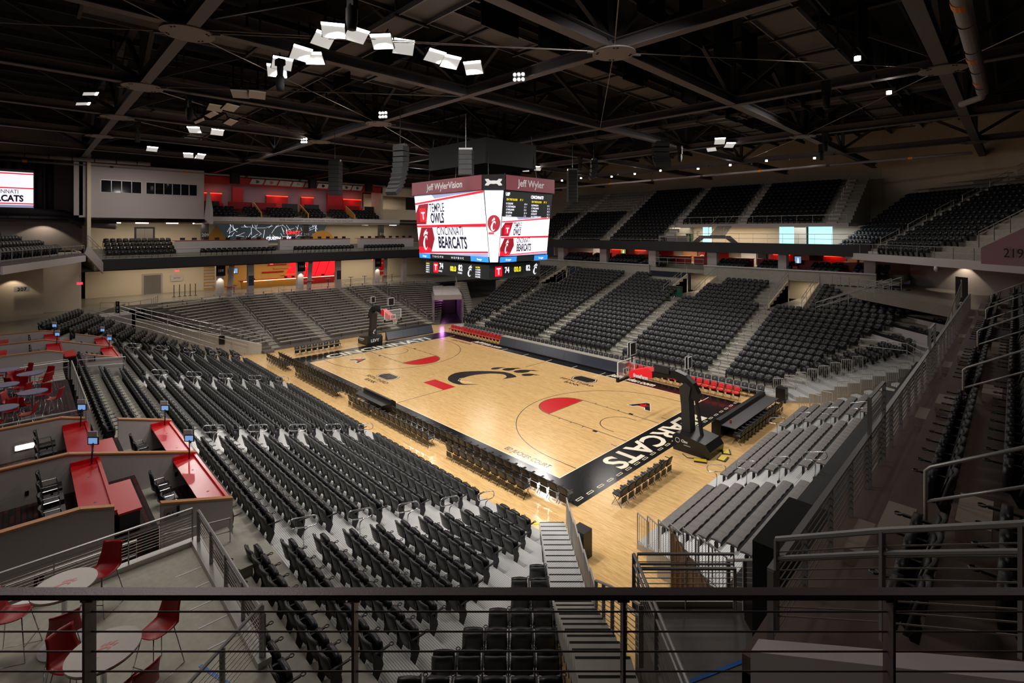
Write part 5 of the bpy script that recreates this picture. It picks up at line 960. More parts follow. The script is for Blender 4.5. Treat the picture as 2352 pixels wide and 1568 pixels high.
struct('trim_corner_deck_edge', MB().prism([(E0[0], E0[1], 8.9), (E1[0], E1[1], 8.9), (E1[0] - .2, E1[1] - .2, 8.9), (E0[0] - .2, E0[1] - .2, 8.9)], (0, 0, .6)), M_WHITE)
rail('silver guard rail along the upper corner deck edge', [(E0[0], E0[1], 9.5), (E1[0], E1[1], 9.5)], .9, sp=1.7, m=M_RAIL, post=.05, cables=0)
t = thing('dome_camera', 'white dome camera under the corner deck edge', 'camera', (npt(9.5, -.3)[0], npt(9.5, -.3)[1], 8.6)); MB().tube([(0, 0, .3), (0, 0, .1), (0, 0, 0), (0, 0, -.12)], [.12, .16, .15, .05], 12).build('dome', M_WHITE, t, True); MB().box(-.1, -.05, .2, .1, .3, .3).build('bracket', M_WHITE, t)
struct('wall_under_corner_deck', MB().prism([tuple(npt(-1, 6)) + (6,), tuple(npt(17, 6)) + (6,), tuple(npt(17, 6)) + (9,), tuple(npt(-1, 6)) + (9,)], (.2, .2, 0)), M_WALLG); struct('floor_under_corner_deck', MB().prism([tuple(npt(-1, -2.5)) + (5.6,), tuple(npt(17, -2.5)) + (5.6,), tuple(npt(17, 8)) + (5.6,), tuple(npt(-1, 8)) + (5.6,)], (0, 0, .8)), M_CONCF)
lamp('corner_wall_light', 'SPOT', tuple(npt(5, 5.2)) + (8.8,), 120, WARM, aim=tuple(npt(5, 5.8)) + (6.4,), spot_size=1.8, shadow_soft_size=.1)
rail('guard rail of the dark drink terrace under the corner deck', [tuple(npt(.2, -2.4)) + (6.4,), tuple(npt(7.5, -2.4)) + (6.4,)], 1.0, sp=1.2, mid=.4, post=.04)
for k in range(3): rail_t = rail('dark sloping rail rising from the white desks to the corner terrace, %s' % ordn(k), [tuple(npt(6.2 + 1.0 * k, -7.6)) + (4.6 + .3 * k,), tuple(npt(7.0 + 1.0 * k, -2.6)) + (6.6 + .2 * k,)], 1.0, sp=1.4, mid=.4, post=.04)
# five white fronted desk rows
for k, (u0, v0, l_) in enumerate(((0, 0, 3.8), (0, 0, 4.4), (0, 0, 4.8), (0, 0, 4.6), (0, 0, 2.6))):
    p = np.array([(20.9, 22.5), (21.8, 24.3), (22.8, 26.4), (23.5, 28.8), (26.2, 30.2)][k]); z = (3.55, 4.05, 4.6, 5.2, 5.6)[k]; q = p + np.array([.7071, -.7071]) * l_
    t = thing('terrace_desk', 'white fronted black topped desk in the far right corner, %s from the court' % ordn(k), 'desk', (p[0], p[1], z - .9), 0, 'white desks of the far right corner')
    MB().prism([(p[0], p[1], z - .95), (q[0], q[1], z - .95), (q[0], q[1], z), (p[0], p[1], z)], (.05, .05, 0)).build('front_panel', M_WHITE, t, world=True); MB().prism([(p[0], p[1], z), (q[0], q[1], z), (q[0] + .5, q[1] + .5, z), (p[0] + .5, p[1] + .5, z)], (0, 0, .04)).build('desk_top', M_BLK, t, world=True)
    struct('floor_desk_terrace', MB().prism([(p[0] + .1, p[1] + .1, 2), (q[0] + .1, q[1] + .1, 2), (q[0] + 2.2, q[1] + 2.2, 2), (p[0] + 2.2, p[1] + 2.2, 2)], (0, 0, z - 2.75)), M_CONC)
    for i in range(5):
        c = p + np.array([.7071, -.7071]) * (.6 + .75 * i) + .78; 
        if .6 + .75 * i < l_ - .2: put(bc, used, (c[0], c[1], z - .75), 3 * PI / 4 + PI / 2 * 0 + PI * 0, 'black chair behind the %s white corner desk, %s along' % (ordn(k), ordn(i)), 'chairs of the white corner desks')
# railed stair between far stand and corner
for k in range(8):
    p = ept(.3 + .8 * k, .75); q = ept(1.0 + .8 * k, .75); z = .15 + .225 * k
    rail('picket stair rail climbing the far corner, seat side, %s panel up' % ordn(k), [(p[0], p[1], z), (q[0], q[1], z)], 1.05, picket=.12, sp=.6, post=.03, m=M_RAILW, group='stair panels seat side', name='end_guard_rail')
    if k < 6:
        p = ept(3.3 + .8 * k, -1.6); q = ept(4.0 + .8 * k, -1.6); z = .7 + .24 * k
        rail('picket stair rail climbing the far corner, bleacher side, %s panel up' % ordn(k), [(p[0], p[1], z), (q[0], q[1], z)], 1.05, picket=.12, sp=.6, post=.03, m=M_RAILW, group='stair panels bleacher side', name='end_guard_rail')
p = ept(.3, 1.6) if False else (18.2, 11.7); box_thing('equipment_bin', 'black bin at the foot of the far corner stair', 'bin', M_BLK, 17.9, 11.0, 0, 18.5, 11.6, .95)
mb = MB()
for k in range(12):
    for (a_, b_) in (((20.3 + .62 * k, 10.6 + .5 * k), (21.6 + .62 * k, 10.0 + .5 * k)),): mb.bar((a_[0], a_[1], .35 + .27 * k), (b_[0], b_[1], .35 + .27 * k), .55, .16)
struct('floor_bleacher_end_stair', mb, M_ALU)
rail('pale landing rail at the top of the far corner stair', [(21.6, 17.0, 2.9), (24.2, 17.4, 2.9), (25.6, 14.4, 2.9)], 1.05, sp=1.2, mid=.5, post=.05)
rail('long thin rail crossing in front of the 119 sign', [(26.8, 9.0, 5.6), (27.0, 17.0, 7.4)], 1.0, 7, 1.6, M_RAIL, .05)
sign('black vertical 119 sign under the upper corner deck', (26.9, 18.5, 6.4), (.7, -.7, 0), .9, 2.2, ['1', '1', '9'], .6)
# 219 portal on the right
struct('wall_portal_219', MB().prism([(27.9, 17.0, 9.6), (27.9, 17.0, 10.6), (31.8, 13.6, 13.2), (31.8, 13.6, 9.6)], (.15, .15, 0)), mat('mauve_wall', (150, 116, 130), .8))
rail('sloping cable rail above the 219 portal wall', [(27.8, 16.9, 10.6), (29.9, 15.1, 12.0), (31.8, 13.5, 13.2)], 1.0, 8, 1.0, M_RAIL, .05, mid=.2)
tt = text('wall_lettering', '219', (28.9, 15.9, 10.1), (.755, -.655, 0), (0, 0, 1), .75, M_BLKM, None, align='LEFT'); tag(tt, kind='structure')
struct('wall_north_upper', MB().box(-60, 48.5, 9, 18, 48.8, 24).prism([(18, 48.5, 9), (60, 20, 9), (60, 20, 24), (18, 48.5, 24)], (.2, .2, 0)), M_WALL)
# ---------------------------------------------------------------- room shell
struct('wall_west', MB().box(-60.3, -60, -1, -60, 60, 24), M_WALLG); struct('wall_south', MB().box(-60, -60.3, -1, 60, -60, 24), M_WALLG); struct('wall_east', MB().box(60, -60, -1, 60.3, 60, 24), M_WALLG)
struct('ceiling', MB().box(-61, -61, 23.8, 61, 61, 24.2), M_ROOF)
# ---------------------------------------------------------------- roof structure
GX = [-30, -20.5, -11.1, -1.7, 8.3, 17.75, 27.1, 36.5]; GY = [-34, -21.3, -8.3, 4.1, 17.6, 30.5]; ZB = 19.0
def ibeam(mb, p, q, w=.42, h=.5):
    p, q = np.array(p, float), np.array(q, float); u = np.array([0, 0, h / 2 - .02])
    mb.bar(p + u, q + u, w, .045); mb.bar(p - u, q - u, w, .045); mb.bar(p, q, .05, h - .04)
for y in GY:
    mb = MB(); ibeam(mb, (-48, y, ZB + .25), (44, y, ZB + .25)); struct('beam_roof_chord', mb, M_STEEL)
    mb = MB(); ibeam(mb, (-48, y, 22.8), (44, y, 22.8), .35, .35); struct('beam_roof_top_chord', mb, M_STEELD)
    mb = MB()
    for i, x in enumerate(GX[:-1]):
        x2 = GX[i + 1]; xm = (x + x2) / 2; mb.bar((x, y, ZB + .5), (x, y, 22.7), .25, .25); mb.bar((x, y, ZB + .5), (xm, y, 22.6), .2, .22); mb.bar((x2, y, ZB + .5), (xm, y, 22.6), .2, .22)
    struct('beam_roof_web', mb, M_STEELD)
for x in GX:
    mb = MB(); ibeam(mb, (x, -40, ZB + .28), (x, 46, ZB + .28), .5 if x > 10 else .42); struct('beam_roof_chord', mb, M_STEEL)
    mb = MB()
    for i, y in enumerate(GY[:-1]):
        y2 = GY[i + 1]; ym = (y + y2) / 2; mb.bar((x, y + .3, ZB + .5), (x, ym, 22.6), .2, .22); mb.bar((x, y2 - .3, ZB + .5), (x, ym, 22.6), .2, .22)
    struct('beam_roof_web', mb, M_STEELD)
for x in np.arange(-46, 44, 3.1):
    mb = MB(); mb.bar((x, -45, 23.3), (x, 48, 23.3), .14, .4); struct('beam_roof_joist', mb, M_STEELD)
NODES = [(7.9, -21.3), (-1.8, -21.3), (-11.3, -21.3), (-20.4, -21.4), (17.8, -8.3), (-1.2, -8.3), (-10.9, -8.2), (27.1, 4.1), (17.8, 17.6), (27.0, 30.5), (-26.0, -8.3), (-1.5, 17.6), (-11, 17.6)]
ax_ = ['nearest the light bank', 'second along the left chord', 'third along the left chord', 'fourth along the left chord', 'above the middle of the picture', 'left of the video cube', 'farther left of the video cube', 'beside the large pipe', 'over the right far stand', 'over the far right corner', 'over the far end stand', 'behind the video cube', 'behind and left of the cube']
for (x, y), wh in zip(NODES, ax_):
    t = thing('gusset_plate', 'round grey steel node plate under the roof chords, %s' % wh, 'plate', (x, y, ZB - .05), 0, 'round node plates of the roof')
    MB().cyl((0, 0, 0), .88, .05, 36).build('disc', M_PLATE, t)
    for a in (0.9, 2.3, 4.05, 5.4):
        for e in (-.1, .1): MB().box(.7 * math.cos(a + e) - .04, .7 * math.sin(a + e) - .025, -.03, .7 * math.cos(a + e) + .04, .7 * math.sin(a + e) + .025, 0).build('bolt', M_BLK, t)
    for a in (0.95, -2.2): MB().bar((.8 * math.cos(a), .8 * math.sin(a), .01), (1.15 * math.cos(a), 1.15 * math.sin(a), .01), .12, .05).build('clevis', M_STEEL, t)
RODS = [((7.9, -21.3), (17.8, -8.3)), ((17.8, -8.3), (27.1, 4.1)), ((7.9, -21.3), (-1.2, -8.3)), ((-1.8, -21.3), (-10.9, -8.2)), ((17.8, -8.3), (29, -24)), ((27.1, 4.1), (17.8, 17.6)), ((-1.2, -8.3), (-11, 3.6)), ((17.8, -8.3), (8.3, 4.1)), ((7.9, -21.3), (0, -32)), ((-11.3, -21.3), (-20, -9)), ((27.1, 4.1), (36, -8)), ((17.8, 17.6), (8.3, 30)), ((-1.8, -21.3), (8.3, -8.3)), ((17.8, -8.3), (8.3, -21.3)), ((7.9, -21.3), (17, -33))]
for i, (a, b) in enumerate(RODS): tag(MB().tube([(a[0], a[1], ZB + .02), (b[0], b[1], ZB + .02)], .022, 5).build('tension_rod', M_CABLE), 'thin diagonal steel tension rod between roof node plates', 'rod', 'roof tension rods')
def catwalk(label, p, q, w=1.7, z=20.7):
    t = thing('catwalk', label, 'catwalk', (p[0], p[1], z)); p, q = np.array([*p, z]), np.array([*q, z]); d = (q - p) / np.linalg.norm(q - p); n = np.cross(d, (0, 0, 1.))
    MB().bar(p, q, w, .05).build('grating_deck', M_GRATE, t, world=True)
    for s in (-1, 1):
        MB().bar(p + n * s * w / 2 - (0, 0, .08), q + n * s * w / 2 - (0, 0, .08), .06, .22).build('edge_channel', M_STEEL, t, world=True); MB().tube([p + n * s * w / 2 + (0, 0, 1.05), q + n * s * w / 2 + (0, 0, 1.05)], .025, 5).build('hand_rail', M_STEELD, t, world=True)
        MB().tube([p + n * s * w / 2 + (0, 0, .55), q + n * s * w / 2 + (0, 0, .55)], .02, 5).build('mid_rail', M_STEELD, t, world=True)
    L_ = np.linalg.norm(q - p)
    for i in range(int(L_ / 3.2) + 1):
        c = p + d * 3.2 * i; MB().bar(c - n * w * .62 - (0, 0, .2), c + n * w * .62 - (0, 0, .2), .12, .12).build('cross_beam', M_STEELD, t, world=True)
        for s in (-1, 1): MB().bar(c + n * s * w * .58, c + n * s * w * .58 + (0, 0, 2.4), .08, .08).build('hanger', M_STEELD, t, world=True)
    return t
catwalk('grated catwalk above the right part of the hall, nearest the big pipe', (22.4, -20), (22.4, 28)); catwalk('grated catwalk passing behind the main light bank', (12.6, -24), (12.6, 28)); catwalk('grated catwalk left of the light bank', (3.2, -24), (3.2, 2)); catwalk('grated catwalk over the far left stand', (-6.4, -22), (-6.4, 26)); catwalk('farthest grated catwalk over the end stand', (-16, -22), (-16, 26))
catwalk('grated cross catwalk over the near sideline', (-26, -14.5), (26, -14.5), 1.3, 20.3); catwalk('grated cross catwalk over the far sideline', (-20, 12.5), (27, 12.5), 1.3, 20.3); catwalk('grated cross catwalk beyond the far stand front', (-20, 24), (26, 24), 1.3, 20.3)
k = 0
for x0 in (14.4, 16.6, 19.4, 24.4):
    for y0 in np.arange(-16, 22, 3.4):
        if (k * 7) % 5 == 0: k += 1; continue
        tag(MB().box(x0, y0, 19.9, x0 + .06, y0 + 2.1, 22.3).build('acoustic_panel', M_BLKM), 'black hanging acoustic panel between the roof trusses', 'panel', 'black acoustic panels in the roof'); k += 1
for x0 in (-8.8, -4, 1, 5.6):
    for y0 in (-12.5, 8, 14, 20.5): tag(MB().box(x0, y0, 20.0, x0 + 2.0, y0 + .06, 22.3).build('acoustic_panel', M_BLKM), 'black hanging acoustic panel between the roof trusses', 'panel', 'black acoustic panels in the roof')
# service pipes
t = thing('service_pipe', 'large wrapped grey pipe with orange labels running along the right side of the roof', 'pipe', (28.4, -20, 17.8))
MB().tube([(28.35, -27, 17.8), (28.4, -12, 17.8), (28.4, 4.5, 17.8)], .21, 14).build('pipe_run', M_PIPE, t, True, world=True); MB().tube([(28.35, -9.6, 17.75), (27.6, -9.9, 17.7), (26.9, -10.4, 17.65), (26.7, -10.2, 17.8)], .12, 12).build('branch', M_PIPE, t, True, world=True)
MB().tube([(28.4, 4.5, 17.8), (28.35, 5.2, 17.7), (27.6, 5.8, 17.6)], .14, 10).build('end_bend', M_PIPE, t, True, world=True)
for y in (-15, -8, -2, 2): MB().tube([(28.38, y, 17.8), (28.38, y + .5, 17.8)], .215, 14).build('label_band', mat('orange_label', (206, 120, 20), .5), t, world=True)
for y in np.arange(-24, 5, 3): MB().tube([(28.38, y, 17.8), (28.38, y + .05, 17.8)], .225, 14).build('strap', M_STEELD, t, world=True)
for i, (p, q, r, lb) in enumerate((((-24, 28.6, 17.6), (27, 28.6, 17.9), .12, 'thin sprinkler pipe running above the far upper bowl'), ((-37, -30, 18.3), (-37, 24, 18.3), .13, 'grey pipe running above the west suites'), ((-37.8, -30, 18.9), (-35, -16, 18.7), .2, 'thick grey pipe over the left box'), ((-41, -34, 13.0), (-40.4, -21, 13.0), .14, 'dark pipe below the left screen'))):
    t = thing('service_pipe', lb, 'pipe', p); MB().tube([p, q], r, 10).build('pipe_run', M_PIPE if i < 3 else M_DUCT, t, True, world=True)
    for s in np.linspace(.08, .92, 8): c = lerp(p, q, s); MB().tube([lerp(p, q, s), lerp(p, q, s + .006)], r * 1.15, 10).build('clamp', MATS['orange_label'] if int(s * 10) % 3 == 0 and i < 2 else M_STEELD, t, world=True); MB().bar((c[0], c[1], c[2]), (c[0], c[1], c[2] + 1.2), .02, .02).build('hanger_rod', M_STEELD, t, world=True)
# sport light fixtures
def fixture(p, rz, lab, lit=1, tilt=.5):
    t = thing('sport_light_fixture', lab, 'light', p, rz, 'rectangular sport lights'); t.rotation_euler = (tilt, 0, rz)
    MB().box(-.42, -.32, 0, .42, .32, .10).build('housing', M_BLK, t); MB().box(-.40, -.30, -.012, .40, .20, -.002).build('lens_panel', G_PANEL if lit else M_TTOP, t)
    MB().box(-.40, .21, -.02, .40, .31, -.002).build('light_bar', G_LIGHT if lit else M_CORD, t); MB().tube([(-.3, 0, .1), (0, 0, .5), (.3, 0, .1)], .02, 5).build('yoke', M_BLK, t); MB().bar((0, 0, .5), (0, 0, 1.0), .05, .05).build('hanger', M_BLK, t)
for i, (x, y) in enumerate(BANKS):
    d = math.atan2(CAM[1] - y, CAM[0] - x) - PI / 2 + (.5, -.35, .2, -.1, .6)[i % 5]
    wh = 'row over the near sideline' if y < -16.2 and x > 0 else 'row crossing towards the centre' if x > 12 and y < 0 else 'far left bank' if x < -20 else 'bank above the far right stand' if y > 0 and x > 0 else 'bank above the far left end'
    fixture((x, y, 18.95), d, 'lit rectangular sport light fixture, %s, %s of it' % (wh, ordn(i % 8)), 1, .62 + .12 * (i % 3))
for i, (x, y) in enumerate(((.4, -17.4), (.9, -16.7), (-3.9, -17.5), (-3.2, -16.9), (-7.6, -15.7), (-6.0, -17.2), (-8.6, -17.3))): fixture((x, y, 18.95), -2.1 + .3 * i, 'unlit rectangular sport light beyond the lit bank, %s along' % ordn(i), 0, .55)
for i, (x, y) in enumerate(((-7.9, -23.2), (-4.9, -23.1))): fixture((x, y, 18.9), 0, 'single sport light over the left aisle, %s' % ('farther' if i == 0 else 'nearer'), 1, .2)
for i, (x, y, z) in enumerate(((12.9, -8.9, 18.7), (1.5, -9.5, 18.7), (-11, -9.4, 18.7))):
    t = thing('quad_light', 'small cluster of six warm lamps hanging under the chord, %s' % ('by the main plate', 'left of the cube', 'farthest left')[i], 'light', (x, y, z), .6)
    MB().box(-.3, -.03, 0, .3, .03, .5).build('frame', M_BLK, t)
    for a in (-.2, 0, .2):
        for b in (.12, .36): MB().tube([(a, -.05, b), (a, -.08, b)], .07, 10).build('lamp', G_LIGHT, t)
    MB().bar((0, 0, .5), (0, 0, 1.0), .03, .03).build('hanger', M_BLK, t)
for i, (x, y) in enumerate(((15.8, -18.8), (7.6, -17.9), (-1.6, -19.3), (-11.6, -20.2), (9.2, 14.5), (19.5, 16.8), (18, 22.0), (-.5, 13.2), (23.0, 2.0))):
    t = thing('moving_head_light', 'black moving head spotlight hanging below the roof beams, %s' % ('above the main light bank', 'beside the unlit fixtures', 'under the left chord', 'farther along the left chord', 'over the far sideline', 'over the right far stand', 'near the far right rail', 'right of the video cube', 'under the right catwalk')[i], 'spotlight', (x, y, 17.9)); MB().tube([(0, 0, -.35), (0, 0, -.1), (0, 0, .25), (0, 0, .4)], [.13, .17, .17, .08], 12).build('head', M_BLKM, t, True); MB().box(-.2, -.06, .3, .2, .06, .75).build('yoke', M_BLKM, t); MB().box(-.2, -.15, .75, .2, .15, 1.0).build('base', M_BLKM, t)
for i in range(26):
    x, y = (-22 + 1.9 * i, 26.5 + (i % 3) * .7) if i < 22 else (25.0, -2 + 3.5 * (i - 22)); tag(MB().tube([(x, y, 18.45), (x, y, 18.6)], .11, 10).build('small_lamp', G_LIGHT if i % 2 == 0 else M_BLK), 'small round lamp among the rigging above the far stand', 'lamp', 'small lamps in the far rigging')
# rigging, line arrays
tag(MB().box(-3.4, -2.6, 16.4, 3.4, 2.6, 18.2).build('rigging_grid', M_BLKM), 'dark block of hoists and cable trunks above the video cube', 'rigging')
for i, (x, y) in enumerate(((-3.6, -2.5), (3.6, -2.5), (-3.6, 2.5), (3.6, 2.5), (0, -2.6), (0, 2.6))): tag(MB().bar((x, y, 15.3), (x * .9, y * .9, 18.9), .03, .03).build('hoist_cable', M_BLK), 'black hoist cable holding the video cube', 'cable', 'hoist cables of the cube')
def speaker_stack(lab, p, n, rz, curve=0., w_=.9):
    t = thing('line_array_speaker', lab, 'speaker', p, rz); a = 0; y = z = 0
    for i in range(n):
        b = MB().prism([(-w_ / 2, 0, 0), (w_ / 2, 0, 0), (w_ / 2 - .1, .5, .03), (-w_ / 2 + .1, .5, .03)], (0, 0, -.27)); o = b.build('cabinet', M_BLKM, t); o.location = (0, y, z); o.rotation_euler = (-a, 0, 0)
        y -= math.sin(a) * .29 * -1; z -= math.cos(a) * .29; a += curve
    MB().box(-.4, .1, 0, .4, .4, .15).build('rigging_frame', M_BLK, t); MB().bar((0, .25, .1), (0, .25, 2.2), .03, .03).build('chain', M_BLK, t)
speaker_stack('curved black line array speaker hanging in front of the video cube', (3.9, -9.6, 16.6), 10, YAW + 1.2, .09)
speaker_stack('straight black speaker column left of the video cube', (-3.6, -10.2, 16.4), 8, YAW + PI / 2); speaker_stack('straight black speaker column just left of the UA emblem of the cube', (6.4, -6.8, 16.4), 5, YAW + PI / 2, 0, .95); speaker_stack('black speaker column right of the video cube', (3.6, 6.8, 16.6), 9, YAW + PI / 2); speaker_stack('black curved speaker column farther right of the cube', (5.3, 7.9, 17.4), 5, YAW, .14)
speaker_stack('large dark speaker cluster hanging over the far stand', (10.6, 8.6, 18.2), 6, YAW + PI / 2, .2, 1.3)
# ---------------------------------------------------------------- centre-hung video cube
vc = thing('video_cube', 'four sided centre hung video scoreboard showing TEMPLE OWLS and CINCINNATI BEARCATS', 'scoreboard', (0, 0, 8.2))
BOT = [(-4.15, -2.9), (4.15, -2.9), (4.55, -2.45), (4.55, 2.45), (4.15, 2.9), (-4.15, 2.9), (-4.55, 2.45), (-4.55, -2.45)]; TOP = [(-4.15, -3.45), (4.15, -3.45), (5.15, -2.45), (5.15, 2.45), (4.15, 3.45), (-4.15, 3.45), (-5.15, 2.45), (-5.15, -2.45)]
body = MB(); body.add([(x * .995, y * .995, 9.5) for x, y in BOT] + [(x * .995, y * .995, 14.4) for x, y in TOP], [tuple(range(8))[::-1], tuple(range(8, 16))] + [(i, (i + 1) % 8, 8 + (i + 1) % 8, 8 + i) for i in range(8)]); body.build('core', M_BLKM, vc, world=True)
HB = [(-4.25, -3.65), (4.2, -3.65), (5.35, -2.55), (5.35, 2.55), (4.2, 3.65), (-4.2, 3.65), (-5.35, 2.55), (-5.35, -2.55)]
hd = MB(); hd.add([(x * .99, y * .99, 14.4) for x, y in HB] + [(x * .99, y * .99, 15.45) for x, y in HB], [tuple(range(8))[::-1], tuple(range(8, 16))] + [(i, (i + 1) % 8, 8 + (i + 1) % 8, 8 + i) for i in range(8)]); hd.build('header', M_BLKM, vc, world=True)
class Face:
    def __init__(s, bl, br, tl, par, nm, tr=None):
        s.bl, s.br, s.tl = [np.array(v, float) for v in (bl, br, tl)]; s.tr = np.array(tr, float) if tr is not None else s.br + s.tl - s.bl
        s.W = np.linalg.norm(s.br - s.bl); s.x = (s.br - s.bl) / s.W; n = np.cross(s.x, s.tl - s.bl); s.n = n / np.linalg.norm(n); s.u = np.cross(s.n, s.x); s.H = (s.tl - s.bl) @ s.u; s.par = par; s.nm = nm; s.k = 0
    def P(s, a, b, e): return (s.bl * (1 - a) + s.br * a) * (1 - b) + (s.tl * (1 - a) + s.tr * a) * b + s.n * e
    def poly(s, pts, m, nm='screen_patch'):
        s.k += .003; return MB().prism([s.P(a, b, .006 + s.k) for a, b in pts], s.n * .002).build(nm, m, s.par, world=True)
    def rect(s, a, b, c, d, m, nm='screen_patch'): return s.poly([(a, b), (c, b), (c, d), (a, d)], m, nm)
    def txt(s, t, a, b, h, m, align='LEFT', sx=.8, bold=.0):
        s.k += .003; return text('screen_lettering', t, tuple(s.P(a, b, .010 + s.k)), s.x, s.u, h * s.H * 1.38, m, s.par, align=align, sx=sx, bold=bold * s.H, ext=.001)
    def paw(s, a, b, h, m, sx=1.):
        s.k += .003; return paw(MB(), s.P(a, b, .008 + s.k), s.x, s.u, h * s.H, m=0, th=.002, sx=sx).build('emblem', m, s.par, world=True)
G_TRED = glow('screen_deep_red', (120, 8, 26), 1.0); G_BLUE2 = glow('screen_sky', (196, 206, 240), 1.0)
def board(F, y0=0., y1=1., wide=1.):   # TEMPLE / CINCINNATI card
    Y = lambda t: y0 + (y1 - y0) * t; h = y1 - y0
    F.rect(0, y0, 1, y1, G_SCRW, 'screen_field'); F.poly([(0, Y(.87)), (.32, Y(.93)), (.28, Y(1)), (0, Y(1))], G_BLUE2); F.poly([(.28, Y(1)), (.32, Y(.93)), (1, Y(1.0))], G_SCRG)
    F.poly([(0, Y(.845)), (1, Y(.965)), (1, Y(1.0)), (0, Y(.875))], G_SCRR, 'red_band'); F.poly([(.0, Y(.505)), (.155, Y(.505)), (.22, Y(.86)), (.06, Y(.845)), (0, Y(.7))], G_TRED, 'red_block')
    F.rect(.065, Y(.55), .165, Y(.78), G_SCRR); F.txt('T', .118, Y(.59), .13 * h, G_SCRW, 'CENTER', 1.0, .003)
    F.txt('TEMPLE', .225, Y(.71), .15 * h, G_TXTN, sx=.60 * wide, bold=.0012 * h); F.txt('OWLS', .235, Y(.53), .165 * h, G_TXTN, sx=.58 * wide, bold=.008 * h)
    F.poly([(0, Y(.455)), (1, Y(.455)), (1, Y(.505)), (0, Y(.49))], G_SCRR, 'red_band')
    F.poly([(.01, Y(.03)), (.2, Y(.03)), (.27, Y(.26)), (.25, Y(.452)), (.07, Y(.452)), (0, Y(.2))], G_TRED, 'red_block'); F.poly([(0, Y(.02)), (.19, Y(.02)), (.2, Y(.1)), (.01, Y(.12))], G_SCRR); F.paw(.13, Y(.25), .36 * h, G_SCRW, .62 * wide)
    F.txt('CINCINNATI', .315, Y(.325), .145 * h, G_TXTN, sx=.60 * wide, bold=.0012 * h); F.txt('BEARCATS', .325, Y(.115), .19 * h, G_TXTN, sx=.60 * wide, bold=.008 * h)
    F.poly([(0, Y(0)), (1, Y(.06)), (1, Y(.085)), (0, Y(.03))], G_SCRR, 'red_band'); F.poly([(.25, Y(0)), (1, Y(0)), (1, Y(.055))], G_SCRG)
S_ = Face((-4.15, -2.9, 9.5), (4.15, -2.9, 9.5), (-4.15, -3.45, 14.4), vc, 's'); board(S_, .075, 1.)
E_ = Face((4.55, -2.45, 9.5), (4.55, 2.45, 9.5), (5.15, -2.45, 14.4), vc, 'e'); board(E_, .085, .64, .72); E_.rect(0, .64, 1, 1, G_BLACK, 'stats_field')
E_.txt('USF', .02, .93, .045, G_TXTW, bold=.002); E_.txt('CINCINNATI', .53, .91, .045, G_TXTW, bold=.002, sx=.75); E_.txt('ON THE FLOOR      PT  F', .04, .865, .03, G_TXTY, sx=.72); E_.txt('ON THE FLOOR      PT  F', .55, .85, .03, G_TXTY, sx=.72)
for i, (a, b) in enumerate((('0 COLLINS', '0 JOHNSON'), ('1 CASTANEDA', '12 WILLIAMS'), ('15 WILLIAMS', '13 JENIFER'), ('10 YETNA', '10 SCOTT'), ('23 LAWS', '34 CUMBERLAND'))):
    E_.txt(a, .04, .81 - .042 * i, .027, G_TXTW, sx=.75); E_.txt(b, .55, .80 - .042 * i, .027, G_TXTW, sx=.75); E_.txt('%d  %d' % ((10, 3, 0, 12, 3)[i], (4, 1, 0, 4, 2)[i]), .40, .81 - .042 * i, .027, G_TXTW, sx=.75); E_.txt('%d  %d' % ((0, 11, 10, 12, 24)[i], (0, 3, 3, 3, 2)[i]), .90, .80 - .042 * i, .027, G_TXTW, sx=.75)
for F, wd in ((S_, (.18, .77)), (E_, (.33, .7))):
    F.rect(0, 0, wd[0], .075, G_SCRB); F.rect(wd[1], 0, 1, .075, G_SCRB); F.rect(wd[0], 0, wd[1], .07, G_BLACK); F.txt('Kroger', wd[0] / 2, .022, .03, G_TXTW, 'CENTER', .9); F.txt('Kroger', (wd[1] + 1) / 2, .022, .03, G_TXTW, 'CENTER', .9)
S_.txt('T  13  4  2  17  21', .22, .022, .03, G_TXTW, sx=.9); S_.txt('14  12  9  23  11  C', .5, .022, .03, G_TXTW, sx=.9)
def hexmat():
    m = mat('screen_hex_pattern', (240, 240, 250), .5, emit=(240, 240, 250), es=1.0); nt = m.node_tree; b = nt.nodes['Principled BSDF']; N = nt.nodes.new; tc = N('ShaderNodeTexCoord'); v = N('ShaderNodeTexVoronoi'); v.inputs['Scale'].default_value = 4.2; v.inputs['Randomness'].default_value = .0
    r = N('ShaderNodeValToRGB'); r.color_ramp.interpolation = 'CONSTANT'; r.color_ramp.elements[0].color = L(240, 240, 250); r.color_ramp.elements[1].position = .3; r.color_ramp.elements[1].color = L(126, 60, 84)
    nt.links.new(tc.outputs['Object'], v.inputs['Vector']); nt.links.new(v.outputs['Distance'], r.inputs[0]); nt.links.new(r.outputs[0], b.inputs['Emission Color']); return m
HX = hexmat()
def corner(F):
    F.rect(0.04, 0, .96, 1, G_BLUE2, 'screen_field'); F.rect(.04, .42, .96, .68, HX, 'dot_pattern'); F.rect(.04, .12, .96, .30, HX, 'dot_pattern'); F.rect(.04, .72, .96, .82, HX, 'dot_pattern'); F.poly([(.5 + .42 * math.cos(a), .54 + .12 * math.sin(a)) for a in np.linspace(0, 2 * PI, 25)[:-1]], G_TRED, 'disc'); F.paw(.5, .54, .20, G_SCRW, .55); F.rect(.1, .39, .5, .42, G_TXTR)
corner(Face((4.15, -2.9, 9.5), (4.55, -2.45, 9.5), (4.15, -3.45, 14.4), vc, 'c', (5.15, -2.45, 14.4)))
corner(Face((4.55, 2.45, 9.5), (4.15, 2.9, 9.5), (5.15, 2.45, 14.4), vc, 'c', (4.15, 3.45, 14.4))); corner(Face((-4.55, -2.45, 9.5), (-4.15, -2.9, 9.5), (-5.15, -2.45, 14.4), vc, 'c', (-4.15, -3.45, 14.4)))
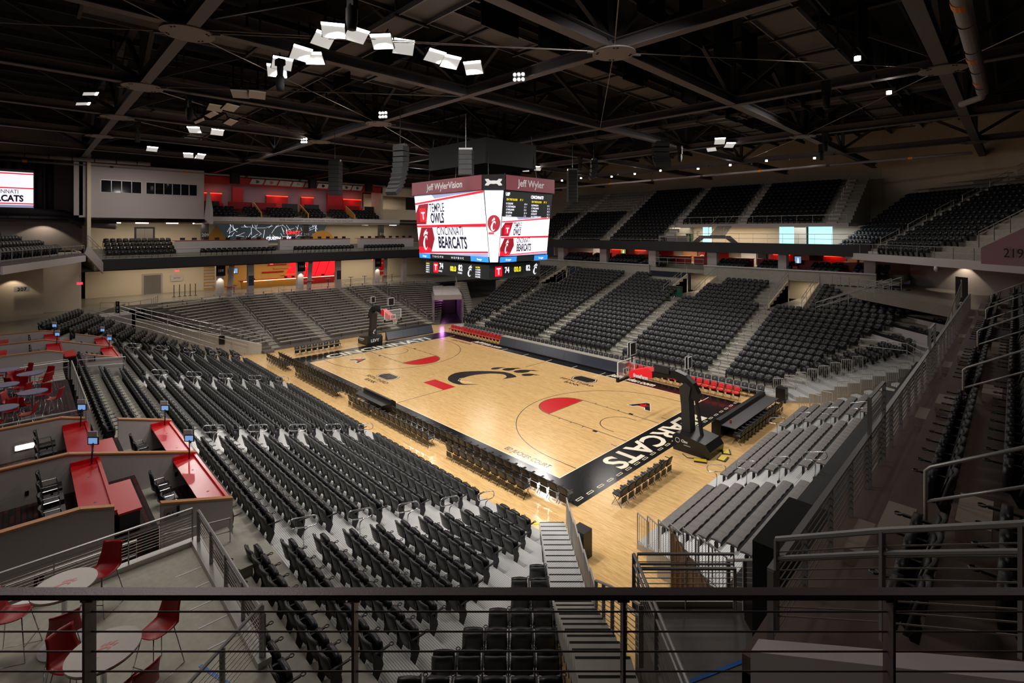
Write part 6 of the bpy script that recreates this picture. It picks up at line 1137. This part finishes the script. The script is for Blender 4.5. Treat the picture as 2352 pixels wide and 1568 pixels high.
N_ = Face((4.15, 2.9, 9.5), (-4.15, 2.9, 9.5), (4.15, 3.45, 14.4), vc, 'n'); board(N_, .075, 1.); W_ = Face((-4.55, 2.45, 9.5), (-4.55, -2.45, 9.5), (-5.15, 2.45, 14.4), vc, 'w'); board(W_, .085, 1, .72)
for F in (Face((-4.2, -3.65, 14.42), (4.2, -3.65, 14.42), (-4.2, -3.65, 15.42), vc, 'h'), ): F.rect(0, 0, 1, 1, G_HDR, 'header_panel'); F.txt('Jeff WylerVision', .5, .3, .5, M_CORD, 'CENTER', .95, .01)
F = Face((5.35, -2.5, 14.42), (5.35, 2.5, 14.42), (5.35, -2.5, 15.42), vc, 'h'); F.rect(0, 0, 1, 1, G_HDR, 'header_panel'); F.txt('Jeff Wyler', .5, .3, .5, M_CORD, 'CENTER', .95, .01)
F = Face((4.22, -3.63, 14.42), (5.33, -2.57, 14.42), (4.22, -3.63, 15.42), vc, 'h')
for sg in (1, -1):
    F.poly([(.5 + .38 * math.cos(a) , .5 + sg * (-.24 + .36 * math.sin(a))) for a in np.linspace(PI * .98, PI * .02, 12)] + [(.5 + .22 * math.cos(a), .5 + sg * (-.24 + .16 * math.sin(a))) for a in np.linspace(.02 * PI, PI * .98, 12)], M_CORD, 'emblem')
F = Face((5.33, 2.57, 14.42), (4.22, 3.63, 14.42), (5.33, 2.57, 15.42), vc, 'h'); F.rect(.3, .2, .6, .8, M_CORD, 'emblem')
rg = MB().box(-3.8, -2.6, 8.25, 3.8, 2.6, 9.3); rg.build('lower_ring', M_BLKM, vc, world=True); MB().box(-2.5, -1.5, 9.2, 2.5, 1.5, 9.6).build('neck', M_BLKM, vc, world=True)
F = Face((-3.8, -2.6, 8.25), (3.8, -2.6, 8.25), (-3.8, -2.6, 9.3), vc, 'r'); F.rect(.0, 0, 1, 1, G_BLACK, 'ring_field')
F.txt('74', .24, .46, .42, G_TXTW, sx=.8, bold=.012); F.txt('00.0', .42, .36, .36, G_TXTY, sx=.8, bold=.01); F.txt('82', .55, .44, .42, G_TXTW, sx=.8, bold=.012); F.rect(.14, .14, .22, .86, G_SCRR); F.txt('T', .18, .3, .45, G_TXTW, 'CENTER', 1, .01); F.paw(.73, .5, .8, G_TXTW, .8)
for i in range(5): F.txt('PLAYER  3  1'[:11], .01, .72 - .16 * i, .1, G_TXTW if i else G_TXTY, sx=.75); F.txt('%d SCORER' % (i * 7 + 4), .81, .72 - .16 * i, .1, G_TXTW if i else G_TXTY, sx=.75)
F.txt('1 FOULS', .23, .22, .13, G_TXTW, sx=.7); F.txt('2 FOULS', .55, .22, .13, G_TXTW, sx=.7)
F = Face((3.8, -2.6, 8.25), (3.8, 2.6, 8.25), (3.8, -2.6, 9.3), vc, 'r'); F.rect(0, 0, 1, 1, G_BLACK, 'ring_field'); F.txt('74', .28, .38, .40, G_TXTW, sx=.8, bold=.012); F.txt('00.0', .46, .4, .36, G_TXTY, sx=.8, bold=.01); F.txt('82', .70, .42, .40, G_TXTW, sx=.8, bold=.012); F.rect(.1, .18, .23, .84, G_SCRR); F.txt('T', .165, .3, .45, G_TXTW, 'CENTER', 1, .01); F.paw(.9, .52, .8, G_TXTW, .8)
# ---------------------------------------------------------------- loge boxes
WX = [13.33, 9.13, 5.03, -9.0, -13.0, -16.97]
def loge_wall(lab, x, gap):
    t = thing('loge_partition', lab, 'partition', (x, -23, 3)); zt = lambda y: 3.89 + (4.88 - 3.89) * min(1, (-21.3 - y) / 3.36)
    segs = [(-21.3, -23.03), (-24.0, -32)] if gap else [(-21.3, -32)]
    for y0, y1 in segs:
        P = [(x, y0, 2.3), (x, y0, zt(y0))] + ([(x, -24.66, 4.88)] if y1 < -24.66 else []) + [(x, y1, zt(y1)), (x, y1, 2.3)]
        MB().prism(P, (.12, 0, 0)).build('panel', M_LOGE, t, world=True)
        C_ = [P[1], P[2], P[3]] if len(P) == 5 else [P[1], P[2]]; cp = MB()
        for a, b in zip(C_[:-1], C_[1:]): cp.bar((x + .06, a[1], a[2] + .02), (x + .06, b[1], b[2] + .02), .17, .045)
        cp.build('wood_cap', M_CAP, t, world=True)
    return t
LW = ['nearest the patio, with the 01 plate', 'second from the patio', 'third from the patio', 'with the 05 plate', 'beyond the 05 plate', 'farthest along the near stand']
for i, x in enumerate(WX): loge_wall('grey loge box wall with sloping wood cap, %s' % LW[i], x, i in (0, 2, 3, 5))
for x0, x1 in ((5.1, 13.33), (-16.97, -9.0)):
    struct('floor_loge', MB().box(x0, -32, 2.2, x1, -23.05, 3.72).box(x0, -23.05, 2.2, x1, -21.45, 2.9), M_CARPET)
    struct('wall_loge_front', MB().box(x0, -21.45, 2.2, x1, -21.33, 3.72), M_BLKM)
def counter(lab, x0, x1, y0, y1, z, lip=-1):
    t = thing('loge_counter', lab, 'counter', (x0, y0, z)); MB().box(x0, y0, z - .05, x1, y1, z).build('counter_top', M_RED, t, world=True)
    MB().box(x0, y1 - .06, z, x1, y1 + .02, z + .07).build('front_lip', M_RED, t, world=True); MB().box(x0, y0, z - .2, x0 + .05, y1, z + .12).build('end_splash', M_RED, t, world=True); MB().box(x0, y1 - .12, z - .9, x1, y1 - .06, z - .05).build('modesty_panel', M_BLKM, t, world=True)
    for xx in (x0 + 1.2, x1 - 1.0): MB().cyl((xx, (y0 + y1) / 2, z - .002), .035, .006, 12).build('cable_grommet', M_STEEL, t, world=True)
def task_chair(lab, p, rz, grp):
    global _tc
    if _tc is None:
        t = thing('loge_chair', lab, 'chair', p, rz, grp)
        MB().grid(lambda u, v: ((u - .5) * (.48 - .1 * v), -.22 - .08 * v - .05 * (1 - (2 * u - 1) ** 2), .52 + .55 * v), 6, 4, 0, (0, .04, 0)).build('backrest', M_PAD, t, True); MB().prism([(-.24, -.2, .46), (.24, -.2, .46), (.26, .22, .48), (-.26, .22, .48)], (0, 0, .07)).build('seat', M_PAD, t)
        for s in (-1, 1): MB().tube([(s * .26, -.22, .68), (s * .28, .1, .68), (s * .26, .14, .5)], .016, 5).build('armrest', M_CHROME, t)
        MB().cyl((0, 0, .06), .03, .42, 8).build('column', M_CHROME, t)
        for a in range(5): MB().bar((0, 0, .07), (.28 * math.cos(a * 1.257), .28 * math.sin(a * 1.257), .03), .035, .03).build('leg', M_BLK, t)
        _tc = t; return t
    return dup(_tc, p, rz, lab, grp)
_tc = None
BAYS = [(9.25, 13.33), (5.15, 9.13), (-12.88, -9.0), (-16.85, -13.0)]
BNM = ['bay nearest the patio', 'second bay from the patio', 'bay beyond the 05 plate', 'farthest bay']
for i, (x0, x1) in enumerate(BAYS):
    counter('long red front counter of the loge boxes, %s' % BNM[i], x0, x1, -22.0, -21.35, 3.83); counter('long red upper counter of the loge boxes, %s' % BNM[i], x0, x1, -24.62, -23.95, 4.5)
    t = thing('loge_credenza', 'red topped credenza with black fridge in the %s' % BNM[i], 'cabinet', (x0 + 1.9, -23.6, 3.72)); MB().box(x0 + 1.9, -23.9, 4.34, x1 - .1, -23.4, 4.39).build('counter_top', M_RED, t, world=True); MB().box(x0 + 2.2, -23.85, 3.73, x1 - .3, -23.42, 4.33).build('body', M_BLK, t, world=True); MB().tube([(x0 + 2.6, -23.40, 4.0), (x0 + 2.6, -23.36, 4.05), (x0 + 2.6, -23.36, 4.2), (x0 + 2.6, -23.40, 4.25)], .01, 5).build('handle', M_BLK, t, world=True)
    t = thing('loge_credenza', 'red topped rear credenza at the back of the %s' % BNM[i], 'cabinet', (x0, -27.2, 3.72)); MB().box(x0 + .3, -27.4, 4.55, x1 - 1.2, -26.3, 4.62).build('counter_top', M_RED, t, world=True); MB().box(x0 + .4, -27.3, 3.73, x1 - 1.3, -26.4, 4.54).build('body', M_BLK, t, world=True)
    for q in range(3): task_chair('black loge chair at the front counter, %s, %s along' % (BNM[i], ordn(q)), (x0 + .8 + .95 * q, -22.45, 2.9), 0, 'black chairs at the loge counters')
    for q in range(4): task_chair('black loge chair at the upper counter, %s, %s along' % (BNM[i], ordn(q)), (x0 + .6 + .85 * q, -25.05, 3.72), 0, 'black chairs at the loge counters')
    for y, z, wh in ((-24.15, 4.55, 'upper'), (-21.6, 3.88, 'front')):
        t = thing('arm_monitor', 'small monitor on a black swing arm at the %s counter, %s' % (wh, BNM[i]), 'monitor', (x0 + .2, y, z)); MB().tube([(x0 + .35, y, z), (x0 + .3, y + .02, z + .35), (x0 + .1, y + .06, z + .55)], .022, 6).build('swing_arm', M_BLK, t, world=True)
        xd = np.array([.70, .71, 0]); P = np.array([x0 + .1, y + .05, z + .5]); n = np.cross(xd, (0, 0, 1.)); 
        MB().prism([P - xd * .17, P + xd * .17, P + xd * .17 + (0, 0, .24), P - xd * .17 + (0, 0, .24)], -n * .03).build('case', M_BLK, t, world=True); MB().prism([P - xd * .14 + (0, 0, .03) + n * .002, P + xd * .14 + (0, 0, .03) + n * .002, P + xd * .14 + (0, 0, .21) + n * .002, P - xd * .14 + (0, 0, .21) + n * .002], n * .002).build('screen', G_TV, t, world=True)
        MB().prism([P - xd * .3 - n * .15 + (0, 0, .05), P - n * .15 + (0, 0, .05), P - n * .15 + (0, 0, .35), P - xd * .3 - n * .15 + (0, 0, .35)], -n * .03).build('rear_case', M_WHITE, t, world=True)
XP = (0, 1, 0)
def plate(lab, x, y, z, s, w_=.34): 
    t = thing('number_plate', lab, 'sign', (x, y, z)); MB().box(x, y - w_ / 2, z, x + .015, y + w_ / 2, z + .28).build('panel', M_PLATE, t, world=True); MB().prism([(x + .016, y + w_ / 2 - .07, z), (x + .016, y + w_ / 2, z + .05), (x + .016, y + w_ / 2, z + .28), (x + .016, y + w_ / 2 - .07, z + .28)], (.004, 0, 0)).build('black_flag', M_BLKM, t, world=True); text('lettering', s, (x + .022, y - .04, z + .04), XP, (0, 0, 1), .20, M_BLKM, t, align='CENTER', ext=.002)
plate('number plate 01 on the loge wall nearest the patio', 13.46, -22.78, 3.95, '01'); plate('number plate 05 on the farther loge wall', -8.87, -22.75, 3.95, '05')
t = thing('wall_light', 'small glowing recessed light on the loge wall', 'light', (5.16, -25.6, 4.1)); MB().box(5.155, -25.85, 4.05, 5.175, -25.35, 4.25).build('trim_ring', M_WHITE, t, world=True); MB().box(5.17, -25.82, 4.08, 5.185, -25.38, 4.22).build('diffuser', G_LIGHT, t, world=True)
tag(MB().box(9.255, -24.95 + 3.0, 3.3, 9.27, -21.87, 3.42).build('wall_socket', M_BLK), 'black wall socket in the loge bay nearest the patio', 'socket'); tag(MB().box(9.255, -25.6, 4.0, 9.27, -25.52, 4.12).build('wall_socket', M_BLK), 'black wall socket beside the upper loge chairs', 'socket')
# ---------------------------------------------------------------- carpeted terrace with tables between the loge groups
struct('floor_carpet_terrace', MB().box(-5.0, -34, 2.9, 4.9, -24.0, 4.0), M_CARPET); struct('floor_terrace_step', MB().box(-9, -34, 2.9, -5.0, -24.0, 3.7), M_CONC)
rail('grey cable guard rail along the front of the carpeted terrace', [(-4.8, -23.85, 4.0), (4.9, -23.85, 4.0)], .95, 7, 1.2, M_RAILW, .06, .03, mid=.12); rail('grey cable guard rail on the left end of the carpeted terrace', [(-4.8, -26.5, 4.0), (-4.8, -23.95, 4.0)], .95, 7, 1.2, M_RAILW, .06, .03); rail('grey cable guard rail on the near end of the carpeted terrace', [(4.75, -27.5, 4.0), (4.75, -23.95, 4.0)], .95, 7, 1.5, M_RAILW, .06, .03)
rail('loop rail beside the carpeted terrace steps', [(-6.6, -25.6, 3.7), (-6.6, -23.9, 3.7)], 1.0, sp=1.5, mid=.4); rail('low loop rail in front of the 05 loge wall', [(-8.6, -23.4, 3.2), (-8.6, -21.2, 3.0)], 1.0, sp=2, mid=.4)
def bistro(lab, p, z, top, r=.46):
    t = thing('high_table', lab, 'table', p); MB().cyl((0, 0, 1.05), r, .03, 40).build('table_top', top, t); MB().cyl((0, 0, 1.035), r - .005, .016, 40).build('edge_band', M_BLK, t); MB().cyl((0, 0, .02), .04, 1.03, 12).build('pole', M_CHROME, t); MB().cyl((0, 0, 0), .36, .02, 32).build('base', M_WHITE if top is M_TTOP else M_STEEL, t)
    paw(MB(), (p[0], p[1], p[2] + 1.082), (.70, .71, 0), (-.71, .70, 0), .36, th=.001).build('emblem_print', M_LOGOR, t, world=True)
_st = None
def stool(lab, p, rz, grp):
    global _st
    if _st is None:
        t = thing('bar_stool', lab, 'stool', p, rz, grp)
        def shell(u, v):   # v 0..1 seat front to back top
            w_ = .235 - .05 * abs(v - .55) * 2 + .02 * math.sin(PI * 2 * v); x = (u - .5) * 2 * w_
            if v < .5: y = .22 - .42 * (v / .5); z = .74 - .02 * math.sin(PI * v * 2) - .03 * (1 - (2 * u - 1) ** 2)
            else: y = -.20 - .10 * ((v - .5) / .5); z = .75 + .40 * ((v - .5) / .5); y -= .03 * (1 - (2 * u - 1) ** 2)
            return (x, y, z + (.02 if v < .05 else 0))
        MB().grid(shell, 8, 14, 0, (0, .012, .014)).build('seat_shell', M_REDC, t, True)
        for s in (-1, 1):
            MB().tube([(s * .12, .16, .73), (s * .25, .27, 0), (s * .25, -.29, 0), (s * .12, -.18, .74)], .009, 6).build('leg', M_CHROME, t, True)
        MB().tube([(-.22, .24, .25), (.22, .24, .25)], .008, 5).build('foot_rest', M_CHROME, t)
        _st = t; return t
    return dup(_st, p, rz, lab, grp)
TB = [(-4.2, -26.2), (-2.6, -25.4), (-1.0, -26.2), (1.1, -25.35), (2.9, -26.2)]; TN_ = ['far back', 'far front', 'middle back', 'nearer front', 'nearest back']
for i, (x, y) in enumerate(TB):
    bistro('round blue grey high table on the carpeted terrace, %s' % TN_[i], (x, y, 4.0), 4.0, M_TTOPB)
    for q in range(4):
        a = .5 + q * PI / 2 + .2 * i; stool('red shell bar stool at the %s terrace table, %s around it' % (TN_[i], ordn(q)), (x + .68 * math.cos(a), y + .68 * math.sin(a), 4.0), a + PI / 2, 'red stools of the carpeted terrace')
# ---------------------------------------------------------------- near patio
struct('floor_patio', MB().box(15.9, -34, 2.6, 21.4, -22.7, 4.3), M_CONCF if False else mat('patio_concrete', (168, 164, 150), .7, noise=.22, nscale=9, bump=.15))
struct('trim_patio_curb', MB().box(15.9, -22.84, 4.3, 20.5, -22.62, 4.42).box(15.72, -27, 4.3, 15.9, -22.62, 4.42), M_RAILW)
rail('grey cable guard rail on the court side of the near patio', [(16.0, -22.72, 4.42), (20.4, -22.72, 4.42)], .72, 7, 1.05, M_RAIL, .07, .03, mid=.12); rail('grey cable guard rail on the loge side of the near patio', [(15.8, -26.4, 4.42), (15.8, -22.8, 4.42)], .72, 8, 1.25, M_RAIL, .05, .028, mid=.12)
rail('grey cable guard rail turning down at the near end of the patio', [(20.4, -22.75, 4.42), (21.4, -24.2, 4.42)], .9, 8, 1.0, M_RAIL, .08, .03)
for k in range(5): struct('floor_pale_strip', MB().bar((16.87 + .64 * k, -22.85, 4.303), (16.86 + .64 * k, -23.33, 4.303), .035, .008), M_WTAPE)
struct('floor_blue_tape', MB().bar((19.7, -23.5, 4.304), (20.9, -23.1, 4.304), .06, .008), M_BLUET)
bistro('round pale high table with red emblem on the near patio, farther one', (17.52, -25.12, 4.3), 4.3, M_TTOP); bistro('round pale high table with red emblem on the near patio, nearer one', (19.78, -24.78, 4.3), 4.3, M_TTOP)
for (x, y, a, tx) in ((16.9, -24.55, .75, 'behind the farther patio table'), (17.2, -25.75, 2.8, 'left of the farther patio table'), (18.25, -25.15, -1.6, 'between the two patio tables'), (19.35, -24.05, .5, 'behind the nearer patio table'), (19.2, -25.1, 2.0, 'left of the nearer patio table'), (20.42, -24.5, -1.5, 'in front of the nearer patio table')):
    cx, cy = (17.52, -25.12) if 'farther' in tx or 'between' in tx else (19.78, -24.78); stool('dark red shell bar stool %s' % tx, (x, y, 4.3), math.atan2(cy - y, cx - x) - PI / 2, 'red stools of the near patio')
rail('tubular loop rail with the 102 sign beside the near loge wall', [(14.6, -25.9, 3.2), (14.6, -23.7, 3.2)], 1.05, sp=1.1, mid=.35, post=.045, m=M_RAIL); sign('black and white 102 sign hanging on the loop rail', (14.64, -25.4, 3.95), (0, 1, 0), .16, .26, ['1', '0', '2'], .09, fg=M_CORD)
rail('tubular loop rail below the 01 loge wall', [(14.3, -23.1, 3.0), (14.3, -21.6, 2.8)], 1.0, sp=1.5, mid=.35, post=.045, m=M_RAIL)
struct('floor_near_landing', MB().box(13.45, -34, 2.0, 15.72, -21.45, 3.15), M_CONC)
# ---------------------------------------------------------------- south east platform and stair rails
def c3(d, o, z): p = cpt(d, o); return (p[0], p[1], z)
struct('floor_southeast_platform', MB().prism([c3(9.75, 2.42, 0), c3(9.75, 4.35, 0), c3(8.9, 5.0, 0), c3(3, 5.0, 0), c3(3, 2.6, 0), c3(7, 2.42, 0)][::-1], (0, 0, 4.28)).prism([c3(3, 5, 0), c3(9, 5.0, 0), c3(8.6, 6.6, 0), c3(3, 6.6, 0)], (0, 0, 4.27)), mat('dark_platform_concrete', (112, 106, 102), .55, noise=.15, nscale=6))
struct('trim_platform_edge', MB().bar(c3(9.78, 2.4, 4.3), c3(9.78, 4.4, 4.3), .06, .2), M_RAILW)
rail('grey cable guard rail across the end of the corner platform', [c3(9.7, 2.45, 4.3), c3(9.7, 4.33, 4.3)], 1.07, 8, .94, M_RAIL, .04, .03, mid=.2); rail('second taller bar of the corner platform end rail', [c3(9.62, 2.45, 4.3), c3(9.62, 4.33, 4.3)], .84, 0, 1.88, M_RAIL, .03, .035)
rail('grey cable guard rail on the left side of the corner platform', [c3(9.7, 2.38, 4.3), c3(5.6, 2.5, 4.3)], 1.07, 9, 1.2, M_RAIL, .07, .03, mid=.2); rail('grey cable guard rail running down beside the cushioned bleachers', [c3(10.9, 4.75, 3.4), c3(9.7, 4.9, 4.2), c3(8.9, 5.1, 4.3)], 1.05, 8, .8, M_RAIL, .08, .03)
for k in range(6):
    d = 19.3 - 1.17 * k; z = .14 + .25 * k; rail('picket panel on the right of the near corner stair, %s from the court' % ordn(k), [c3(d, 2.12, z), c3(d - .95, 2.14, z)], 1.15, picket=.11, sp=1, post=.03, m=M_RAILW, name='end_guard_rail', group='picket panels of the near corner stair')
rail('cable stair rail on the right of the upper corner stair', [c3(12.4, 2.1, 1.9), c3(10.5, 2.12, 3.1), c3(8.4, 2.18, 4.3)], 1.05, 8, 1.0, M_RAIL, .08, .03, mid=.2)
tag(MB().box(0, 0, 0, .1, .1, .1).build('placeholder_box', M_BLK), 'x', 'x') if False else None
t = thing('brown_curtain', 'brown pleated curtain hanging under the cushioned bleacher end', 'curtain', (21.8, -10.9, 0)); MB().grid(lambda u, v: (21.7 + 2.3 * u + .05 * math.sin(u * 50), -11.0 - 1.9 * u * 1.0 + .07 * math.cos(u * 50), 2.2 * v), 90, 2, 0, (.02, .02, 0)).build('drape', M_BROWN, t, True, world=True); MB().tube([(21.7, -11.0, 2.22), (24.0, -12.9, 2.22)], .02, 6).build('curtain_rod', M_BLK, t, world=True)
t = thing('equipment_case', 'black electronics case with red lights beside the corner platform', 'equipment', (25.75, -16.0, 4.3)); MB().prism([c3(9.4, 4.4, 4.32), c3(8.6, 4.4, 4.32), c3(8.6, 4.4, 4.8), c3(9.0, 4.4, 5.15), c3(9.4, 4.4, 4.9)], tuple(np.append(TC, 0) * .55)).build('body', M_BLK, t, world=True)
for i in range(3): MB().tube([c3(8.88, 4.5 + .12 * i, 5.06 - .03 * i), c3(8.86, 4.5 + .12 * i, 5.08 - .03 * i)], .025, 8).build('indicator', G_TXTR, t, world=True)
struct('floor_blue_tape', MB().bar((25.5, -18.2, 4.285), (26.32, -16.4, 4.285), .07, .01), M_BLUET)
struct('wall_column_dark', MB().box(26.2, -16.6, 0, 27.2, -14.6, 6.3), M_BLKM)
# ---------------------------------------------------------------- foreground rail
fr = thing('guard_rail', 'dark mauve cable guard rail running across the foreground in front of the viewer', 'railing', c3(2.5, 0, 8.78)); ZT = 9.862
MB().bar(c3(2.5, -4.2, ZT), c3(2.5, 4.2, ZT), .055, .027).build('top_rail', M_RAILP, fr, world=True)
for o in (-3.47, -2.125, -.79, .557, 1.895, 3.24):
    MB().prism([c3(2.53, o - .006, 8.78), c3(2.46, o - .006, 8.78), c3(2.46, o - .006, ZT - .01), c3(2.53, o - .006, ZT - .01)], tuple(np.append(TC, 0) * .013)).build('post', M_RAIL if o < 0 else M_RAILP, fr, world=True)
    MB().bar(c3(2.5, o - .03, ZT - .02), c3(2.5, o + .03, ZT - .02), .05, .012).build('post_cap', M_RAILP, fr, world=True)
for k in range(9): MB().tube([c3(2.5, -4.2, ZT - .09 - .1 * k), c3(2.5, 4.2, ZT - .09 - .1 * k)], .0042, 8).build('cable', M_RAILP, fr, world=True)
struct('floor_viewer_deck', MB().prism([c3(2.6, -5, 8.5), c3(2.6, 5, 8.5), c3(-6, 5, 8.5), c3(-6, -5, 8.5)][::-1], (0, 0, .28)), M_BDECK)
